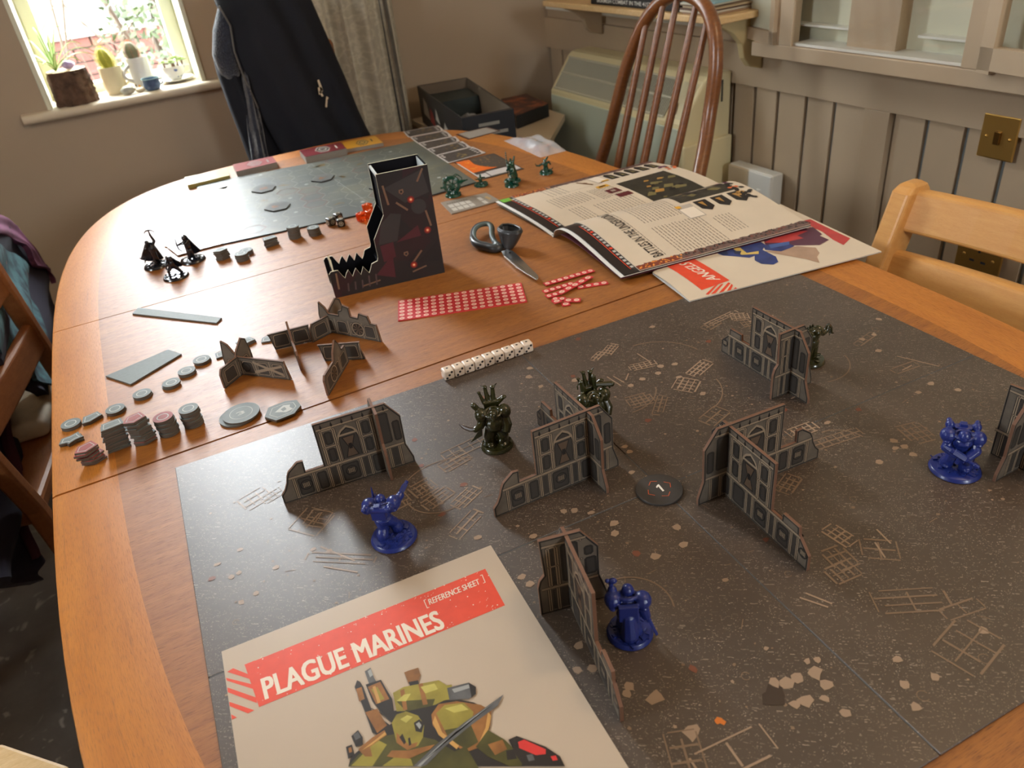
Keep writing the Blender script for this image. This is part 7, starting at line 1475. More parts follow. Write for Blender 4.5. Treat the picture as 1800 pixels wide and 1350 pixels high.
# a generic armoured figure with pipes and a blade
OL, OD, BR, DK, GY, RD, CR, SV, HL, GO = 2, 3, 4, 5, 6, 7, 8, 9, 10, 11
for P, mi in (
 ([(-0.29238,-0.0681),(-0.28401,-0.07997),(-0.27541,-0.08325),(-0.25088,-0.0906),(-0.23919,-0.0958),(-0.22933,-0.10488),(-0.22229,-0.11708),(-0.22823,-0.12692),(-0.2396,-0.13702),(-0.22663,-0.14126),(-0.21961,-0.15655),(-0.22187,-0.16069),(-0.31505,-0.1039),(-0.31148,-0.09857),(-0.30307,-0.09622),(-0.29558,-0.09317),(-0.28522,-0.09172),(-0.28133,-0.09015),(-0.28448,-0.08131)], DK), ([(-0.29387,-0.05079),(-0.29075,-0.0465),(-0.28938,-0.04871),(-0.28871,-0.05402),(-0.28963,-0.07586),(-0.2826,-0.09136),(-0.29155,-0.09565),(-0.29447,-0.08995),(-0.29373,-0.0681)], DK),
 ([(-0.29348,-0.05279),(-0.28971,-0.05339),(-0.29086,-0.06354),(-0.29468,-0.06328)], BR), ([(-0.29378,-0.07328),(-0.28597,-0.07502),(-0.28464,-0.0901),(-0.29189,-0.09194)], BR),
 ([(-0.28381,-0.04246),(-0.27934,-0.04182),(-0.2799,-0.05063),(-0.27952,-0.05758),(-0.28471,-0.05653)], GY), ([(-0.28206,-0.04356),(-0.2796,-0.04258),(-0.27983,-0.0484),(-0.28221,-0.04917)], SV),
 ([(-0.28667,-0.05309),(-0.27637,-0.0551),(-0.27487,-0.07352),(-0.27722,-0.08357),(-0.2844,-0.08013),(-0.28696,-0.0681)], DK), ([(-0.28614,-0.05563),(-0.27732,-0.05629),(-0.27655,-0.07247),(-0.28558,-0.07149)], BR), ([(-0.28462,-0.05879),(-0.28044,-0.05921),(-0.27934,-0.07073),(-0.28346,-0.07028)], OL),
 ([(-0.26042,-0.05837),(-0.25727,-0.05853),(-0.25064,-0.05996),(-0.25141,-0.06632),(-0.25498,-0.07078),(-0.2612,-0.06864)], BR), ([(-0.26064,-0.06722),(-0.25441,-0.06936),(-0.25569,-0.07473),(-0.26096,-0.07252)], DK),
 ([(-0.27284,-0.06942),(-0.26484,-0.06899),(-0.24241,-0.0769),(-0.23822,-0.08569),(-0.23982,-0.09329),(-0.25193,-0.09309),(-0.26867,-0.08785),(-0.27566,-0.08392)], OL), ([(-0.273,-0.07681),(-0.25018,-0.08894),(-0.25351,-0.09273),(-0.27017,-0.08733)], OD), ([(-0.26796,-0.07031),(-0.2651,-0.07058),(-0.26903,-0.08659),(-0.27156,-0.08564)], BR), ([(-0.25555,-0.07219),(-0.25273,-0.07308),(-0.25584,-0.09003),(-0.25885,-0.08898)], BR), ([(-0.24658,-0.08045),(-0.23607,-0.08486),(-0.24056,-0.09494),(-0.24814,-0.09232)], OL),
 ([(-0.23998,-0.08567),(-0.2257,-0.08962),(-0.22298,-0.09525),(-0.22534,-0.10021),(-0.23099,-0.10092),(-0.24229,-0.09491)], GY), ([(-0.2257,-0.08962),(-0.22298,-0.09525),(-0.22519,-0.09988),(-0.22897,-0.10113)], DK),
 ([(-0.315,-0.10375),(-0.30753,-0.10006),(-0.29289,-0.09482),(-0.277,-0.10073),(-0.26162,-0.11598),(-0.2525,-0.1328),(-0.24808,-0.14096),(-0.24693,-0.14542)], OD), ([(-0.31369,-0.10455),(-0.30463,-0.1009),(-0.29345,-0.09641),(-0.28924,-0.10282),(-0.302,-0.11185)], OL), ([(-0.30625,-0.09616),(-0.29558,-0.09317),(-0.28715,-0.0925),(-0.28696,-0.09653),(-0.29908,-0.09867),(-0.29987,-0.10566),(-0.30382,-0.10325)], BR),
 ([(-0.30718,-0.08506),(-0.30206,-0.0833),(-0.30096,-0.08986),(-0.30255,-0.09465),(-0.30681,-0.09393)], DK), ([(-0.30583,-0.08491),(-0.30238,-0.08429),(-0.30204,-0.08919),(-0.30563,-0.0893)], GY), ([(-0.31242,-0.09049),(-0.30857,-0.09095),(-0.30926,-0.09807),(-0.31355,-0.09915)], DK), ([(-0.31134,-0.0921),(-0.30948,-0.09229),(-0.30995,-0.09578),(-0.3118,-0.09558)], BR),
 ([(-0.28133,-0.09015),(-0.27647,-0.08608),(-0.27017,-0.08733),(-0.26451,-0.09452),(-0.26373,-0.10302),(-0.26758,-0.1104),(-0.27237,-0.11412),(-0.27863,-0.11347),(-0.28336,-0.10453)], OL), ([(-0.28101,-0.09825),(-0.27734,-0.11013),(-0.27146,-0.11184),(-0.27399,-0.11407),(-0.27935,-0.11322),(-0.28348,-0.10484)], BR), ([(-0.28059,-0.10239),(-0.27797,-0.10111),(-0.27806,-0.10778),(-0.27971,-0.10867)], DK), ([(-0.2761,-0.10612),(-0.27474,-0.106),(-0.27575,-0.1111),(-0.27743,-0.1112)], DK), ([(-0.26888,-0.09785),(-0.26481,-0.09737),(-0.26341,-0.10223),(-0.26699,-0.1069),(-0.27001,-0.10406)], DK), ([(-0.26812,-0.09932),(-0.26565,-0.09905),(-0.26521,-0.10211),(-0.2673,-0.10397)], SV),
 ([(-0.25672,-0.09834),(-0.24967,-0.09387),(-0.23856,-0.09829),(-0.22612,-0.10917),(-0.22201,-0.11685),(-0.22723,-0.12559),(-0.23891,-0.13559),(-0.24812,-0.13402),(-0.25637,-0.11922),(-0.25905,-0.10592)], BR), ([(-0.25367,-0.09921),(-0.24647,-0.09649),(-0.23492,-0.10182),(-0.23242,-0.11139),(-0.23777,-0.11907),(-0.24647,-0.11955),(-0.25372,-0.11314)], OL), ([(-0.25372,-0.11314),(-0.23777,-0.11907),(-0.2388,-0.13191),(-0.24732,-0.13229),(-0.25375,-0.12083)], OD), ([(-0.24753,-0.09893),(-0.23672,-0.10194),(-0.23437,-0.10815),(-0.2434,-0.10519)], HL), ([(-0.273,-0.07681),(-0.26671,-0.07477),(-0.26253,-0.07653),(-0.26745,-0.08027)], HL), ([(-0.25499,-0.07517),(-0.24584,-0.07785),(-0.24564,-0.08321),(-0.25416,-0.08176)], HL), ([(-0.27566,-0.09065),(-0.27051,-0.09039),(-0.26782,-0.09348),(-0.2732,-0.09518)], HL), ([(-0.23758,-0.08826),(-0.22633,-0.09097),(-0.22696,-0.09384),(-0.23733,-0.09165)], SV), ([(-0.25503,-0.1004),(-0.25571,-0.11385),(-0.25019,-0.12773),(-0.25248,-0.12912),(-0.25835,-0.11416),(-0.25839,-0.10434)], GO), ([(-0.22439,-0.11638),(-0.22368,-0.11985),(-0.23075,-0.12925),(-0.23877,-0.1353),(-0.2395,-0.13336),(-0.23059,-0.12547)], GO), ([(-0.30452,-0.09817),(-0.29317,-0.09562),(-0.28735,-0.09396),(-0.28712,-0.09605),(-0.29721,-0.09792)], GO), ([(-0.28329,-0.05742),(-0.28133,-0.05777),(-0.28237,-0.07202),(-0.28449,-0.07176)], GO),
 ([(-0.24148,-0.13401),(-0.23002,-0.12777),(-0.22388,-0.1392),(-0.22172,-0.14798),(-0.21813,-0.15384),(-0.22311,-0.15993),(-0.22935,-0.15613),(-0.23784,-0.1436)], OD), ([(-0.23434,-0.13652),(-0.22517,-0.1384),(-0.22554,-0.14564),(-0.23368,-0.14523)], BR), ([(-0.22653,-0.14595),(-0.22172,-0.14798),(-0.22338,-0.15425),(-0.22877,-0.15185)], DK),
 ([(-0.22195,-0.14038),(-0.21631,-0.14101),(-0.20449,-0.15671),(-0.20011,-0.16667),(-0.20083,-0.17351),(-0.22187,-0.16069),(-0.22265,-0.15289)], DK), ([(-0.21757,-0.14496),(-0.2136,-0.14552),(-0.20527,-0.15807),(-0.20682,-0.16076),(-0.21222,-0.15836),(-0.21881,-0.14885)], RD), ([(-0.20509,-0.16362),(-0.20203,-0.16477),(-0.20252,-0.16788),(-0.20524,-0.16676)], RD), ([(-0.21725,-0.15529),(-0.21373,-0.15653),(-0.21435,-0.16066),(-0.21784,-0.15942)], GY),
 ([(-0.28003,-0.12524),(-0.26321,-0.11974),(-0.24103,-0.11508),(-0.20984,-0.11033),(-0.21709,-0.11582),(-0.23777,-0.11907),(-0.25831,-0.12368),(-0.27362,-0.12915)], GY), ([(-0.27811,-0.12642),(-0.26222,-0.12129),(-0.24006,-0.11667),(-0.21101,-0.11087),(-0.23971,-0.1159),(-0.26381,-0.12311),(-0.27618,-0.12759)], SV),
 ([(-0.288,-0.10829),(-0.27881,-0.11392),(-0.26289,-0.11899),(-0.26676,-0.12037),(-0.28242,-0.11908),(-0.29201,-0.11048)], BR), ([(-0.29681,-0.11502),(-0.28836,-0.11362),(-0.27954,-0.11993),(-0.28003,-0.12524)], OL)): rp_(P, mi)
# the lower half continues below the picture's edge
for P, mi in (([(.35, .52), (.62, .52), (.66, .8), (.58, .95), (.38, .95), (.30, .8)], OD), ([(.38, .56), (.58, .56), (.60, .72), (.40, .74)], OL), ([(.36, .74), (.62, .72), (.62, .77), (.36, .79)], BR)): rp_([tuple(Vector(RQ[0])+ux*(WS*a)+uy*(HS*b)) for a, b in P], mi)
m.build('printed_front', [M_banner, M_wpr, mat('olive print', rgb(146, 134, 54), .38, var=.28, vscale=60), mat('dark olive print', rgb(78, 74, 32), .38, var=.3, vscale=60), mat('bronze print', rgb(146, 98, 50), .38, var=.3, vscale=80), mat('near black print', rgb(44, 38, 34), .38), mat('gun grey print', rgb(92, 92, 92), .38, var=.25, vscale=90), mat('scarlet print', rgb(214, 58, 54), .38), mat('crimson print', rgb(120, 40, 40), .38), mat('silver print', rgb(160, 162, 160), .38), mat('pale olive print', rgb(190, 180, 92), .38, var=.15, vscale=80), mat('bright brass print', rgb(198, 152, 84), .38, var=.15, vscale=80)], rsx, world=True)

# ------------------------------------------------------------------ miniatures: each body is grown as one continuous skin
def skin(mb, name, m, parent, voxel=.00045, smooth=2):
    o = mb.build(name, m, None)
    r = o.modifiers.new('fuse', 'REMESH'); r.mode = 'VOXEL'; r.voxel_size = voxel; r.use_smooth_shade = True
    s = o.modifiers.new('soft', 'SMOOTH'); s.factor = .5; s.iterations = smooth
    bpy.context.view_layer.update(); me = bpy.data.meshes.new_from_object(o.evaluated_get(bpy.context.evaluated_depsgraph_get()))
    me.name = name; me.materials.clear(); me.materials.append(m); bpy.data.objects.remove(o)
    me.polygons.foreach_set('use_smooth', [True]*len(me.polygons))
    o = bpy.data.objects.new(name, me); C.objects.link(o); o.parent = parent; return o
def base(parent, r, m, h=.0036, rub=True, seed=1, mi2=None):
    b = MB().lathe([(r*.97, 0), (r, .0006), (r*.94, h-.0005), (r*.91, h), (0, h)], 40); b.build('base', m, parent, smooth=40)
    if rub:
        q = random.Random(seed); g = MB()
        for k in range(44):
            a, d = q.uniform(0, 2*PI), r*.82*math.sqrt(q.random()); s = q.uniform(.0008, .0022)
            g.box((0, 0, 0), (s*2, s*1.5, s*1.3), 0, Matrix.Translation((d*math.cos(a), d*math.sin(a), h)) @ Matrix.Rotation(q.uniform(0, 3), 4, 'Z') @ Matrix.Rotation(q.uniform(-.35, .35), 4, 'X'))
            if k % 3 == 0: g.tube([(d*math.cos(a), d*math.sin(a), h), (d*math.cos(a)+q.uniform(-.005, .005), d*math.sin(a)+q.uniform(-.005, .005), h+.0004)], .0006, 5)
        tag(g.build('base_rubble', m, parent), kind='stuff')
M_blue = mat('royal blue plastic', rgb(30, 45, 118), .35, coat=.15)
M_olive = bpy.data.materials.new('dark olive gloss plastic'); M_olive.use_nodes = True; n_ = N(M_olive); n_.b.inputs['Base Color'].default_value = rgb(46, 46, 20); n_.b.inputs['Roughness'].default_value = .24; n_.b.inputs['Coat Weight'].default_value = .5
M_green = mat('bottle green gloss plastic', rgb(14, 66, 50), .2, coat=.6)
M_ink_ = mat('black gloss plastic', rgb(20, 21, 30), .24, coat=.5)
RX = lambda a: Matrix.Rotation(math.radians(a), 4, 'X')
RY_ = lambda a: Matrix.Rotation(math.radians(a), 4, 'Y')
RZ_ = lambda a: Matrix.Rotation(math.radians(a), 4, 'Z')
def trooper(s, m, lf, rf, pelvis, chest, head, arms, pack=True):
    """a stocky armoured figure; all points in millimetres, facing -y"""
    k = .001
    def V(p): return Vector(p)*k
    for foot, knee in (lf, rf):
        f, kn, pv = V(foot), V(knee), V(pelvis)
        d = (kn-f); m.cap(f+Vector((0, 0, .0028)), f+d*.55, .0040, .0052); m.cap(f+d*.5, kn, .0052, .0042); m.ell(kn, (.0041, .0041, .0046)); m.cap(kn, pv+Vector(((1 if foot[0] > pelvis[0] else -1)*.0035, 0, 0)), .0044, .0050)
        m.ell(f+Vector((0, -.0022, .0018)), (.0034, .0056, .0024)); m.ell(f+d*.3, (.0054, .0056, .0062))
    m.ell(V(pelvis), (.0066, .0056, .0050)); m.tube([tuple(V(pelvis)+Vector((.0066*math.cos(a*.4), .0058*math.sin(a*.4), .0018))) for a in range(17)], .0011, 6)
    m.cap(V(pelvis), V(chest), .0058, .0072); m.ell(V(chest), (.0080, .0066, .0066)); m.ell(V(chest)+Vector((0, -.003, .001)), (.0068, .0048, .0050)); m.box(tuple(V(chest)+Vector((0, -.0078, .0008))), (.0070, .0010, .0016))
    h = V(head)+Vector((0, 0, .0016)); m.ell(h, (.0044, .0048, .0050)); m.ell(h+Vector((0, -.0036, -.0014)), (.0024, .0022, .0026)); m.box(tuple(h+Vector((0, -.0044, .0008))), (.0050, .0012, .0010)); m.tube([tuple(V(chest)+Vector((.0066*math.cos(a*.393), .0052*math.sin(a*.393)-.0005, .0064+.0012*math.sin(a*.393)))) for a in range(16)], .0015, 6, 0, True)
    for sh, el, ha in arms:
        a, b, c = V(sh), V(el), V(ha)
        m.cap(a, b, .0034, .0038); m.cap(b, c, .0040, .0034); m.ell(c, (.0034, .0034, .0036))
        side_ = 1 if sh[0] > chest[0] else -1
        m.ell(a+Vector((side_*.0016, 0, .0018)), (.0062, .0068, .0062)); m.tube([tuple(a+Vector((side_*.0022+.0058*math.cos(t*.393)*.5, .0064*math.sin(t*.393), -.0018))) for t in range(16)], .0009, 6, 0, True)
        d = (c-b).normalized()
        for j in range(4): m.cap(c+d*.0014+Vector((0, 0, (j-1.5)*.0014)), c+d*.0042+Vector((0, 0, (j-1.5)*.0013)), .0007, .0006)
    if pack:
        p = V(chest)+Vector((0, .0092, .0035)); m.box(tuple(p), (.0120, .0062, .0105)); m.cap(p+Vector((-.0088, .001, .0040)), p+Vector((.0088, .001, .0040)), .0026, .0026)
        for x in (-1, 1): m.ell(p+Vector((x*.0098, .0005, .0052)), (.0036, .0040, .0040)); m.cap(p+Vector((x*.0098, .0005, .0052)), p+Vector((x*.0104, .004, .0074)), .0026, .0022)
        m.box(tuple(p+Vector((0, 0, .0064))), (.0052, .0050, .0040))
# blue figure on the right, rifle across the body, facing the camera
t = thing('armoured_figure', 'blue plastic armoured soldier aiming a rifle down, at the right of the board', 'figurine', (*(0.21311,-0.12001,0.743)[:2], ZT+.0002), math.radians(-48), 'blue plastic soldiers')
base(t, .0200, M_blue, seed=3); m = MB(); trooper(.001, m, ((-8.0, 1.0, 3.6), (-5.6, -2.0, 12.0)), ((7.0, -2.5, 3.6), (5.4, -4.0, 12.0)), (0, 0, 20.0), (0.3, -1.0, 30.0), (0.0, -4.2, 36.0), (((-9.2, 0, 32.5), (-11.0, -4.5, 24.5), (-4.6, -9.2, 22.0)), ((9.4, 0, 32.0), (10.6, -5.5, 24.5), (4.8, -10.2, 20.5))))
skin(m, 'body', M_blue, t)
g = MB(); G0, G1 = Vector((-.0085, -.0098, .0262)), Vector((.0125, -.0130, .0150)); d = (G1-G0); g.tube([G0, G0+d*.62], .0024, 8); g.tube([G0+d*.1, G0+d*.55], .0033, 4); g.tube([G0+d*.55, G1], .0014, 8); g.cap(G1-d*.1, G1, .0019, .0019); g.tube([G0+d*.35, G0+d*.35+Vector((-.001, -.001, -.0075))], .0017, 4); g.tube([G0+d*.2+Vector((0, 0, .003)), G0+d*.6+Vector((0, 0, .003))], .0009, 6); g.tube([G0+d*.05, G0-d*.18+Vector((0, .002, -.001))], [.0022, .0016], 6)
g.build('rifle', M_blue, t, smooth=40)
# blue figure at the left, seen from behind, aiming away with a raised weapon
t = thing('armoured_figure', 'blue plastic armoured soldier pointing a pistol away beside the left ruin', 'figurine', (*(-0.21906,0.07416,0.743)[:2], ZT+.0002), math.radians(150), 'blue plastic soldiers')
base(t, .0196, M_blue, seed=5); m = MB(); trooper(.001, m, ((8.5, 4.0, 3.6), (7.2, 0.0, 12.0)), ((-3.5, -6.5, 3.6), (-1.0, -5.5, 12.5)), (5.0, -0.5, 20.0), (5.5, -3.0, 29.5), (6.2, -7.4, 34.2), (((13.5, -2.0, 33.0), (15.0, -7.0, 29.0), (13.2, -12.0, 31.5)), ((-3.2, -5.0, 32.0), (-6.5, -9.0, 32.5), (-9.0, -14.0, 33.5))))
skin(m, 'body', M_blue, t)
g = MB(); g.tube([(-.0092, -.0150, .034), (-.0128, -.0285, .036)], .0016, 8); g.tube([(-.0092, -.0150, .0345), (-.0118, -.0245, .036)], .0025, 4); g.tube([(-.009, -.0145, .034), (-.0088, -.013, .030)], .0014, 4); g.build('pistol', M_blue, t, smooth=40)
g = MB(); g.tube([(.0132, -.012, .031), (.0136, -.0135, .045)], [.0018, .0002], 4); g.build('knife', M_blue, t, smooth=40)
# blue figure in front, seen from behind, fist raised, long sword held low on the right
t = thing('armoured_figure', 'blue plastic armoured soldier with raised arm and a sword beside the front ruin', 'figurine', (*(-0.11078,-0.11213,0.743)[:2], ZT+.0002), math.radians(152), 'blue plastic soldiers')
base(t, .0163, M_blue, seed=8); m = MB(); trooper(.001, m, ((4.0, -3.0, 3.6), (3.5, -4.5, 11.5)), ((-4.0, 4.0, 3.6), (-2.8, -0.5, 11.5)), (0.5, -0.5, 19.5), (1.0, -1.5, 29.0), (0.0, -5.0, 35.2), (((9.0, -1.0, 31.5), (11.5, -3.0, 30.5), (10.5, -5.5, 37.5)), ((-7.8, 0, 30.5), (-10.0, 0.5, 23.0), (-11.4, 0.8, 17.5))), False); m.box((.001, .0065, .0275), (.0135, .0040, .0135)); m.cap((.001, .006, .022), (.0008, .0075, .0075), .0052, .0066); m.box((.001, .0075, .0195), (.0080, .0030, .0040))
skin(m, 'body', M_blue, t)
g = MB(); g.tube([(.0108, -.0055, .036), (.0116, -.0058, .0445)], .0013, 6); g.ell((.0098, -.0058, .0462), (.0030, .0022, .0022)); g.ell((.0135, -.0058, .0466), (.0016, .0014, .0018)); g.tube([(.0118, -.005, .036), (.0150, -.004, .031)], .0011, 6); g.build('censer', M_blue, t, smooth=40)
g = MB(); g.tube([(-.0112, .0006, .020), (-.0180, .0070, .0042)], [.0016, .0013], 6, flat=.5); g.tube([(-.0135, .0028, .014), (-.0105, .0010, .018)], .0018, 6); g.build('sword', M_blue, t, smooth=40)

# olive figures
def brute(m, mode):
    """a bloated armoured figure with spiked pipes"""
    M1 = .001
    for x, y, kx in ((-6.0, 1.0, -6.4), (6.2, -1.0, 6.8)): m.cap(Vector((x, y, 5.0))*M1, Vector((kx, y-2, 14))*M1, .0058, .0054); m.cap(Vector((kx, y-2, 14))*M1, Vector((x*.6, 0, 22))*M1, .0056, .0060); m.ell(Vector((x, y-3, 4.6))*M1, (.0046, .0070, .0030))
    m.ell((0, 0, .024), (.0086, .0082, .0075)); m.ell((0, -.0028, .0275), (.0090, .0080, .0085)); m.ell((0, .0005, .034), (.0098, .0082, .0075))
    m.ell((-.0005, -.0068, .0395), (.0044, .0048, .0050)); m.tube([(.0072*math.cos(a*.393), -.0035+.0062*math.sin(a*.393), .0405+.0022*math.sin(a*.393)) for a in range(16)], .0015, 6, 0, True); m.ell((-.0005, -.0108, .0372), (.0020, .0018, .0020))
    for s in (-1, 1): m.ell((s*.0112, -.0002, .0380), (.0064, .0072, .0072))
    m.box((0, .0098, .0400), (.0135, .0075, .0120))
    for a, b, r in (((-.006, .009, .044), (-.0095, .0105, .056), .0018), ((-.002, .010, .045), (-.0032, .0125, .060), .0022), ((.003, .010, .045), (.0040, .0125, .0585), .0024), ((.0065, .009, .043), (.0130, .0085, .0480), .0026)):
        m.tube([a, b], [r*1.2, r*.8], 8); m.ell(b, (r*1.15, r*1.15, r*.6))
    for a in ((-.0085, .0105, .0545), (-.004, .0125, .0595), (.0062, .0125, .0595)): m.cap(a, (a[0]+.003*(1 if a[0] > 0 else -1), a[1], a[2]+.003), .0010, .0003)
    m.tube([(.0105, -.002, .032), (.0118, -.006, .026), (.0095, -.0100, .020)], [.0050, .0050, .0036], 8)
    for k in range(5): m.ell((.004+.003*k*.6, -.0060+.001*k, .0080+.002*math.sin(k)), (.0028, .0026, .0030))
    m.cap((0, .007, .031), (-.0025, .008, .012), .0044, .0068)
t = thing('armoured_figure', 'glossy olive bulky armoured figure with spiked pipes and a jagged blade held out left', 'figurine', (*(-0.08939,0.13738,0.743)[:2], ZT+.0002), math.radians(-18), 'olive plastic fighters')
base(t, .0160, M_olive, seed=11); m = MB(); brute(m, 0); m.tube([(-.0100, -.001, .034), (-.0135, -.005, .029), (-.0180, -.0068, .0275)], [.0044, .0042, .0030], 8); m.ell((-.0185, -.007, .0275), (.0030, .0030, .0030)); m.cap((-.0125, .002, .042), (-.0165, .002, .0485), .0028, .0030)
skin(m, 'body', M_olive, t, .00065)
g = MB(); P = [(-.0185, -.007, .0275), (-.0240, -.0074, .0292), (-.0290, -.0072, .0325), (-.0330, -.0066, .0375)]; g.tube(P, [.0018, .0020, .0015, .0004], 6)
for k in range(7): f_ = .15+k*.11; p = Vector(P[0]).lerp(Vector(P[-1]), f_); g.cap(p-Vector((0, 0, .001)), p+Vector((-.0006, 0, -.0034)), .0009, .0002)
g.build('jagged_blade', mat('dark bronze plastic', rgb(60, 40, 26), .35), t, smooth=40)
g = MB(); g.add([(-.012, -.004, .026), (-.0165, -.006, .0235), (-.0245, -.009, .0155), (-.0130, -.0065, .019)], [(0, 1, 2, 3)]); o = g.build('cloak_tail', M_olive, t); so = o.modifiers.new('wall', 'SOLIDIFY'); so.thickness = .0012
t = thing('armoured_figure', 'glossy olive armoured figure half hidden behind the middle ruin', 'figurine', (*(0.00013,0.10315,0.743)[:2], ZT+.0002), math.radians(-6), 'olive plastic fighters')
base(t, .0160, M_olive, seed=12); m = MB(); brute(m, 1); m.tube([(-.0095, -.001, .034), (-.011, -.005, .028), (-.006, -.009, .026)], [.0042, .0040, .003], 8); m.cap((-.0075, .006, .044), (-.0085, .006, .0545), .0026, .0022); m.tube([(-.0095, .006, .055), (-.013, .006, .052), (-.0125, .006, .047)], .0009, 6)
m.cap((.004, .004, .046), (.0042, .005, .0555), .0020, .0022); m.ell((.0036, .005, .0572), (.0024, .0024, .0024))
skin(m, 'body', M_olive, t, .00065)
g = MB(); g.tube([(.004, .002, .050), (.0185, -.001, .0475)], [.0022, .0028], 8); g.ell((.0195, -.001, .0470), (.0026, .0026, .0026)); g.tube([(.0165, -.001, .046), (.0172, -.001, .0435)], .0009, 6); g.tube([(.0105, 0, .047), (.0125, 0, .0445), (.0145, 0, .0465)], .0009, 6); g.build('shoulder_cannon', M_olive, t, smooth=40)
t = thing('armoured_figure', 'glossy olive figure behind the farthest ruin, only its clawed arm showing', 'figurine', (*(0.24746,0.07388,0.743)[:2], ZT+.0002), math.radians(10), 'olive plastic fighters')
base(t, .0160, M_olive, seed=13); m = MB(); 
for x in (-5, 5): m.cap((x*.001, 0, .006), (x*.0008, -.001, .020), .0050, .0050)
m.ell((0, 0, .023), (.0085, .008, .008)); m.ell((0, 0, .031), (.0092, .008, .0068)); m.ell((0, -.005, .0355), (.004, .0042, .0042)); m.ell((-.0095, 0, .0335), (.0055, .006, .006)); m.ell((.0095, 0, .0325), (.0055, .006, .006))
m.tube([(.0095, -.001, .031), (.0160, -.002, .0275), (.0205, -.003, .0290), (.0230, -.003, .0345)], [.0036, .0034, .0030, .0022], 8)
for p in ((-.004, .003, .040), (0, .003, .041), (.0045, .003, .040), (-.0075, .002, .038), (.0085, .002, .037)): m.cap((p[0], p[1], p[2]-.006), p, .0016, .0012)
skin(m, 'body', M_olive, t, .00065)
g = MB(); g.tube([(.0230, -.003, .0348), (.0270, -.004, .0300), (.0290, -.0045, .0235)], [.0022, .0018, .0010], 6)
for k in range(4): g.cap((.0245+k*.0014, -.0035, .0325-k*.0028), (.0220+k*.0014, -.0035, .0295-k*.0028), .0010, .0003)
g.tube([(.0290, -.0045, .0235), (.0325, -.005, .0215)], [.0013, .0005], 6); g.build('claw', M_olive, t, smooth=40)

# bottle green figures at the far right
def ratty(m, h, hunch=.004, arms=None, robe=True):
    m.cap((0, .001, .0035), (0, 0, h*.55), .0062 if robe else .0032, .0045); m.ell((0, -hunch*.4, h*.62), (.0050, .0048, .0056)); m.cap((0, -hunch*.4, h*.66), (0, -hunch-.001, h*.84), .0034, .0028)
    m.ell((0, -hunch-.0022, h*.88), (.0029, .0042, .0027)); m.cap((0, -hunch-.004, h*.87), (0, -hunch-.0085, h*.84), .0019, .0009)
    for s in (-1, 1): m.cap((s*.0018, -hunch, h*.92), (s*.0032, -hunch+.002, h*1.02), .0011, .0005)
    for a, b, c in arms or (): m.cap(a, b, .0020, .0018); m.cap(b, c, .0018, .0015); m.ell(c, .0018)
t = thing('fantasy_figure', 'dark green hunched rodent figure inside a spiked upright wheel', 'figurine', (*(0.18396,0.8544), TZ+.0003), math.radians(-25), 'dark green figures')
base(t, .0152, M_green, seed=21); m = MB()
m.tube([(.0132*math.cos(k*2*PI/28), 0, .0195+.0145*math.sin(k*2*PI/28)) for k in range(28)], .0030, 8, 0, True); m.tube([(.0108*math.cos(k*2*PI/24), -.0022, .0195+.0118*math.sin(k*2*PI/24)) for k in range(24)], .0014, 6, 0, True)
for k in range(7): a = k*2*PI/7+.3; m.cap((0, 0, .0195), (.0125*math.cos(a), 0, .0195+.0135*math.sin(a)), .0013, .0013)
m.ell((0, -.0035, .0180), (.0062, .0050, .0072)); m.ell((-.001, -.0070, .0225), (.0030, .0036, .0030)); m.cap((-.0045, -.004, .018), (-.0075, -.007, .012), .0018, .0016); m.cap((.0045, -.004, .018), (.0070, -.007, .013), .0018, .0016)
m.cap((0, 0, .0035), (.0005, 0, .0080), .0060, .0044)
for a in (1.95, 2.35, 2.75, 3.25): m.cap((.0145*math.cos(a), 0, .0195+.0155*math.sin(a)), (.0195*math.cos(a), -.001, .0195+.0205*math.sin(a)), .0014, .0004)
m.ell((-.0118, -.002, .0300), (.0036, .0036, .0046)); m.box((-.0168, -.002, .0165), (.006, .0022, .002)); m.ell((-.0198, -.002, .0170), (.0014, .0020, .0022))
skin(m, 'body', M_green, t, .0006, 2)
g = MB(); g.tube([(.0115, -.001, .0235), (.0175, -.001, .0240), (.0300, -.001, .0262)], [.0034, .0030, .0006], 8); g.tube([(.0155, -.0012, .0200), (.0200, -.0012, .0235)], .0016, 6); g.tube([(.004, 0, .033), (.012, 0, .0365), (.019, 0, .031), (.0195, 0, .026)], .0008, 6); g.tube([(.001, 0, .034), (.010, 0, .0385), (.016, 0, .0345)], .0007, 6); g.build('drill_lance', M_green, t, smooth=40)
t = thing('fantasy_figure', 'small dark green figure with arms spread on a round base by the fire card', 'figurine', (*(0.24725,0.86863), TZ+.0003), 0.0, 'dark green figures')
base(t, .0136, M_green, seed=22); m = MB(); m.cap((-.0032, 0, .0035), (-.001, 0, .0105), .0013, .0016); m.cap((.0032, 0, .0035), (.001, 0, .0105), .0013, .0016); m.ell((0, 0, .0125), (.0034, .0028, .0040)); m.ell((0, -.0005, .0180), (.0022, .0022, .0028)); m.cap((0, 0, .019), (0, 0, .0225), .0011, .0006); m.cap((-.002, 0, .0140), (-.0085, 0, .0128), .0015, .0010); m.cap((.002, 0, .0140), (.0088, 0, .0132), .0015, .0010); m.cap((-.0085, 0, .0128), (-.0118, -.001, .0155), .0008, .0004); m.cap((.0005, .001, .010), (.005, .002, .0045), .0012, .0005); m.cap((-.003, 0, .0122), (0, 0, .008), .0026, .0018)
skin(m, 'body', M_green, t, .00045, 2)
t = thing('fantasy_figure', 'tall dark green robed rodent figure holding a long staff upright', 'figurine', (*(0.3008,0.84538), TZ+.0003), math.radians(-55), 'dark green figures')
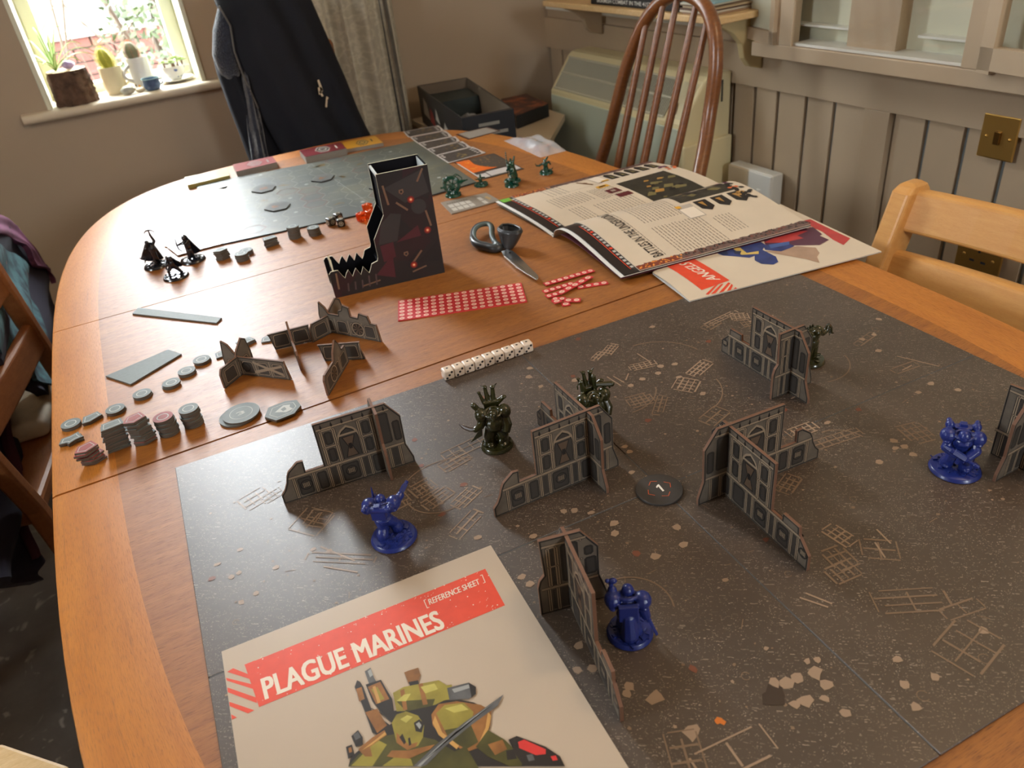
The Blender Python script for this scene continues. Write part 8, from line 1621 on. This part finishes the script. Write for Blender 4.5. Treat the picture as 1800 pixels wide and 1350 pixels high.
base(t, .0160, M_green, seed=23); m = MB(); ratty(m, .037, .006, (((-.0040, -.002, .026), (-.0062, -.006, .022), (-.0040, -.0090, .0235)), ((.0040, -.002, .026), (.0065, -.0045, .021), (.0045, -.0075, .019)))); m.cap((0, .003, .030), (0, .009, .0075), .0050, .0072); m.cap((.002, .005, .032), (.004, .008, .0435), .0022, .0016); m.cap((-.0015, .004, .033), (-.003, .006, .0400), .0030, .0016)
skin(m, 'body', M_green, t, .0006, 2)
g = MB(); P = [(-.0045, -.0060, .010), (-.0050, -.0055, .030), (-.0056, -.0050, .0575)]; g.tube(P, [.0008, .0009, .0004], 6)
for k in range(6): p = Vector(P[1]).lerp(Vector(P[2]), .1+k*.15); g.ell(tuple(p), (.0016, .0016, .0011))
g.build('staff', M_green, t, smooth=40)
t = thing('fantasy_figure', 'small dark green hunched figure standing close in front of the tall robed one', 'figurine', (*(0.28776,0.82291), TZ+.0003), math.radians(-30), 'dark green figures')
base(t, .0132, M_green, seed=24); m = MB(); ratty(m, .0215, .003, (((-.0030, -.001, .0145), (-.0045, -.004, .012), (-.002, -.0062, .0115)), ((.0030, -.001, .0145), (.0048, -.003, .0105), (.0040, -.0050, .0075))), False); m.cap((-.003, 0, .0038), (-.001, 0, .011), .0020, .0024); m.cap((.003, .001, .0038), (.001, 0, .011), .0020, .0024); m.cap((.006, .002, .004), (.0085, 0, .0055), .0020, .0016)
skin(m, 'body', M_green, t, .0005, 2)
t = thing('fantasy_figure', 'dark green hunched figure with a long tail nearest the right table edge', 'figurine', (*(0.36929,0.83953), TZ+.0003), math.radians(-35), 'dark green figures')
base(t, .0130, M_green, seed=25); m = MB(); ratty(m, .0285, .0045, (((-.0036, -.001, .0195), (-.0080, -.003, .0180), (-.0125, -.005, .0165)), ((.0036, -.001, .0200), (.0070, 0, .0215), (.0088, .001, .0170)))); m.cap((0, .003, .0235), (.0045, .006, .0285), .0024, .0014); m.tube([(.002, .005, .006), (.008, .006, .0050), (.0125, .003, .0075), (.0140, .001, .0120)], [.0014, .0011, .0008, .0003], 6)
skin(m, 'body', M_green, t, .0005, 2)
g = MB(); g.tube([(-.0100, -.0040, .0150), (-.0170, -.0070, .0180), (-.0180, -.0074, .0225)], [.0008, .0009, .0004], 6); g.ell((-.0150, -.006, .0172), (.0022, .0014, .0018)); g.build('hooked_weapon', M_green, t, smooth=40)

# black cloaked figures at the far left
def cloak(m, P, th=.0014):
    """a sheet of cloth between two lines of points, thick"""
    (A, B) = P; n = len(A)
    for i in range(n):
        a, b = Vector(A[i]), Vector(B[i]); L_ = max(3, int((b-a).length/.0018))
        for j in range(L_): m.cap(a.lerp(b, j/L_), a.lerp(b, (j+1)/L_), th, th, 0, 6)
        if i:
            a2, b2 = Vector(A[i-1]), Vector(B[i-1])
            for j in range(L_+1): m.cap(a2.lerp(b2, j/L_), a.lerp(b, j/L_), th, th, 0, 6)
t = thing('cloaked_figure', 'black cloaked figure raising a crossbow overhead, leftmost of the three', 'figurine', (*(-0.32752,0.8972), TZ+.0003), math.radians(8), 'black cloaked figures')
base(t, .0200, M_ink_, seed=31); m = MB(); m.ell((.002, 0, .028), (.0062, .0052, .0085)); m.ell((-.0022, -.001, .0410), (.0034, .0036, .0040)); m.cap((.003, 0, .012), (.002, 0, .024), .0042, .0052); m.cap((.006, .001, .0042), (.0042, 0, .015), .0024, .0030); m.cap((-.001, -.002, .0042), (.001, 0, .015), .0024, .0030)
m.cap((.005, 0, .035), (.0095, 0, .0405), .0028, .0024); m.cap((.0095, 0, .0405), (.0072, 0, .0500), .0024, .0018); m.ell((.0070, 0, .0510), (.0020, .0020, .0024)); m.cap((-.004, -.001, .036), (-.0070, -.003, .033), .0024, .0020); m.cap((-.0070, -.003, .0330), (-.0050, -.004, .0385), .0015, .0012)
cloak(m, ([(-.004, .003, .0385), (0, .004, .0390), (.0045, .003, .0380), (.0070, .002, .0340)], [(-.0175, .006, .0165), (-.0085, .007, .0105), (.0035, .006, .0075), (.0140, .004, .0085)])); m.cap((-.0175, .006, .0165), (-.0200, .006, .0195), .0012, .0003); m.cap((-.0130, .006, .0125), (-.0150, .006, .0070), .0014, .0004)
skin(m, 'body', M_ink_, t, .0006, 2)
g = MB(); g.tube([(.0070, 0, .0505), (.0064, 0, .0585)], [.0014, .0012], 6); g.tube([(-.0012, 0, .0560), (.0022, 0, .0588), (.0064, 0, .0594), (.0106, 0, .0580), (.0148, 0, .0540)], [.0004, .0009, .0013, .0009, .0004], 6); g.tube([(-.0012, 0, .0560), (.0066, 0, .0545), (.0148, 0, .0540)], .0002, 4); g.build('crossbow', M_ink_, t, smooth=40)
t = thing('cloaked_figure', 'black cloaked figure crouching forward, in front of the other two', 'figurine', (*(-0.3059,0.82507), TZ+.0003), math.radians(4), 'black cloaked figures')
base(t, .0196, M_ink_, seed=32); m = MB(); m.ell((-.001, 0, .0220), (.0056, .0052, .0080)); m.ell((.0005, -.002, .0310), (.0038, .0040, .0040)); m.cap((-.0085, -.002, .0042), (-.0080, -.002, .0130), .0020, .0022); m.cap((-.0080, -.002, .0130), (-.002, 0, .0185), .0026, .0036); m.cap((.0105, .002, .0042), (.006, 0, .0125), .0024, .0028); m.cap((.006, 0, .0125), (.001, 0, .0190), .0030, .0036); m.cap((-.0040, 0, .0265), (-.0078, -.002, .0230), .0024, .0020); m.cap((-.0078, -.002, .0230), (-.0098, -.003, .0175), .0018, .0014)
cloak(m, ([(-.003, .003, .0290), (.001, .004, .0300), (.0045, .003, .0285), (.0065, .001, .026)], [(-.001, .006, .0145), (.0055, .008, .0135), (.0120, .007, .0125), (.0150, .004, .0160)])); m.cap((.0130, .006, .0135), (.0165, .006, .0215), .0020, .0016)
skin(m, 'body', M_ink_, t, .0006, 2)
g = MB(); g.tube([(-.0030, -.002, .0365), (-.0070, -.004, .0305), (-.0105, -.006, .0235)], [.0004, .0012, .0006], 6); g.ell((-.0042, -.002, .0330), (.0022, .0022, .0040)); g.build('spear', M_ink_, t, smooth=40)
t = thing('cloaked_figure', 'black hooded figure drawing a bow, rightmost of the three', 'figurine', (*(-0.27239,0.87841), TZ+.0003), math.radians(-6), 'black cloaked figures')
base(t, .0200, M_ink_, seed=33); m = MB(); m.ell((-.001, 0, .0265), (.0054, .0050, .0080)); m.ell((-.0030, -.001, .0395), (.0038, .0040, .0042)); m.cap((-.0040, -.001, .0042), (-.0025, 0, .018), .0026, .0036); m.cap((.0025, .001, .0042), (.0005, 0, .018), .0026, .0036); m.cap((-.0045, -.001, .0330), (-.0125, -.002, .0310), .0024, .0018); m.ell((-.0130, -.002, .0310), .0020); m.cap((.0015, -.001, .0335), (-.003, -.005, .0310), .0024, .0018); m.cap((-.003, -.005, .0310), (-.0070, -.005, .0320), .0018, .0014)
cloak(m, ([(-.0045, .001, .0425), (-.0015, .003, .0430), (.0015, .003, .0405), (.0035, .002, .0350)], [(-.0055, .004, .0105), (.0010, .007, .0085), (.0075, .007, .0090), (.0150, .005, .0120)]))
skin(m, 'body', M_ink_, t, .0006, 2)
g = MB(); g.tube([(-.0110, -.002, .0185), (-.0150, -.002, .0240), (-.0160, -.002, .0310), (-.0155, -.002, .0365), (-.0160, -.002, .0415)], [.0006, .0012, .0014, .0011, .0007], 6); g.tube([(-.0110, -.002, .0185), (-.0075, -.003, .0315), (-.0160, -.002, .0415)], .0003, 4); g.build('bow', M_ink_, t, smooth=40)
